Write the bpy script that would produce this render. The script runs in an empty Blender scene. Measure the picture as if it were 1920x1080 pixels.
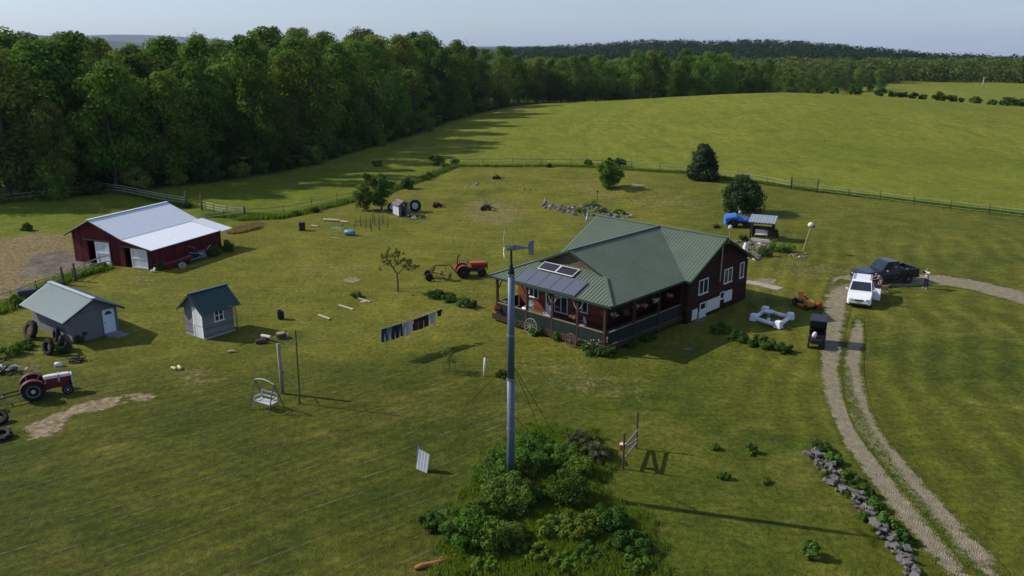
import bpy, math, random
import numpy as np
from mathutils import Vector, Matrix
R = math.radians
rnd = random.Random(7)
rng = np.random.default_rng(11)
SC = bpy.context.scene
COL = SC.collection
# ------------------------------------------------------------------ camera (drone, 19 m up, looking down 16.3 degrees)
PITCH, FPX, CAMH = R(16.3), 1560.0, 19.0
SP, CP = math.sin(PITCH), math.cos(PITCH)
cam = bpy.data.cameras.new("camera"); camo = bpy.data.objects.new("camera", cam); COL.objects.link(camo)
camo.location = (0, 0, CAMH); camo.rotation_euler = (R(90) - PITCH, 0, 0)
cam.sensor_width = 36; cam.lens = FPX / 1920 * 36; cam.clip_end = 20000; cam.clip_start = .5
SC.camera = camo

# ------------------------------------------------------------------ terrain height
def S(t):
    t = np.clip(t, 0, 1); return t * t * (3 - 2 * t)
def tz(x, y):
    x = np.asarray(x, float); y = np.asarray(y, float)
    z = 5.3 * np.exp(-((x - 85) / 58) ** 2) * S((y - 125) / 110) * (1 - S((y - 245) / 95))
    z = z - 3.2 * S((y - 262) / 100)
    z = z + .9 * np.exp(-((x - 18) / 8) ** 2 - ((y - 112) / 6) ** 2)
    z = z + 8 * np.exp(-((x - 330) / 260) ** 2 - ((y - 1150) / 300) ** 2) * S((y - 600) / 250)
    z = z + 6 * np.exp(-((x - 120) / 170) ** 2 - ((y - 1250) / 260) ** 2) * S((y - 600) / 250)
    z = z - 10 * S((x - 330) / 260) * S((y - 560) / 200) - 2 * S((y - 560) / 200)
    z = z + 6 * np.exp(-((x - 350) / 110) ** 2 - ((y - 1150) / 250) ** 2) + 4 * np.exp(-((x - 195) / 60) ** 2 - ((y - 1150) / 250) ** 2)
    z = z - 130 * S((x - 420) / 500) * S((y - 950) / 600)
    z = z + 92 * np.exp(-((x + 3120) / 840) ** 2 - ((y - 5200) / 700) ** 2)
    z = z + 132 * np.exp(-((x + 4300) / 1500) ** 2 - ((y - 9500) / 1000) ** 2)
    z = z + .06 * np.sin(x * .31 + 1.3) * np.sin(y * .27) * S((y - 60) / 60)
    return z
def gz(x, y): return float(tz(x, y))
def px(u, v, z=None):
    """ground point seen at photo pixel (u, v); with z: the point of that ray at height z"""
    rx, ry = (u - 960) / FPX, (v - 540) / FPX
    d = (rx, CP - ry * SP, -SP - ry * CP)
    if z is not None:
        t = (z - CAMH) / d[2]; return (d[0] * t, d[1] * t)
    t = 20.0
    while t < 3000:
        if CAMH + d[2] * t < gz(d[0] * t, d[1] * t): break
        t *= 1.004
    lo, hi = t / 1.004, t
    for _ in range(12):
        m = (lo + hi) / 2
        if CAMH + d[2] * m < gz(d[0] * m, d[1] * m): hi = m
        else: lo = m
    return (d[0] * hi, d[1] * hi)
def p3(u, v, dz=0.0):
    x, y = px(u, v); return (x, y, gz(x, y) + dz)

# ------------------------------------------------------------------ materials
def nn(nt, t, **kw):
    n = nt.nodes.new(t)
    for k, v in kw.items(): setattr(n, k, v)
    return n
def newmat(name):
    m = bpy.data.materials.new(name); m.use_nodes = True
    nt = m.node_tree; nt.nodes.clear()
    out = nn(nt, 'ShaderNodeOutputMaterial')
    return m, nt, out
def lk(nt, a, b): nt.links.new(a, b)
def mathn(nt, op, a, b=None, c=None, clamp=False):
    n = nn(nt, 'ShaderNodeMath', operation=op); n.use_clamp = clamp
    for i, v in enumerate((a, b, c)):
        if v is None: continue
        if isinstance(v, (int, float)): n.inputs[i].default_value = v
        else: lk(nt, v, n.inputs[i])
    return n.outputs[0]
def mixc(nt, f, a, b, mode='MIX'):
    n = nn(nt, 'ShaderNodeMix', data_type='RGBA', blend_type=mode)
    for s, v in ((n.inputs[0], f), (n.inputs[6], a), (n.inputs[7], b)):
        if isinstance(v, (int, float)): s.default_value = v
        elif isinstance(v, tuple): s.default_value = (*v, 1)
        else: lk(nt, v, s)
    return n.outputs[2]
def noise(nt, vec, scale, detail=4, rough=.55, dist=0.0):
    n = nn(nt, 'ShaderNodeTexNoise'); n.inputs['Scale'].default_value = scale
    n.inputs['Detail'].default_value = detail; n.inputs['Roughness'].default_value = rough
    n.inputs['Distortion'].default_value = dist
    lk(nt, vec, n.inputs['Vector']); return n.outputs['Fac']
def ramp01(nt, v, a, b, lo=0.0, hi=1.0):
    n = nn(nt, 'ShaderNodeMapRange'); n.inputs[1].default_value = a; n.inputs[2].default_value = b
    n.inputs[3].default_value = lo; n.inputs[4].default_value = hi; lk(nt, v, n.inputs[0]); return n.outputs[0]
def mapping(nt, vec, scale=(1, 1, 1), rot=(0, 0, 0)):
    n = nn(nt, 'ShaderNodeMapping'); n.inputs['Scale'].default_value = scale; n.inputs['Rotation'].default_value = rot
    lk(nt, vec, n.inputs['Vector']); return n.outputs[0]
def bumpn(nt, h, dist, strength=1.0):
    n = nn(nt, 'ShaderNodeBump'); n.inputs['Distance'].default_value = dist; n.inputs['Strength'].default_value = strength
    lk(nt, h, n.inputs['Height']); return n.outputs[0]
MATS = {}
def mat(name, col, rough=.7, metal=0.0, var=.25, sc=3.0, stretch=(1, 1, 1), bump=0.0, col2=None, spec=.22, boards=None, brot=0):
    """painted / worn surface: colour broken up by two noises, optional boards (axis, width)"""
    if name in MATS: return MATS[name]
    m, nt, out = newmat(name)
    b = nn(nt, 'ShaderNodeBsdfPrincipled'); lk(nt, b.outputs[0], out.inputs[0])
    tc = nn(nt, 'ShaderNodeTexCoord').outputs['Object']
    v = mapping(nt, tc, stretch)
    n1 = noise(nt, v, sc, 5); n2 = noise(nt, v, sc * 7, 3)
    c2 = col2 or tuple(c * .55 for c in col)
    f = ramp01(nt, n1, .35, .75, 0, min(1, var * 2))
    c = mixc(nt, f, col, c2)
    k = ramp01(nt, n2, .2, .8, 1 - var * .6, 1 + var * .5)
    c = mixc(nt, 1.0, c, k, 'MULTIPLY')
    hgt = n2
    if boards:
        ax, w = boards
        sx = nn(nt, 'ShaderNodeSeparateXYZ'); lk(nt, mapping(nt, tc, (1, 1, 1), (0, 0, brot)), sx.inputs[0])
        q = mathn(nt, 'DIVIDE', sx.outputs[ax], w)
        fr = mathn(nt, 'FRACT', q)
        ed = mathn(nt, 'ABSOLUTE', mathn(nt, 'SUBTRACT', fr, .5))
        gap = ramp01(nt, ed, .44, .5, 1, .35)
        wn = nn(nt, 'ShaderNodeTexWhiteNoise', noise_dimensions='1D'); lk(nt, mathn(nt, 'FLOOR', q), wn.inputs['W'])
        tone = ramp01(nt, wn.outputs['Value'], 0, 1, 1 - var, 1 + var * .6)
        c = mixc(nt, 1.0, c, mathn(nt, 'MULTIPLY', tone, gap), 'MULTIPLY')
        hgt = mathn(nt, 'ADD', mathn(nt, 'MULTIPLY', n2, .3), gap)
    lk(nt, c, b.inputs['Base Color'])
    b.inputs['Roughness'].default_value = rough; b.inputs['Metallic'].default_value = metal
    b.inputs['Specular IOR Level'].default_value = spec
    if bump: lk(nt, bumpn(nt, hgt, bump), b.inputs['Normal'])
    MATS[name] = m; return m
def glass(name='window glass'):
    if name in MATS: return MATS[name]
    m, nt, out = newmat(name); b = nn(nt, 'ShaderNodeBsdfPrincipled'); lk(nt, b.outputs[0], out.inputs[0])
    tc = nn(nt, 'ShaderNodeTexCoord').outputs['Object']
    c = mixc(nt, noise(nt, tc, 2.0), (.008, .011, .014), (.03, .04, .05))
    lk(nt, c, b.inputs['Base Color']); b.inputs['Roughness'].default_value = .06
    b.inputs['Specular IOR Level'].default_value = .6
    MATS[name] = m; return m
def leafmat(name, dark, light, trans=.38, rough=.6):
    if name in MATS: return MATS[name]
    m, nt, out = newmat(name)
    geo = nn(nt, 'ShaderNodeNewGeometry'); oi = nn(nt, 'ShaderNodeObjectInfo')
    tc = nn(nt, 'ShaderNodeTexCoord').outputs['Object']
    n1 = noise(nt, tc, .45, 2)
    f = mathn(nt, 'ADD', mathn(nt, 'MULTIPLY', geo.outputs['Random Per Island'], .45), mathn(nt, 'MULTIPLY', n1, .55), clamp=True)
    c = mixc(nt, f, dark, light)
    hsv = nn(nt, 'ShaderNodeHueSaturation')
    lk(nt, ramp01(nt, oi.outputs['Random'], 0, 1, .488, .53), hsv.inputs['Hue'])
    wn = nn(nt, 'ShaderNodeTexWhiteNoise', noise_dimensions='1D'); lk(nt, oi.outputs['Random'], wn.inputs['W'])
    lk(nt, ramp01(nt, wn.outputs['Value'], 0, 1, .7, 1.3), hsv.inputs['Value'])
    lk(nt, c, hsv.inputs['Color'])
    d = nn(nt, 'ShaderNodeBsdfPrincipled'); lk(nt, hsv.outputs[0], d.inputs['Base Color'])
    d.inputs['Roughness'].default_value = .8; d.inputs['Specular IOR Level'].default_value = .12
    t = nn(nt, 'ShaderNodeBsdfTranslucent'); lk(nt, mixc(nt, 1.0, hsv.outputs[0], (1.3, 1.2, .5), 'MULTIPLY'), t.inputs[0])
    mx = nn(nt, 'ShaderNodeMixShader'); mx.inputs[0].default_value = trans
    lk(nt, d.outputs[0], mx.inputs[1]); lk(nt, t.outputs[0], mx.inputs[2]); lk(nt, mx.outputs[0], out.inputs[0])
    MATS[name] = m; return m

# ------------------------------------------------------------------ mesh helper
class MB:
    def __init__(s): s.v, s.f = [], []
    def add(s, vs, fs):
        o = len(s.v); s.v += [tuple(p) for p in vs]; s.f += [tuple(i + o for i in f) for f in fs]; return s
    def box(s, c, d, rz=0.0, taper=1.0, jit=0.0, rx=0.0, ry=0.0):
        M = Matrix.Rotation(rz, 3, 'Z') @ Matrix.Rotation(ry, 3, 'Y') @ Matrix.Rotation(rx, 3, 'X'); c = Vector(c); vs = []
        for z in (-.5, .5):
            k = taper if z > 0 else 1
            for x, y in ((-.5, -.5), (.5, -.5), (.5, .5), (-.5, .5)):
                j = Vector((rnd.uniform(-jit, jit), rnd.uniform(-jit, jit), rnd.uniform(-jit, jit))) if jit else Vector()
                vs.append(c + M @ (Vector((x * d[0] * k, y * d[1] * k, z * d[2])) + j))
        return s.add(vs, [(0, 3, 2, 1), (4, 5, 6, 7), (0, 1, 5, 4), (1, 2, 6, 5), (2, 3, 7, 6), (3, 0, 4, 7)])
    def bb(s, x0, x1, y0, y1, z0, z1): return s.box(((x0 + x1) / 2, (y0 + y1) / 2, (z0 + z1) / 2), (x1 - x0, y1 - y0, z1 - z0))
    def beam(s, p, q, w, h, up=(0, 0, 1)):
        p, q = Vector(p), Vector(q); d = (q - p).normalized(); u = Vector(up)
        if abs(d.dot(u)) > .97: u = Vector((1, 0, 0))
        a = d.cross(u).normalized() * w / 2; b = a.cross(d).normalized() * h / 2
        vs = [p - a - b, p + a - b, p + a + b, p - a + b, q - a - b, q + a - b, q + a + b, q - a + b]
        return s.add(vs, [(0, 1, 2, 3), (7, 6, 5, 4), (0, 4, 5, 1), (1, 5, 6, 2), (2, 6, 7, 3), (3, 7, 4, 0)])
    def tube(s, pts, r, n=8, cap=True):
        pts = [Vector(p) for p in pts]; m = len(pts); rs = r if isinstance(r, (list, tuple)) else [r] * m
        vs, fs = [], []; ref = None
        for i, p in enumerate(pts):
            d = (pts[min(i + 1, m - 1)] - pts[max(i - 1, 0)]).normalized()
            if ref is None: ref = Vector((1, 0, 0)) if abs(d.x) < .9 else Vector((0, 1, 0))
            a = d.cross(ref).normalized(); b = d.cross(a)
            if b.length > 0: ref = -b
            ref = (a.cross(d)).normalized()
            for k in range(n):
                t = 2 * math.pi * k / n; vs.append(p + (a * math.cos(t) + ref * math.sin(t)) * rs[i])
        for i in range(m - 1):
            for k in range(n):
                k2 = (k + 1) % n; fs.append((i * n + k, i * n + k2, (i + 1) * n + k2, (i + 1) * n + k))
        if cap: fs += [tuple(range(n))[::-1], tuple((m - 1) * n + k for k in range(n))]
        return s.add(vs, fs)
    def lathe(s, c, axis, prof, n=16, loop=False):
        """prof: list of (radius, offset along axis); closed at both ends"""
        c, ax = Vector(c), Vector(axis).normalized(); ref = Vector((0, 0, 1)) if abs(ax.z) < .9 else Vector((1, 0, 0))
        a = ax.cross(ref).normalized(); b = ax.cross(a); vs, fs = [], []
        for r, o in prof:
            for k in range(n):
                t = 2 * math.pi * k / n; vs.append(c + ax * o + (a * math.cos(t) + b * math.sin(t)) * max(r, 1e-4))
        for i in range(len(prof) - 1):
            for k in range(n):
                k2 = (k + 1) % n; fs.append((i * n + k, i * n + k2, (i + 1) * n + k2, (i + 1) * n + k))
        if loop: fs += [((len(prof) - 1) * n + k, (len(prof) - 1) * n + (k + 1) % n, (k + 1) % n, k) for k in range(n)]
        else: fs += [tuple(range(n))[::-1], tuple((len(prof) - 1) * n + k for k in range(n))]
        return s.add(vs, fs)
    def loft(s, rings):
        n = len(rings[0]); vs = [p for r in rings for p in r]; fs = []
        for i in range(len(rings) - 1):
            for k in range(n):
                k2 = (k + 1) % n; fs.append((i * n + k, i * n + k2, (i + 1) * n + k2, (i + 1) * n + k))
        fs += [tuple(range(n))[::-1], tuple((len(rings) - 1) * n + k for k in range(n))]
        return s.add(vs, fs)
    def poly(s, pts, th=0.0):
        """flat polygon, given a thickness below its own normal"""
        pts = [Vector(p) for p in pts]; n = len(pts)
        if not th: return s.add(pts, [tuple(range(n))])
        nv = Vector((0, 0, 0))
        for i in range(n): nv += (pts[i] - pts[0]).cross(pts[(i + 1) % n] - pts[0])
        nv.normalize(); lo = [p - nv * th for p in pts]
        fs = [tuple(range(n)), tuple(range(n, 2 * n))[::-1]] + [(i, i + n, (i + 1) % n + n, (i + 1) % n) for i in range(n)]
        return s.add(pts + lo, fs)
    def roof(s, pts, th=.06, rib=None, w=.045, h=.03, along=None):
        """roof slope polygon with raised ribs every `rib` metres, running along direction `along` (down the slope)"""
        pts = [Vector(p) for p in pts]
        nv = Vector((0, 0, 0))
        for i in range(len(pts)): nv += (pts[i] - pts[0]).cross(pts[(i + 1) % len(pts)] - pts[0])
        if nv.z < 0: pts = pts[::-1]; nv = -nv
        nv.normalize(); s.poly(pts, th)
        if not rib: return s
        dn = Vector(along) if along else Vector((nv.x, nv.y, 0))
        dn = (dn - nv * dn.dot(nv)).normalized(); ac = nv.cross(dn)
        t = [p.dot(ac) for p in pts]; k = math.ceil(min(t) / rib)
        while k * rib < max(t):
            q, hit = k * rib, []
            for i in range(len(pts)):
                a, b = pts[i], pts[(i + 1) % len(pts)]; ta, tb = a.dot(ac), b.dot(ac)
                if (ta - q) * (tb - q) < 0: hit.append(a + (b - a) * ((q - ta) / (tb - ta)))
            if len(hit) == 2 and (hit[0] - hit[1]).length > .1: s.beam(hit[0] + nv * .01, hit[1] + nv * .01, w, h + .02, up=nv)
            k += 1
        return s
    def rock(s, c, d, seg=7):
        vs, fs = [], []; j = [[rnd.uniform(.75, 1.12) for _ in range(seg)] for _ in range(3)]; a0 = rnd.uniform(0, 6)
        for i, (zz, rr) in enumerate(((-.3, .85), (.25, 1.0), (.75, .62))):
            for k in range(seg):
                t = a0 + 2 * math.pi * k / seg; vs.append((c[0] + d[0] / 2 * rr * j[i][k] * math.cos(t), c[1] + d[1] / 2 * rr * j[i][k] * math.sin(t), c[2] + d[2] * zz * rnd.uniform(.85, 1.1)))
        for i in range(2):
            for k in range(seg): k2 = (k + 1) % seg; fs.append((i * seg + k, i * seg + k2, (i + 1) * seg + k2, (i + 1) * seg + k))
        fs += [tuple(range(seg))[::-1], tuple(2 * seg + k for k in range(seg))]
        return s.add(vs, fs)
    def mesh(s, name, m, smooth=False, bevel=0):
        me = bpy.data.meshes.new(name); me.from_pydata(s.v, [], s.f); me.update()
        if m: me.materials.append(m)
        if smooth: me.shade_smooth()
        return me
    def obj(s, name, m, parent=None, smooth=False, loc=None, rz=None, bevel=0, label=None):
        o = bpy.data.objects.new(name, s.mesh(name, m, smooth)); COL.objects.link(o)
        if parent is not None: o.parent = parent
        if loc: o.location = loc
        if rz is not None: o.rotation_euler = (0, 0, rz)
        if bevel:
            b = o.modifiers.new('bevel', 'BEVEL'); b.width = bevel; b.segments = 2; b.limit_method = 'ANGLE'
        if label: o['label'] = label
        return o
def tag(o, label, cat, group=None, kind=None):
    o['label'] = label; o['category'] = cat
    if group: o['group'] = group
    if kind: o['kind'] = kind
    return o
def thing(name, label, cat, loc=(0, 0, 0), rz=0.0, group=None):
    o = bpy.data.objects.new(name, None); COL.objects.link(o); o.location = loc; o.rotation_euler = (0, 0, rz)
    o.empty_display_size = .2
    return tag(o, label, cat, group)
def setting(o): o['kind'] = 'structure'; return o
def meobj(name, me, parent=None, loc=None):
    o = bpy.data.objects.new(name, me); COL.objects.link(o)
    if parent is not None: o.parent = parent
    if loc: o.location = loc
    return o
def copy_tree(o, parent=None):
    c = o.copy(); COL.objects.link(c)
    if parent is not None: c.parent = parent
    for ch in list(o.children): copy_tree(ch, c)
    return c
def npmesh(name, V, F, m, smooth=False):
    """V (n,3), F (k,4) or (k,3) arrays"""
    me = bpy.data.meshes.new(name); k, w = F.shape
    me.vertices.add(len(V)); me.vertices.foreach_set('co', np.ascontiguousarray(V, np.float32).ravel())
    me.loops.add(k * w); me.loops.foreach_set('vertex_index', np.ascontiguousarray(F, np.int32).ravel())
    me.polygons.add(k); me.polygons.foreach_set('loop_start', np.arange(0, k * w, w, dtype=np.int32))
    me.polygons.foreach_set('loop_total', np.full(k, w, np.int32))
    me.update(calc_edges=True); me.validate()
    if m: me.materials.append(m)
    if smooth: me.shade_smooth()
    return me
# ------------------------------------------------------------------ light and sky
SUN_EL = R(35.5); SUN_DIR = Vector((-.965 * math.cos(SUN_EL), .262 * math.cos(SUN_EL), math.sin(SUN_EL))).normalized()
sun = bpy.data.lights.new("sun", 'SUN'); sun.energy = 4.8; sun.angle = R(.53); sun.color = (1, .93, .82)
suno = bpy.data.objects.new("sun", sun); COL.objects.link(suno); suno.rotation_euler = SUN_DIR.to_track_quat('Z', 'Y').to_euler()
suno.location = (-60, 20, 60)
W = bpy.data.worlds.new("World"); SC.world = W; W.use_nodes = True
wn = W.node_tree; wn.nodes.clear()
wo = nn(wn, 'ShaderNodeOutputWorld'); bg = nn(wn, 'ShaderNodeBackground'); lk(wn, bg.outputs[0], wo.inputs[0])
sky = nn(wn, 'ShaderNodeTexSky', sky_type='NISHITA'); sky.sun_disc = False; sky.sun_elevation = SUN_EL
sky.sun_rotation = math.atan2(SUN_DIR.x, SUN_DIR.y)
sky.altitude = 500; sky.air_density = 1.0; sky.dust_density = 1.0; sky.ozone_density = 1.6
# thin, barely visible cirrus veil over the sky
wtc = nn(wn, 'ShaderNodeTexCoord').outputs['Generated']
wnz = noise(wn, mapping(wn, wtc, (2.2, 2.2, 9)), 1.6, 6, .55, .4)
veil = ramp01(wn, wnz, .32, .70, .16, .50)
skyc = mixc(wn, veil, sky.outputs[0], (6.3, 6.5, 6.5))
skyc = mixc(wn, 1.0, skyc, (.90, 1.03, 1.30), 'MULTIPLY')
lk(wn, skyc, bg.inputs[0]); bg.inputs[1].default_value = .090
SC.view_settings.view_transform = 'Standard'; SC.view_settings.look = 'None'; SC.view_settings.gamma = 1
SC.view_settings.exposure = .13; SC.view_settings.use_curve_mapping = False
SC.cycles.max_bounces = 6; SC.cycles.transparent_max_bounces = 8; SC.cycles.volume_bounces = 0
SC.cycles.diffuse_bounces = 3; SC.cycles.glossy_bounces = 2; SC.cycles.transmission_bounces = 3

# ------------------------------------------------------------------ ground
def wpoly(pts): return np.array([px(u, v) for u, v in pts])
def sdist(P, X, Y):
    """signed distance to polygon (negative inside)"""
    d = np.full(X.shape, 1e9); ins = np.zeros(X.shape, bool); n = len(P)
    for i in range(n):
        a, b = P[i], P[(i + 1) % n]; e = b - a; L = max(e @ e, 1e-9)
        t = np.clip(((X - a[0]) * e[0] + (Y - a[1]) * e[1]) / L, 0, 1)
        d = np.minimum(d, np.hypot(X - a[0] - t * e[0], Y - a[1] - t * e[1]))
        c = ((a[1] > Y) != (b[1] > Y))
        with np.errstate(divide='ignore', invalid='ignore'):
            c &= X < (b[0] - a[0]) * (Y - a[1]) / (b[1] - a[1]) + a[0]
        ins ^= c
    return np.where(ins, -d, d)
def m_in(P, X, Y, w): return 1 - S((sdist(P, X, Y) + w) / (2 * w))
def pline(P, X, Y):
    d = np.full(X.shape, 1e9)
    for a, b in zip(P[:-1], P[1:]):
        a, b = np.array(a), np.array(b); e = b - a; t = np.clip(((X - a[0]) * e[0] + (Y - a[1]) * e[1]) / max(e @ e, 1e-9), 0, 1)
        d = np.minimum(d, np.hypot(X - a[0] - t * e[0], Y - a[1] - t * e[1]))
    return d
def geo_out(a, step, end, g=1.12):
    r = [a]
    while abs(r[-1]) < abs(end): step *= g; r.append(r[-1] + step)
    return r[1:]
xs = np.array(geo_out(-75, -.45, -12500, 1.07)[::-1] + list(np.arange(-75, 46, .42)) + geo_out(46, .45, 12500, 1.09))
ys = np.array(geo_out(22, -.6, -7000, 1.25)[::-1] + list(np.arange(22, 112, .42)) + list(np.arange(112, 350, 2.2)) + geo_out(350, 2.4, 12500, 1.055))
GX, GY = np.meshgrid(xs, ys); GZ = tz(GX, GY)
nx, ny = len(xs), len(ys)
idx = np.arange(nx * ny).reshape(ny, nx)
F = np.stack([idx[:-1, :-1], idx[:-1, 1:], idx[1:, 1:], idx[1:, :-1]], -1).reshape(-1, 4)

def grass_nodes(nt, use_attr=True):
    tc = nn(nt, 'ShaderNodeTexCoord').outputs['Object']
    def att(n): a = nn(nt, 'ShaderNodeAttribute'); a.attribute_name = n; return a.outputs['Fac']
    big = noise(nt, tc, .075, 3, .5, .6); mid = noise(nt, tc, .45, 5, .6, .4); fine = noise(nt, tc, 3.2, 5, .62); vf = noise(nt, tc, 13, 4, .65)
    g1, g2, g3, g4 = (.045, .069, .0068), (.091, .099, .0105), (.165, .150, .028), (.030, .056, .006)
    c = mixc(nt, ramp01(nt, big, .38, .62), g1, g2)
    c = mixc(nt, ramp01(nt, mid, .42, .75, 0, .85), c, g2)
    c = mixc(nt, ramp01(nt, noise(nt, tc, .9, 5, .65, .5), .58, .8, 0, .55), c, g4)
    dry = mathn(nt, 'MULTIPLY', ramp01(nt, noise(nt, tc, .23, 5, .62, .8), .50, .72), .75)
    c = mixc(nt, dry, c, g3)
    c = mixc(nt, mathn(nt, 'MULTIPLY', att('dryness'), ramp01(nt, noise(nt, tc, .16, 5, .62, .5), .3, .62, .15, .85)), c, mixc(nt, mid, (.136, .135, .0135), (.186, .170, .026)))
    # mowing swathes: faint bands with thin pale lines of clippings
    sx = nn(nt, 'ShaderNodeSeparateXYZ'); lk(nt, tc, sx.inputs[0])
    wob = noise(nt, tc, .055, 1)
    q = mathn(nt, 'ADD', mathn(nt, 'ADD', mathn(nt, 'MULTIPLY', sx.outputs[0], -.646), mathn(nt, 'MULTIPLY', sx.outputs[1], .763)), mathn(nt, 'MULTIPLY', wob, 3.0))
    fr = mathn(nt, 'FRACT', mathn(nt, 'DIVIDE', q, 1.12))
    line = ramp01(nt, mathn(nt, 'ABSOLUTE', mathn(nt, 'SUBTRACT', fr, .5)), 0, .085, 1, 0)
    band = ramp01(nt, mathn(nt, 'ABSOLUTE', mathn(nt, 'SUBTRACT', fr, .5)), .1, .5, -.5, .5)
    q2 = mathn(nt, 'ADD', mathn(nt, 'ADD', mathn(nt, 'MULTIPLY', sx.outputs[0], .93), mathn(nt, 'MULTIPLY', sx.outputs[1], -.36)), mathn(nt, 'MULTIPLY', noise(nt, tc, .05, 2), 9))
    fr2 = mathn(nt, 'FRACT', mathn(nt, 'DIVIDE', q2, 1.9))
    band2 = ramp01(nt, mathn(nt, 'ABSOLUTE', mathn(nt, 'SUBTRACT', fr2, .5)), .1, .5, -.5, .5)
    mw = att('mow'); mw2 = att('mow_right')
    brk = ramp01(nt, noise(nt, tc, .55, 4, .6), .42, .66)
    line = mathn(nt, 'MULTIPLY', mathn(nt, 'MULTIPLY', line, brk), mw)
    c = mixc(nt, mathn(nt, 'MULTIPLY', line, .82), c, (.20, .185, .075))
    k = mathn(nt, 'ADD', 1.0, mathn(nt, 'ADD', mathn(nt, 'MULTIPLY', mathn(nt, 'MULTIPLY', band, mw), .30), mathn(nt, 'MULTIPLY', mathn(nt, 'MULTIPLY', band2, mw2), .32)))
    c = mixc(nt, 1.0, c, k, 'MULTIPLY')
    c = mixc(nt, 1.0, c, ramp01(nt, mw, 0, 1, 1, .80), 'MULTIPLY')  # left foreground darkened: lusher grass, and lens vignette put into the colour
    # hay field and pasture
    st = mapping(nt, tc, (.42, .10, 1), (0, 0, R(38)))
    hn = noise(nt, st, 1.1, 6, .72, .7); hb = noise(nt, tc, .022, 4, .55, .5)
    h = mixc(nt, ramp01(nt, hn, .34, .66), (.104, .130, .0115), (.194, .196, .021))
    h = mixc(nt, ramp01(nt, hb, .46, .66, 0, .7), h, (.116, .140, .011))
    h = mixc(nt, ramp01(nt, noise(nt, tc, .09, 5, .65, .3), .52, .70, 0, .65), h, (.090, .108, .010))
    c = mixc(nt, att('hay'), c, h)
    pst = mixc(nt, ramp01(nt, mid, .3, .7), (.082, .120, .009), (.140, .152, .013))
    pst = mixc(nt, ramp01(nt, noise(nt, tc, 1.1, 4, .6), .56, .72, 0, .6), pst, (.04, .062, .012))
    c = mixc(nt, att('pasture'), c, pst)
    c = mixc(nt, mathn(nt, 'MULTIPLY', att('lush'), ramp01(nt, mid, .2, .6, .4, 1)), c, (.036, .070, .011))
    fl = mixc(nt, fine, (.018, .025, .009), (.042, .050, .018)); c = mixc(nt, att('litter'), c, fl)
    # straw, then bare soil; their outlines are broken up by noise
    nsum = mathn(nt, 'ADD', mathn(nt, 'MULTIPLY', noise(nt, tc, .8, 6, .65), .62), mathn(nt, 'MULTIPLY', noise(nt, tc, 3.5, 4, .6), .38))
    def cut(a, w=.10):
        v = mathn(nt, 'ADD', att(a), mathn(nt, 'MULTIPLY', mathn(nt, 'SUBTRACT', nsum, .5), 2.0)); return ramp01(nt, v, .5 - w, .5 + w)
    c = mixc(nt, mathn(nt, 'MULTIPLY', cut('straw', .22), .9), c, mixc(nt, ramp01(nt, fine, .3, .7), (.120, .090, .042), (.255, .190, .098)))
    c = mixc(nt, cut('soil'), c, mixc(nt, ramp01(nt, fine, .3, .7), (.17, .128, .075), (.30, .235, .145)))
    c = mixc(nt, cut('mud', .2), c, mixc(nt, ramp01(nt, mid, .3, .7), (.085, .070, .055), (.19, .16, .125)))
    mot = ramp01(nt, noise(nt, mapping(nt, tc, (1, 1, 1), (0, 0, .7)), .62, 6, .68, .9), .3, .7, .80, 1.17)
    mot2 = ramp01(nt, noise(nt, mapping(nt, tc, (.28, 1.1, 1), (0, 0, -.35)), 1.3, 5, .66, .5), .3, .7, .84, 1.15)
    f2 = mathn(nt, 'MULTIPLY', mathn(nt, 'MULTIPLY', mot, mot2), mathn(nt, 'MULTIPLY', ramp01(nt, fine, .25, .75, .52, 1.46), ramp01(nt, vf, .25, .75, .60, 1.40)))
    c = mixc(nt, 1.0, c, f2, 'MULTIPLY')
    hgt = mathn(nt, 'ADD', mathn(nt, 'MULTIPLY', fine, .6), mathn(nt, 'MULTIPLY', vf, .4))
    return tc, c, hgt, att
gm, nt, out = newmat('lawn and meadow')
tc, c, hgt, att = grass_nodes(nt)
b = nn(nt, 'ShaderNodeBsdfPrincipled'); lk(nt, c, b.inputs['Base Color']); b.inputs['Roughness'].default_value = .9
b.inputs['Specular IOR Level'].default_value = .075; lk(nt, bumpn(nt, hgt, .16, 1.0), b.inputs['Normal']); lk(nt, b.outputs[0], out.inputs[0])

HAYP = np.vstack([wpoly([(560, 318), (850, 307), (1060, 308), (1290, 321), (1480, 352), (1700, 378), (1920, 405)]), [[90, 86], [400, 60], [700, 480], [250, 560], [60, 480], [-40, 330], [-75, 230]]])
PASTP = wpoly([(-260, 420), (0, 385), (200, 358), (350, 350), (600, 318), (850, 307), (650, 380), (535, 406), (440, 440), (330, 420), (130, 440), (-200, 470)])
STRAWP = wpoly([(-300, 475), (0, 452), (60, 436), (128, 440), (150, 480), (200, 492), (150, 508), (60, 535), (0, 560), (-300, 640)])
MUDP = wpoly([(60, 478), (120, 470), (165, 486), (225, 482), (190, 497), (120, 512), (40, 520)])
FORESTP = np.array([(-400, 96), (-63, 103), (-50, 112), (-36, 128), (-30, 150), (-21, 185), (-10, 240), (8, 280), (60, 300), (118, 306), (110, 345), (0, 345), (-400, 345)], float)
SOILS = [([(100, 815), (60, 825), (50, 800), (100, 775), (150, 762), (120, 795)], 1.0), ([(110, 775), (155, 755), (190, 748), (222, 742), (220, 760), (175, 772)], 1.0),
         ([(222, 745), (260, 735), (293, 742), (280, 755), (240, 752), (262, 742)], .9), ([(632, 524), (655, 519), (680, 523), (660, 530)], .9),
         ([(1425, 520), (1460, 522), (1450, 535), (1400, 530)], .75), ([(1185, 345), (1205, 346), (1203, 352), (1180, 350)], .9)]
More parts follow.
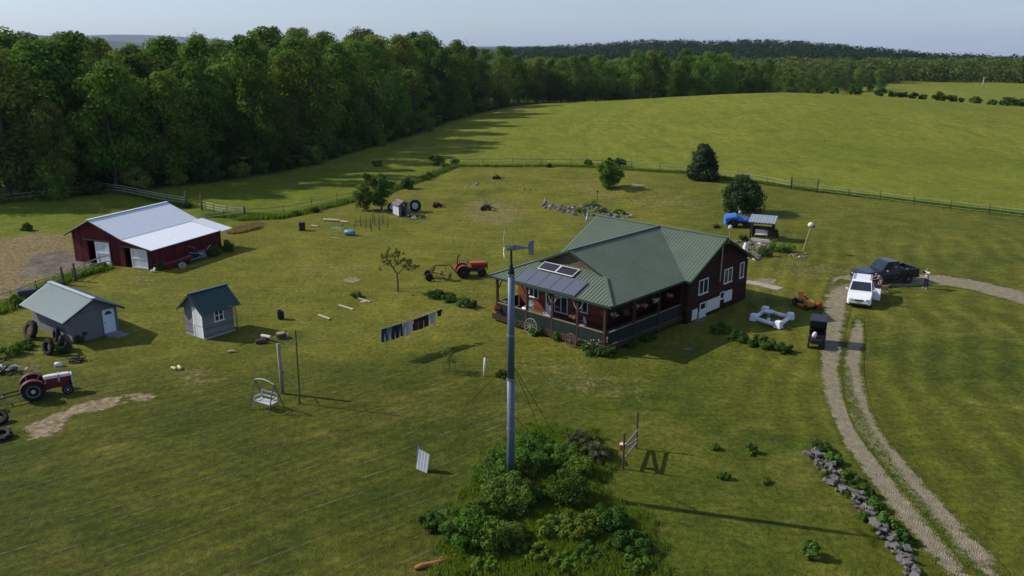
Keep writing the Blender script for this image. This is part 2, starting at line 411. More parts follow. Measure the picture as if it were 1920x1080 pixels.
DRYS = [([(870, 378), (925, 372), (985, 385), (985, 415), (930, 428), (860, 412)], .50), ([(1030, 330), (1100, 345), (1180, 365), (1300, 380), (1250, 395), (1100, 370)], .38),
        ([(1200, 350), (1330, 372), (1320, 395), (1220, 372)], .35), ([(960, 640), (1040, 665), (1130, 690), (1240, 705), (1200, 760), (1050, 740), (960, 690)], .33),
        ([(300, 690), (400, 680), (430, 715), (330, 740)], .38), ([(215, 508), (300, 515), (330, 540), (215, 535)], .42), ([(0, 600), (60, 590), (60, 620), (0, 625)], .42),
        ([(415, 430), (470, 418), (490, 424), (430, 442)], .9), ([(1450, 480), (1540, 490), (1640, 510), (1580, 530), (1440, 520)], .36), ([(0, 655), (70, 640), (120, 690), (30, 705)], .4),
        ([(560, 470), (720, 500), (640, 540), (520, 520)], .30), ([(690, 590), (850, 560), (960, 560), (900, 610), (740, 650)], .32)]
def densify(P, n=3): return P
A = {}
A['hay'] = m_in(HAYP, GX, GY, 1.2); A['pasture'] = m_in(PASTP, GX, GY, 1.0); A['straw'] = m_in(STRAWP, GX, GY, 2.2) * .95
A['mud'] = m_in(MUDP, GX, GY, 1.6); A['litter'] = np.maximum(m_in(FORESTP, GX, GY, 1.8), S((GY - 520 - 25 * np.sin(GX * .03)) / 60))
so = np.zeros_like(GX)
for P, k in SOILS: so = np.maximum(so, m_in(wpoly(P), GX, GY, .55) * k)
A['soil'] = so
for P, k in DRYS: A['straw'] = np.maximum(A['straw'], m_in(wpoly(P), GX, GY, 1.6) * k)
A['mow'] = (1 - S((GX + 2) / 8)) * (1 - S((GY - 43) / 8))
A['mow_right'] = S((GX - 11) / 5) * (1 - S((GY - 75) / 20))
LUSHL = [[(455, 412), (535, 406), (650, 380), (720, 362), (850, 313)], [(850, 312), (1060, 312), (1290, 325)], [(0, 585), (115, 528), (190, 505)], [(400, 405), (525, 408)]]
lu = np.zeros_like(GX)
for L, k in zip(LUSHL, (.8, .45, .9, .9)): lu = np.maximum(lu, k * (1 - S(pline([px(*p) for p in L], GX, GY) / 1.6)))
BUSHP = wpoly([(820, 1085), (835, 985), (925, 850), (1000, 800), (1110, 810), (1140, 860), (1125, 935), (1210, 965), (1245, 1085)])
lu = np.maximum(lu, m_in(BUSHP, GX, GY, .8))
A['lush'] = lu
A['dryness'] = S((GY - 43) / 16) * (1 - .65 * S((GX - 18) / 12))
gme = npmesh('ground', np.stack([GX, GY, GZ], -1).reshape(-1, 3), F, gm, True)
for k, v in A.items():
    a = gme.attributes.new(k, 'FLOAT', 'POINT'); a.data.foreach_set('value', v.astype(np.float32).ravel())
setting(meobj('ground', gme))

# ------------------------------------------------------------------ gravel drive and lane (ribbons a few mm above the lawn)
vm, nt, out = newmat('gravel track')
tc, gc, hgt, att = grass_nodes(nt)
fine = noise(nt, tc, 2.2, 6, .65); peb = nn(nt, 'ShaderNodeTexVoronoi'); peb.inputs['Scale'].default_value = 17; lk(nt, tc, peb.inputs['Vector'])
grv = mixc(nt, ramp01(nt, fine, .3, .7), (.225, .186, .118), (.41, .355, .24))
grv = mixc(nt, 1.0, grv, ramp01(nt, peb.outputs['Distance'], 0, .5, 1.2, .72), 'MULTIPLY')
e = mathn(nt, 'ADD', att('core'), mathn(nt, 'ADD', mathn(nt, 'MULTIPLY', mathn(nt, 'SUBTRACT', noise(nt, tc, .8, 6, .7), .5), 1.9), mathn(nt, 'MULTIPLY', mathn(nt, 'SUBTRACT', noise(nt, tc, 4.5, 4, .7), .5), 1.1)))
c = mixc(nt, ramp01(nt, e, .32, .62), gc, grv)
b = nn(nt, 'ShaderNodeBsdfPrincipled'); lk(nt, c, b.inputs['Base Color']); b.inputs['Roughness'].default_value = .95; b.inputs['Specular IOR Level'].default_value = .1
lk(nt, bumpn(nt, mathn(nt, 'ADD', fine, peb.outputs['Distance']), .07), b.inputs['Normal']); lk(nt, b.outputs[0], out.inputs[0])
def smooth_line(P, step=.5):
    P = [np.array(p) for p in P]; P = [2 * P[0] - P[1]] + P + [2 * P[-1] - P[-2]]; r = []
    for i in range(1, len(P) - 2):
        n = max(2, int(np.linalg.norm(P[i + 1] - P[i]) / step))
        for k in range(n):
            t = k / n; a, b_, c_, d_ = P[i - 1], P[i], P[i + 1], P[i + 2]
            r.append(.5 * ((2 * b_) + (c_ - a) * t + (2 * a - 5 * b_ + 4 * c_ - d_) * t * t + (3 * b_ - a - 3 * c_ + d_) * t ** 3))
    r.append(P[-2]); return np.array(r)
def ribbon(name, pts, widths, dz, core=(0, .55, 1, 1, .55, 0)):
    L = smooth_line(pts); n = len(L); tn = np.gradient(L, axis=0); tn /= np.linalg.norm(tn, axis=1)[:, None]
    nv = np.stack([-tn[:, 1], tn[:, 0]], -1); w = np.interp(np.linspace(0, 1, n), np.linspace(0, 1, len(widths)), widths)
    m = len(core); V, cr = [], []
    for j in range(m):
        o = (j / (m - 1) - .5); q = L + nv * (w * o)[:, None]; V.append(np.column_stack([q, tz(q[:, 0], q[:, 1]) + dz])); cr.append(core[j] * np.minimum(1, np.minimum(np.arange(n), np.arange(n)[::-1]) / 7))
    V = np.stack(V, 1).reshape(-1, 3); cr = np.stack(cr, 1).ravel(); ix = np.arange(n * m).reshape(n, m)
    me = npmesh(name, V, np.stack([ix[:-1, :-1], ix[:-1, 1:], ix[1:, 1:], ix[1:, :-1]], -1).reshape(-1, 4), vm, True)
    a = me.attributes.new('core', 'FLOAT', 'POINT'); a.data.foreach_set('value', cr.astype(np.float32))
    for nm in ('mow_right',):
        a = me.attributes.new(nm, 'FLOAT', 'POINT'); a.data.foreach_set('value', np.full(len(V), .6, np.float32))
    return setting(meobj(name, me))
rutL = [px(*p) for p in ((1606, 528), (1578, 548), (1566, 585), (1560, 640), (1557, 690), (1567, 745), (1596, 815), (1640, 880), (1705, 962), (1770, 1040), (1815, 1090), (1870, 1150))]
rutR = [px(*p) for p in ((1612, 590), (1605, 640), (1598, 690), (1605, 745), (1628, 805), (1682, 875), (1745, 945), (1812, 1022), (1866, 1090), (1920, 1150))]
ribbon('gravel_drive_rut', rutL, [2.8, 2.4, 1.75, 1.55, 1.5, 1.5, 1.6, 1.7], .020)
ribbon('gravel_drive_rut', rutR, [.6, 1.25, 1.35, 1.45, 1.5, 1.6], .028)
ribbon('gravel_lane', [px(*p) for p in ((1570, 552), (1600, 525), (1660, 528), (1720, 524), (1790, 528), (1860, 543), (1925, 561), (2050, 600))], [2.2, 3.4, 4.0, 4.0, 3.6, 3.5], .012, (0, .7, 1, 1, 1, .7, 0))
pth = MB(); a, b_ = p3(1400, 530), p3(1462, 545)
L = [(1398, 528), (1430, 534), (1463, 542)]
for i in range(2):
    q0, q1 = p3(*L[i]), p3(*L[i + 1]); pth.beam((*q0[:2], .012), (*q1[:2], .012), 1.0, .03)
setting(pth.obj('concrete_path', mat('old concrete', (.32, .30, .26), .9, sc=2)))
# ------------------------------------------------------------------ foliage
def leaves(lobes, per, size, flat=.8, up=.25, seed=0, inner=.25):
    """leaf faces spread over the shells of many clumps; returns V, F"""
    g = np.random.default_rng(seed); cs, rs = [], []
    L = np.array(lobes, float); w = L[:, 3] ** 2; n = np.maximum(6, (per * len(L) * w / w.sum())).astype(int)
    ids = np.repeat(np.arange(len(L)), n); N = len(ids)
    d = g.normal(size=(N, 3)); d[:, 2] += .25; d /= np.linalg.norm(d, axis=1)[:, None]
    rad = L[ids, 3] * np.where(g.random(N) < inner, g.uniform(.3, .8, N), g.uniform(.82, 1.18, N))
    P = L[ids, :3] + d * rad[:, None] * np.array([1, 1, flat])
    nrm = d + g.normal(size=(N, 3)) * .36 + np.array([0, 0, up]); nrm /= np.linalg.norm(nrm, axis=1)[:, None]
    t = np.cross(nrm, g.normal(size=(N, 3))); t /= np.linalg.norm(t, axis=1)[:, None]; b = np.cross(nrm, t)
    s = (size * g.uniform(.6, 1.35, N))[:, None]; k = g.uniform(.45, .8, N)[:, None]
    V = np.stack([P - t * s, P - b * s * k - nrm * s * .12, P + t * s, P + b * s * k - nrm * s * .12], 1).reshape(-1, 3)
    return V, np.arange(N * 4).reshape(N, 4)
def tree_lobes(h, rad, z0, shape, n, seed, rl=(.12, .215)):
    g = np.random.default_rng(seed); out = []
    lean = g.normal(0, .04, 2) * h
    ph = g.uniform(0, 6.28, 3); 
    for i in range(n):
        t = (i + .5) / n; z = z0 + (h - z0) * t ** .9
        R0 = rad * shape(t); a = g.uniform(0, 2 * math.pi)
        R0 *= 1 + .22 * math.sin(2 * a + ph[0]) + .14 * math.sin(3 * a + ph[1] + 4 * t)
        q = math.sqrt(g.uniform(.12, 1)); r = g.uniform(*rl) * rad * 2 * (1.1 - .45 * t)
        out.append((math.cos(a) * R0 * q * .86 + lean[0] * t, math.sin(a) * R0 * q * .86 + lean[1] * t, min(z, h - r * .7), r))
    return out
SH_BROAD = lambda t: (math.sin(math.pi * min(1, .18 + t * .84)) ** .65)
SH_OVAL = lambda t: (math.sin(math.pi * min(1, .12 + t * .88)) ** .9)
SH_SPIRE = lambda t: max(.06, (1 - t) ** .8)
SH_COLUMN = lambda t: .75 if t < .2 else (1 - .3 * t if t < .8 else max(.25, 3.0 * (1.05 - t)))
bark = mat('bark', (.105, .088, .070), .9, var=.4, sc=4, stretch=(1, 1, .25), bump=.03)
palebark = mat('pale weathered bark', (.17, .155, .135), .9, var=.4, sc=4, stretch=(1, 1, .25))
L_MAPLE = leafmat('maple leaves', (.050, .104, .014), (.124, .200, .024))
L_OLIVE = leafmat('olive leaves', (.068, .104, .018), (.142, .182, .034))
L_DARK = leafmat('dark leaves', (.026, .062, .011), (.078, .136, .020))
L_LIGHT = leafmat('fresh green leaves', (.074, .128, .014), (.168, .236, .028))
L_SHRUB = leafmat('shrub leaves', (.044, .096, .013), (.118, .200, .028))
L_FIR = leafmat('fir needles', (.010, .022, .010), (.028, .048, .020), .1)
def trunk_mb(h, r, limbs, seed, spread=.35, z0=.3, rise=.45):
    g = random.Random(seed); m = MB(); bend = [(g.uniform(-.02, .02) * h, g.uniform(-.02, .02) * h) for _ in range(4)]
    pts = [(0, 0, -.3)] + [(bend[i][0] * (i > 0), bend[i][1] * (i > 0), h * q) for i, q in enumerate((.06, .3, .58, .86))]
    m.tube(pts, [r * 1.35, r, r * .8, r * .5, r * .12], 8)
    for i in range(limbs):
        z = h * (z0 + (.82 - z0) * i / max(1, limbs)); a = g.uniform(0, 6.28) + i * 2.4; L = h * spread * g.uniform(.7, 1.1) * (1.1 - z / h * .6)
        p0 = Vector((0, 0, z)); p2 = Vector((math.cos(a) * L, math.sin(a) * L, z + L * rise * g.uniform(.8, 1.4))); p1 = (p0 + p2) / 2 + Vector((0, 0, -L * .06))
        m.tube([p0, p1, p2], [r * .42, r * .26, r * .06], 5)
    return m
TREEKINDS = []
def mk_kind(nm, desc, h, rad, z0, shape, nl, per, size, mt, seed, r=.32, limbs=7, flat=.8):
    V, F = leaves(tree_lobes(h, rad, z0, shape, nl, seed), per, size, flat, seed=seed)
    cm = npmesh('crown', V, F, mt); tm = trunk_mb(h, r, limbs, seed).mesh('trunk', bark)
    TREEKINDS.append((nm, desc, cm, tm, h))
for i in range(3): mk_kind('broadleaf_tree', 'broad mid green tree', 20, 6.0 + .6 * i, 2.5, SH_BROAD, 58, 125, .29, L_MAPLE, 40 + i)
for i in range(3): mk_kind('broadleaf_tree', 'olive green feathery tree', 20, 5.4 + .5 * i, 1.5, SH_OVAL, 64, 115, .25, L_OLIVE, 50 + i)
for i in range(2): mk_kind('broadleaf_tree', 'dark green dense tree', 20, 5.4 + .6 * i, 1.2, SH_BROAD, 60, 120, .28, L_DARK, 60 + i)
for i in range(2): mk_kind('broadleaf_tree', 'tall narrow green tree', 20, 4.0 + .4 * i, 2.5, SH_COLUMN, 56, 105, .27, L_MAPLE, 70 + i)
for i in range(2): mk_kind('broadleaf_tree', 'fresh light green round tree', 20, 6.2, 1.6, SH_BROAD, 58, 125, .29, L_LIGHT, 80 + i)
def put_tree(kind, x, y, h, label, cat='tree', group=None, rz=None, wide=1.0):
    nm, desc, cm, tm, h0 = TREEKINDS[kind]
    t = thing(nm, label, cat, (x, y, gz(x, y)), rnd.uniform(0, 6.28) if rz is None else rz, group); k = h / h0; t.scale = (k * wide, k * wide, k)
    meobj('trunk', tm, t); meobj('crown', cm, t); return t
def uv_of(x, y, z):
    d = y * CP + (CAMH - z) * SP; return 960 + x / d * FPX, 540 + ((CAMH - z) * CP - y * SP) / d * FPX
SKY = np.array([(-80, 62), (0, 58), (25, 60), (55, 76), (75, 88), (105, 62), (150, 62), (165, 78), (200, 72), (240, 90), (262, 88), (300, 60), (345, 68), (372, 70), (392, 86), (420, 80), (455, 68), (520, 54), (590, 55), (640, 72), (655, 74), (675, 56), (705, 68), (728, 76), (760, 60), (790, 62), (808, 76), (850, 72), (880, 84), (905, 92), (930, 82), (950, 94), (985, 108), (1080, 103), (1120, 103), (1160, 112), (1195, 92), (1230, 93), (1265, 98), (1290, 91), (1330, 96), (1370, 97), (1400, 110), (1430, 108), (1480, 124), (1540, 130), (1600, 127), (1660, 128), (1700, 150)], float)
def sky_v(u): return float(np.interp(u, SKY[:, 0], SKY[:, 1]))
def h_for(x, y, dv):
    """tree height whose top reaches the wooded skyline plus dv photo pixels"""
    u, _ = uv_of(x, y, 18); v = sky_v(u) + dv; d = (v - 540) / FPX; ang = (-SP - d * CP) / (CP - d * SP)
    return CAMH + ang * y - gz(x, y)
ORD = ['first', 'second', 'third', 'fourth', 'fifth', 'sixth', 'seventh', 'eighth', 'ninth', 'tenth', 'eleventh', 'twelfth', 'thirteenth', 'fourteenth', 'fifteenth', 'sixteenth', 'seventeenth', 'eighteenth', 'nineteenth', 'twentieth']
def ordn(i):
    if i < 20: return ORD[i]
    t, o = divmod(i + 1, 10); T = {2: 'twent', 3: 'thirt', 4: 'fort', 5: 'fift'}[t]
    return T + 'ieth' if o == 0 else T + 'y ' + ORD[o - 1]
# front edge of the wood, then the line of trees behind the crest of the hay field
EDGE = [(-78, 101), (-62, 104), (-50, 113), (-36, 129), (-30.5, 150), (-21.5, 186), (-12, 236), (6, 276)]
E_ = smooth_line(EDGE, .5); seg = np.r_[0, np.cumsum(np.linalg.norm(np.diff(E_, axis=0), axis=1))]
def at_edge(s, back):
    i = min(np.searchsorted(seg, s), len(E_) - 2); t = E_[min(i + 1, len(E_) - 1)] - E_[max(i - 1, 0)]; t = t / np.linalg.norm(t); nv = np.array([-t[1], t[0]])
    return E_[i] + nv * back
wood = []
s_, i = 2.0, 0
front = []
while s_ < seg[-1]:
    p = at_edge(s_, 4 + rnd.uniform(-1.2, 2.0)); front.append(p); s_ += rnd.uniform(5.4, 9.0) * (1 + s_ / 400)
kind_seq = [0, 3, 6, 1, 4, 8, 2, 5, 10, 7, 3, 0, 9, 4, 1, 11, 6, 5, 2, 3]
nf = 0
for i, (x, y) in enumerate(front):
    u, _ = uv_of(x, y, 0); k = kind_seq[(i * 7 + 3) % 20]
    h = np.clip(h_for(x, y, rnd.choice([4, 18, 40, 70, 100])), 8, 24)
    if u > -60: nf += 1
    lab = f"{TREEKINDS[k][1]}, {ordn(nf - 1)} from the left along the front edge of the wood" if u > -60 else 'tree of the wood beyond the left edge of the yard'
    put_tree(k, x, y, h, lab, 'tree', 'trees along the front edge of the wood', wide=rnd.uniform(.85, 1.1))
for row, (back, step, dvs) in enumerate(((11, 7.8, (0, 16, 40, 60)), (19, 7.8, (-4, 6, 22, 40)), (28, 8.4, (-6, 0, 14, 28)), (40, 9.5, (-6, 0, 8, 20)), (56, 11, (-2, 6, 14)))):
    s_ = rnd.uniform(0, 5)
    while s_ < seg[-1]:
        x, y = at_edge(s_, back + rnd.uniform(-2.5, 2.5)); u, _ = uv_of(x, y, 10)
        if u > -70:
            k = kind_seq[rnd.randrange(20)]
            h = np.clip(h_for(x, y, rnd.choice(dvs)), 9, 27)
            zone = 'behind the red barn' if u < 420 else ('above the small grey hut' if u < 800 else 'at its far end')
            put_tree(k, x, y, h, f"green treetop deep in the wood {zone}", 'tree', f"treetops deep in the wood {zone}", wide=rnd.uniform(.9, 1.2))
        s_ += step * rnd.uniform(.8, 1.25)
# trees in line behind the crest of the hay field (photo u, kind, y, dv)
ci = 0
CREST = [(1008, 3, 292, 0), (1030, 5, 300, 10), (1052, 2, 296, 6), (1078, 3, 290, 2), (1095, 1, 296, 0), (1118, 2, 290, 0), (1142, 5, 300, 16), (1165, 6, 300, 20), (1190, 10, 292, 0), (1214, 5, 290, 2), (1240, 8, 288, 0), (1262, 4, 294, 18), (1284, 9, 290, 0), (1306, 0, 298, 12), (1332, 2, 290, 0), (1360, 10, 292, 2), (1384, 7, 300, 16), (1408, 6, 296, 8), (1432, 0, 292, 0), (1456, 3, 300, 10)]
for u, k, y, dv in CREST:
    x = (u - 960) / FPX * (y * CP + 14 * SP); h = np.clip(h_for(x, y, dv), 7, 22)
    put_tree(k, x, y, h, f"{TREEKINDS[k][1]}, {ordn(ci)} from the left behind the crest of the hay field", 'tree', 'trees behind the crest of the hay field', wide=1.08); ci += 1
for j, (x, y, dv) in enumerate(((2, 284, 2), (8, 294, 4), (-4, 290, 0), (13, 300, 6), (-2, 305, 2), (6, 312, 6), (14, 318, 4), (-10, 300, 0), (20, 306, 10), (24, 318, 8))):
    put_tree(kind_seq[(j * 3) % 20], x, y, np.clip(h_for(x, y, dv), 8, 22), 'tree filling the corner where the wood meets the hay field crest', 'tree', 'trees where the wood meets the hay field crest', wide=1.2)
for j in range(22):
    u = 985 + j * 24 + rnd.uniform(-8, 8); y = 318 + rnd.uniform(-8, 22); x = (u - 960) / FPX * (y * CP + 14 * SP)
    h = np.clip(h_for(x, y, rnd.choice((12, 20, 28))), 6, 18)
    put_tree(kind_seq[rnd.randrange(20)], x, y, h, 'darker treetop filling a gap behind the row on the hay field crest', 'tree', 'treetops behind the row on the hay field crest', wide=1.2)
ci = 0
for u, y, dv in ((1478, 330, 2), (1500, 350, 8), (1522, 390, 4), (1545, 400, 2), (1566, 410, 8), (1588, 420, 2), (1608, 425, 0), (1630, 430, 6), (1652, 440, 2)):
    x = (u - 960) / FPX * (y * CP + 16 * SP); h = np.clip(h_for(x, y, dv), 6, 18)
    put_tree([0, 3, 10, 2, 1, 4, 10, 7, 10][ci], x, y, h, f"round tree, {ordn(ci)} from the left in the low clump beside the second meadow", 'tree', 'clump of trees beside the second meadow', wide=1.35); ci += 1
# ------------------------------------------------------------------ bare and half dead trees
def bare_tree(name, label, x, y, h, r, seed, crown=None, lean=0.0, group=None):
    g = random.Random(seed); t = thing(name, label, 'bare tree', (x, y, gz(x, y)), g.uniform(0, 6), group); m = MB()
    m.tube([(0, 0, -.2), (lean * .3, 0, h * .35), (lean * .6, .1, h * .7), (lean, 0, h)], [r * 1.2, r, r * .65, r * .1], 7)
    for i in range(16):
        q = .38 + .6 * i / 16; a = i * 2.4 + g.uniform(-.5, .5); L = h * .22 * (1.25 - q) * g.uniform(.7, 1.4) + .5
        p0 = Vector((lean * q, 0, h * q)); p2 = p0 + Vector((math.cos(a) * L, math.sin(a) * L, L * .8)); m.tube([p0, (p0 + p2) / 2 + Vector((0, 0, -.1)), p2], [r * .3, r * .18, .015], 4)
        for _ in range(3):
            f = g.uniform(.4, .9); q0 = p0.lerp(p2, f); q1 = q0 + Vector((g.uniform(-1, 1), g.uniform(-1, 1), g.uniform(.2, 1))) * L * .35; m.tube([q0, q1], [r * .1, .012], 3)
    m.obj('trunk', palebark, t)
    if crown: V, F = leaves(crown, 60, .2, seed=seed); meobj('crown', npmesh('crown', V, F, L_DARK), t)
    return t
def by_uy(u, y, zt=10): return (u - 960) / FPX * (y * CP + (CAMH - zt) * SP)
bare_tree('snag_tree', 'tall half dead tree with a pale trunk and tufted dark top at the wood edge', by_uy(682, 172), 172, 21.5, .22, 5, [(0, 0, 20, 1.2), (.9, .4, 19, 1.0), (-.8, .2, 18.6, .9), (.3, -.9, 17.6, .9), (1.2, -.2, 17.2, .8)], .5)
bare_tree('snag_tree', 'grey leafless snag in the gap where the wood meets the hay field', by_uy(975, 288), 288, 17, .22, 6)
bare_tree('snag_tree', 'thin bare treetop rising above the wood behind the barn', by_uy(362, 170), 170, 21.5, .16, 8)
bare_tree('snag_tree', 'bare grey spire above the far end of the wood', by_uy(878, 262), 262, 20, .18, 10)
# ------------------------------------------------------------------ shrubs
def shrub(name, label, x, y, h, r, mt, n=14, per=150, size=.12, seed=0, cat='shrub', group=None, flat=.85, stem=True, wide=(1, 1), shape=None):
    g = np.random.default_rng(seed + 900); lobes = []
    for i in range(n):
        a = g.uniform(0, 6.28); q = math.sqrt(g.random()); z = h * g.uniform(.12, .92) * (1 - .3 * q); rr = g.uniform(.2, .36) * min(r, h) * 1.15 * (1.0 if n < 30 else .62)
        lobes.append((math.cos(a) * r * q * .8 * wide[0], math.sin(a) * r * q * .8 * wide[1], max(z, rr * .6), rr))
    t = thing(name, label, cat, (x, y, gz(x, y)), 0, group)
    V, F = leaves(lobes, per, size, flat, seed=seed, inner=.3); meobj('foliage', npmesh('foliage', V, F, mt), t)
    m = MB(); gg = random.Random(seed)
    for i in range(7): a = gg.uniform(0, 6.28); m.tube([(0, 0, -.1), (math.cos(a) * r * .25, math.sin(a) * r * .25, h * .35), (math.cos(a) * r * .55, math.sin(a) * r * .55, h * .72)], [.035 + r * .012, .025, .008], 4)
    m.obj('stem', bark, t); return t
# understory along the wood edge
si, s_ = 0, 3.0
while s_ < seg[-1] - 12:
    x, y = at_edge(s_, rnd.uniform(-.6, 1.8)); u, _ = uv_of(x, y, 1); hh = rnd.uniform(2.0, 5.2)
    if -30 < u: 
        si += 1
        shrub('understory_bush', f"leafy bush at the foot of the wood, {ordn(si - 1)} from the left end", x, y, hh, hh * .62, [L_DARK, L_OLIVE, L_MAPLE][si % 3], 14, 70, .2, 300 + si, 'bush', 'bushes at the foot of the wood')
    s_ += rnd.uniform(3.6, 6.2)
# hedge along the crest on the right
for i, (u, v, r) in enumerate(((1530, 172, 1.6), (1562, 170, 1.7), (1603, 172, 2.3), (1652, 173, 1.9), (1672, 177, 1.4), (1690, 178, 1.5), (1712, 181, 1.4), (1733, 184, 1.3), (1762, 186, 2.0), (1788, 188, 1.7), (1802, 190, 1.0), (1828, 193, 2.0), (1862, 197, 1.2), (1890, 202, 2.3), (1916, 206, 1.9))):
    y = 252; x = (u - 960) / FPX * (y * CP + 15 * SP)
    shrub('hedge_bush', f"dark rounded bush, {ordn(i)} from the left along the hay field crest hedge", x, y, r * 1.25, r * 1.05, L_DARK, 12, 60, .26, 400 + i, 'bush', 'bushes along the crest of the hay field')
# ------------------------------------------------------------------ far woods: one mass each
def far_wood(name, pts, h, rad, mt, seed, per=58, size=1.25):
    g = np.random.default_rng(seed); base = []
    for k in range(7):
        V, F = leaves(tree_lobes(1, .42, .05, SH_BROAD, 16, seed + k, (.16, .26)), per / 16, .048, .9, seed=seed + k); base.append(V)
    Vs = []
    for i, (x, y) in enumerate(pts):
        V = base[i % 7]; a = g.uniform(0, 6.28); hh = h * g.uniform(.72, 1.22); c, s = math.cos(a), math.sin(a); w = hh * g.uniform(1.15, 1.7)
        Q = np.column_stack([(V[:, 0] * c - V[:, 1] * s) * w + x, (V[:, 0] * s + V[:, 1] * c) * w + y, V[:, 2] * hh + gz(x, y) - .5]); Vs.append(Q)
    V = np.concatenate(Vs); return meobj(name, npmesh(name, V, np.arange(len(V)).reshape(-1, 4), mt))
pts = []
g = np.random.default_rng(77)
for _ in range(9000):
    y = 330 + 1050 * g.random() ** .9; x = -60 + g.random() * (y * .68 + 60)
    u, v = uv_of(x, y, 5)
    if u < 955 or u > 1960: continue
    if u > 1505 and y < 500 + 25 * math.sin(x * .03): continue
    if u <= 1505 and y < 350: continue
    pts.append((x, y))
near = [p for p in pts if p[1] < 620][:1150]; far = [p for p in pts if p[1] >= 620][:3000]
FARL = leafmat('far leaves', (.034, .060, .012), (.090, .124, .022), .3)
tag(far_wood('valley_woodland', near, 12.5, 4, FARL, 21, 190), 'green woodland filling the valley beyond the second meadow', 'woodland', kind='stuff')
tag(far_wood('ridge_woodland', far, 14.5, 5, leafmat('ridge leaves', (.009, .024, .010), (.024, .046, .016), .3), 22, 100), 'dark woodland covering the far ridge', 'woodland', kind='stuff')
# ------------------------------------------------------------------ yard trees and shrubs
def yard_tree(name, label, u, v, h, rad, mt, shape=SH_OVAL, z0=.5, nl=40, per=110, size=.14, seed=1, r=.1, cat='tree', limbs=7, rl=(.09, .17)):
    x, y = px(u, v); t = thing(name, label, cat, (x, y, gz(x, y)), 0)
    V, F = leaves(tree_lobes(h, rad, z0, shape, nl, seed, rl), per, size, seed=seed); meobj('crown', npmesh('crown', V, F, mt), t)
    trunk_mb(h * .92, r, limbs, seed, .3, .2).obj('trunk', bark, t); return t
yard_tree('spruce_tree', 'dark conical evergreen standing alone at the hay field fence', 1318, 337, 5.2, 3.1, L_FIR, (lambda t: min(1, .7 + 2.5 * t) * (1 - t) ** .62), .1, 110, 90, .17, 101, .14, rl=(.10, .15))
yard_tree('round_tree', 'dark globe shaped tree behind the blue covered tractor', 1389, 399, 4.3, 2.95, leafmat('dark globe leaves', (.012, .028, .008), (.036, .060, .014), .2), SH_BROAD, .5, 60, 110, .15, 102, .14)
yard_tree('round_tree', 'small rounded green tree above the rock garden, left of the evergreen', 1137, 353, 3.7, 1.95, L_SHRUB, SH_OVAL, .5, 50, 110, .14, 103, .1)
yard_tree('fruit_tree', 'multi stemmed feathery tree left of its twin behind the grey hut', 688, 394, 4.4, 1.7, L_OLIVE, SH_OVAL, .5, 46, 60, .13, 104, .12, limbs=9)
yard_tree('fruit_tree', 'denser right hand tree of the pair behind the grey hut', 716, 394, 4.3, 1.65, L_SHRUB, SH_OVAL, .7, 46, 80, .13, 105, .12, limbs=9)
# sparse leaning tree left of the hay rake
x, y = px(746, 546); t = thing('sparse_tree', 'small sparse tree with a bent trunk left of the hay rake', 'tree', (x, y, gz(x, y)))
m = MB(); m.tube([(0, 0, -.1), (.03, 0, .8), (-.05, .1, 1.5), (-.5, .1, 2.2), (-.9, 0, 3.0)], [.085, .075, .065, .045, .02], 7)
m.tube([(-.02, .05, 1.35), (.5, 0, 1.9), (1.2, 0, 2.2)], [.05, .035, .015], 6); m.tube([(-.3, .1, 1.9), (.1, .2, 2.6), (.3, .1, 3.3)], [.045, .03, .012], 6); m.tube([(.5, 0, 1.9), (1.0, .2, 2.6)], [.03, .012], 5); m.tube([(.9, 0, 2.1), (1.6, -.1, 1.75)], [.025, .01], 5)
lob = []
for (cx, cy, cz, n) in ((-.9, 0, 3.0, 9), (.2, .1, 3.1, 9), (.9, .1, 2.5, 8), (1.5, 0, 1.9, 7), (-1.2, .2, 2.4, 6), (.3, .5, 2.4, 6), (-.4, -.4, 2.6, 6)):
    for _ in range(n):
        a = Vector((cx + rnd.gauss(0, .38), cy + rnd.gauss(0, .38), cz + rnd.gauss(0, .22))); lob.append((*a, .17)); m.tube([(cx * .8, cy * .8, cz - .25), a], [.014, .005], 3)
m.obj('trunk', bark, t); V, F = leaves(lob, 26, .075, seed=9, inner=.6); meobj('crown', npmesh('crown', V, F, leafmat('thin leaves', (.070, .084, .020), (.135, .145, .038))), t)
for i, (u, v, r, lab) in enumerate(((765, 354, 1.05, 'dark round bush by the fence above the grey hut'), (708, 311, .9, 'small dark bush where the pasture fence meets the wood'), (820, 309, 1.3, 'bushy clump at the fence corner below the hay field'), (835, 316, .8, 'low bush at the very corner of the pasture fence'), (853, 308, .8, 'small bush just right of the fence corner'), (1103, 312, .85, 'small dark bush on the hay field fence left of the pair'), (1140, 312, 1.1, 'left bush of the overlapping pair on the hay field fence'), (1162, 313, 1.2, 'right bush of the overlapping pair on the hay field fence'), (803, 332, .65, 'low bush halfway along the sloping pasture fence'), (592, 398, .45, 'little dark bush by the fence near the woodpile'), (350, 390, .55, 'dark low bush at the foot of the pasture gate post'), (50, 432, .6, 'dark clump of weeds alone in the paddock'), (1030, 314, .5, 'tiny bush on the hay field fence above the rock garden'), (553, 404, .4, 'tiny bush near the weedy fence end'))):
    x, y = px(u, v); shrub('fence_bush', lab, x, y, r * 1.35, r, [L_DARK, L_SHRUB, L_MAPLE][i % 3 if i not in (0, 11) else 0], 14, 90, .13, 500 + i, 'bush')
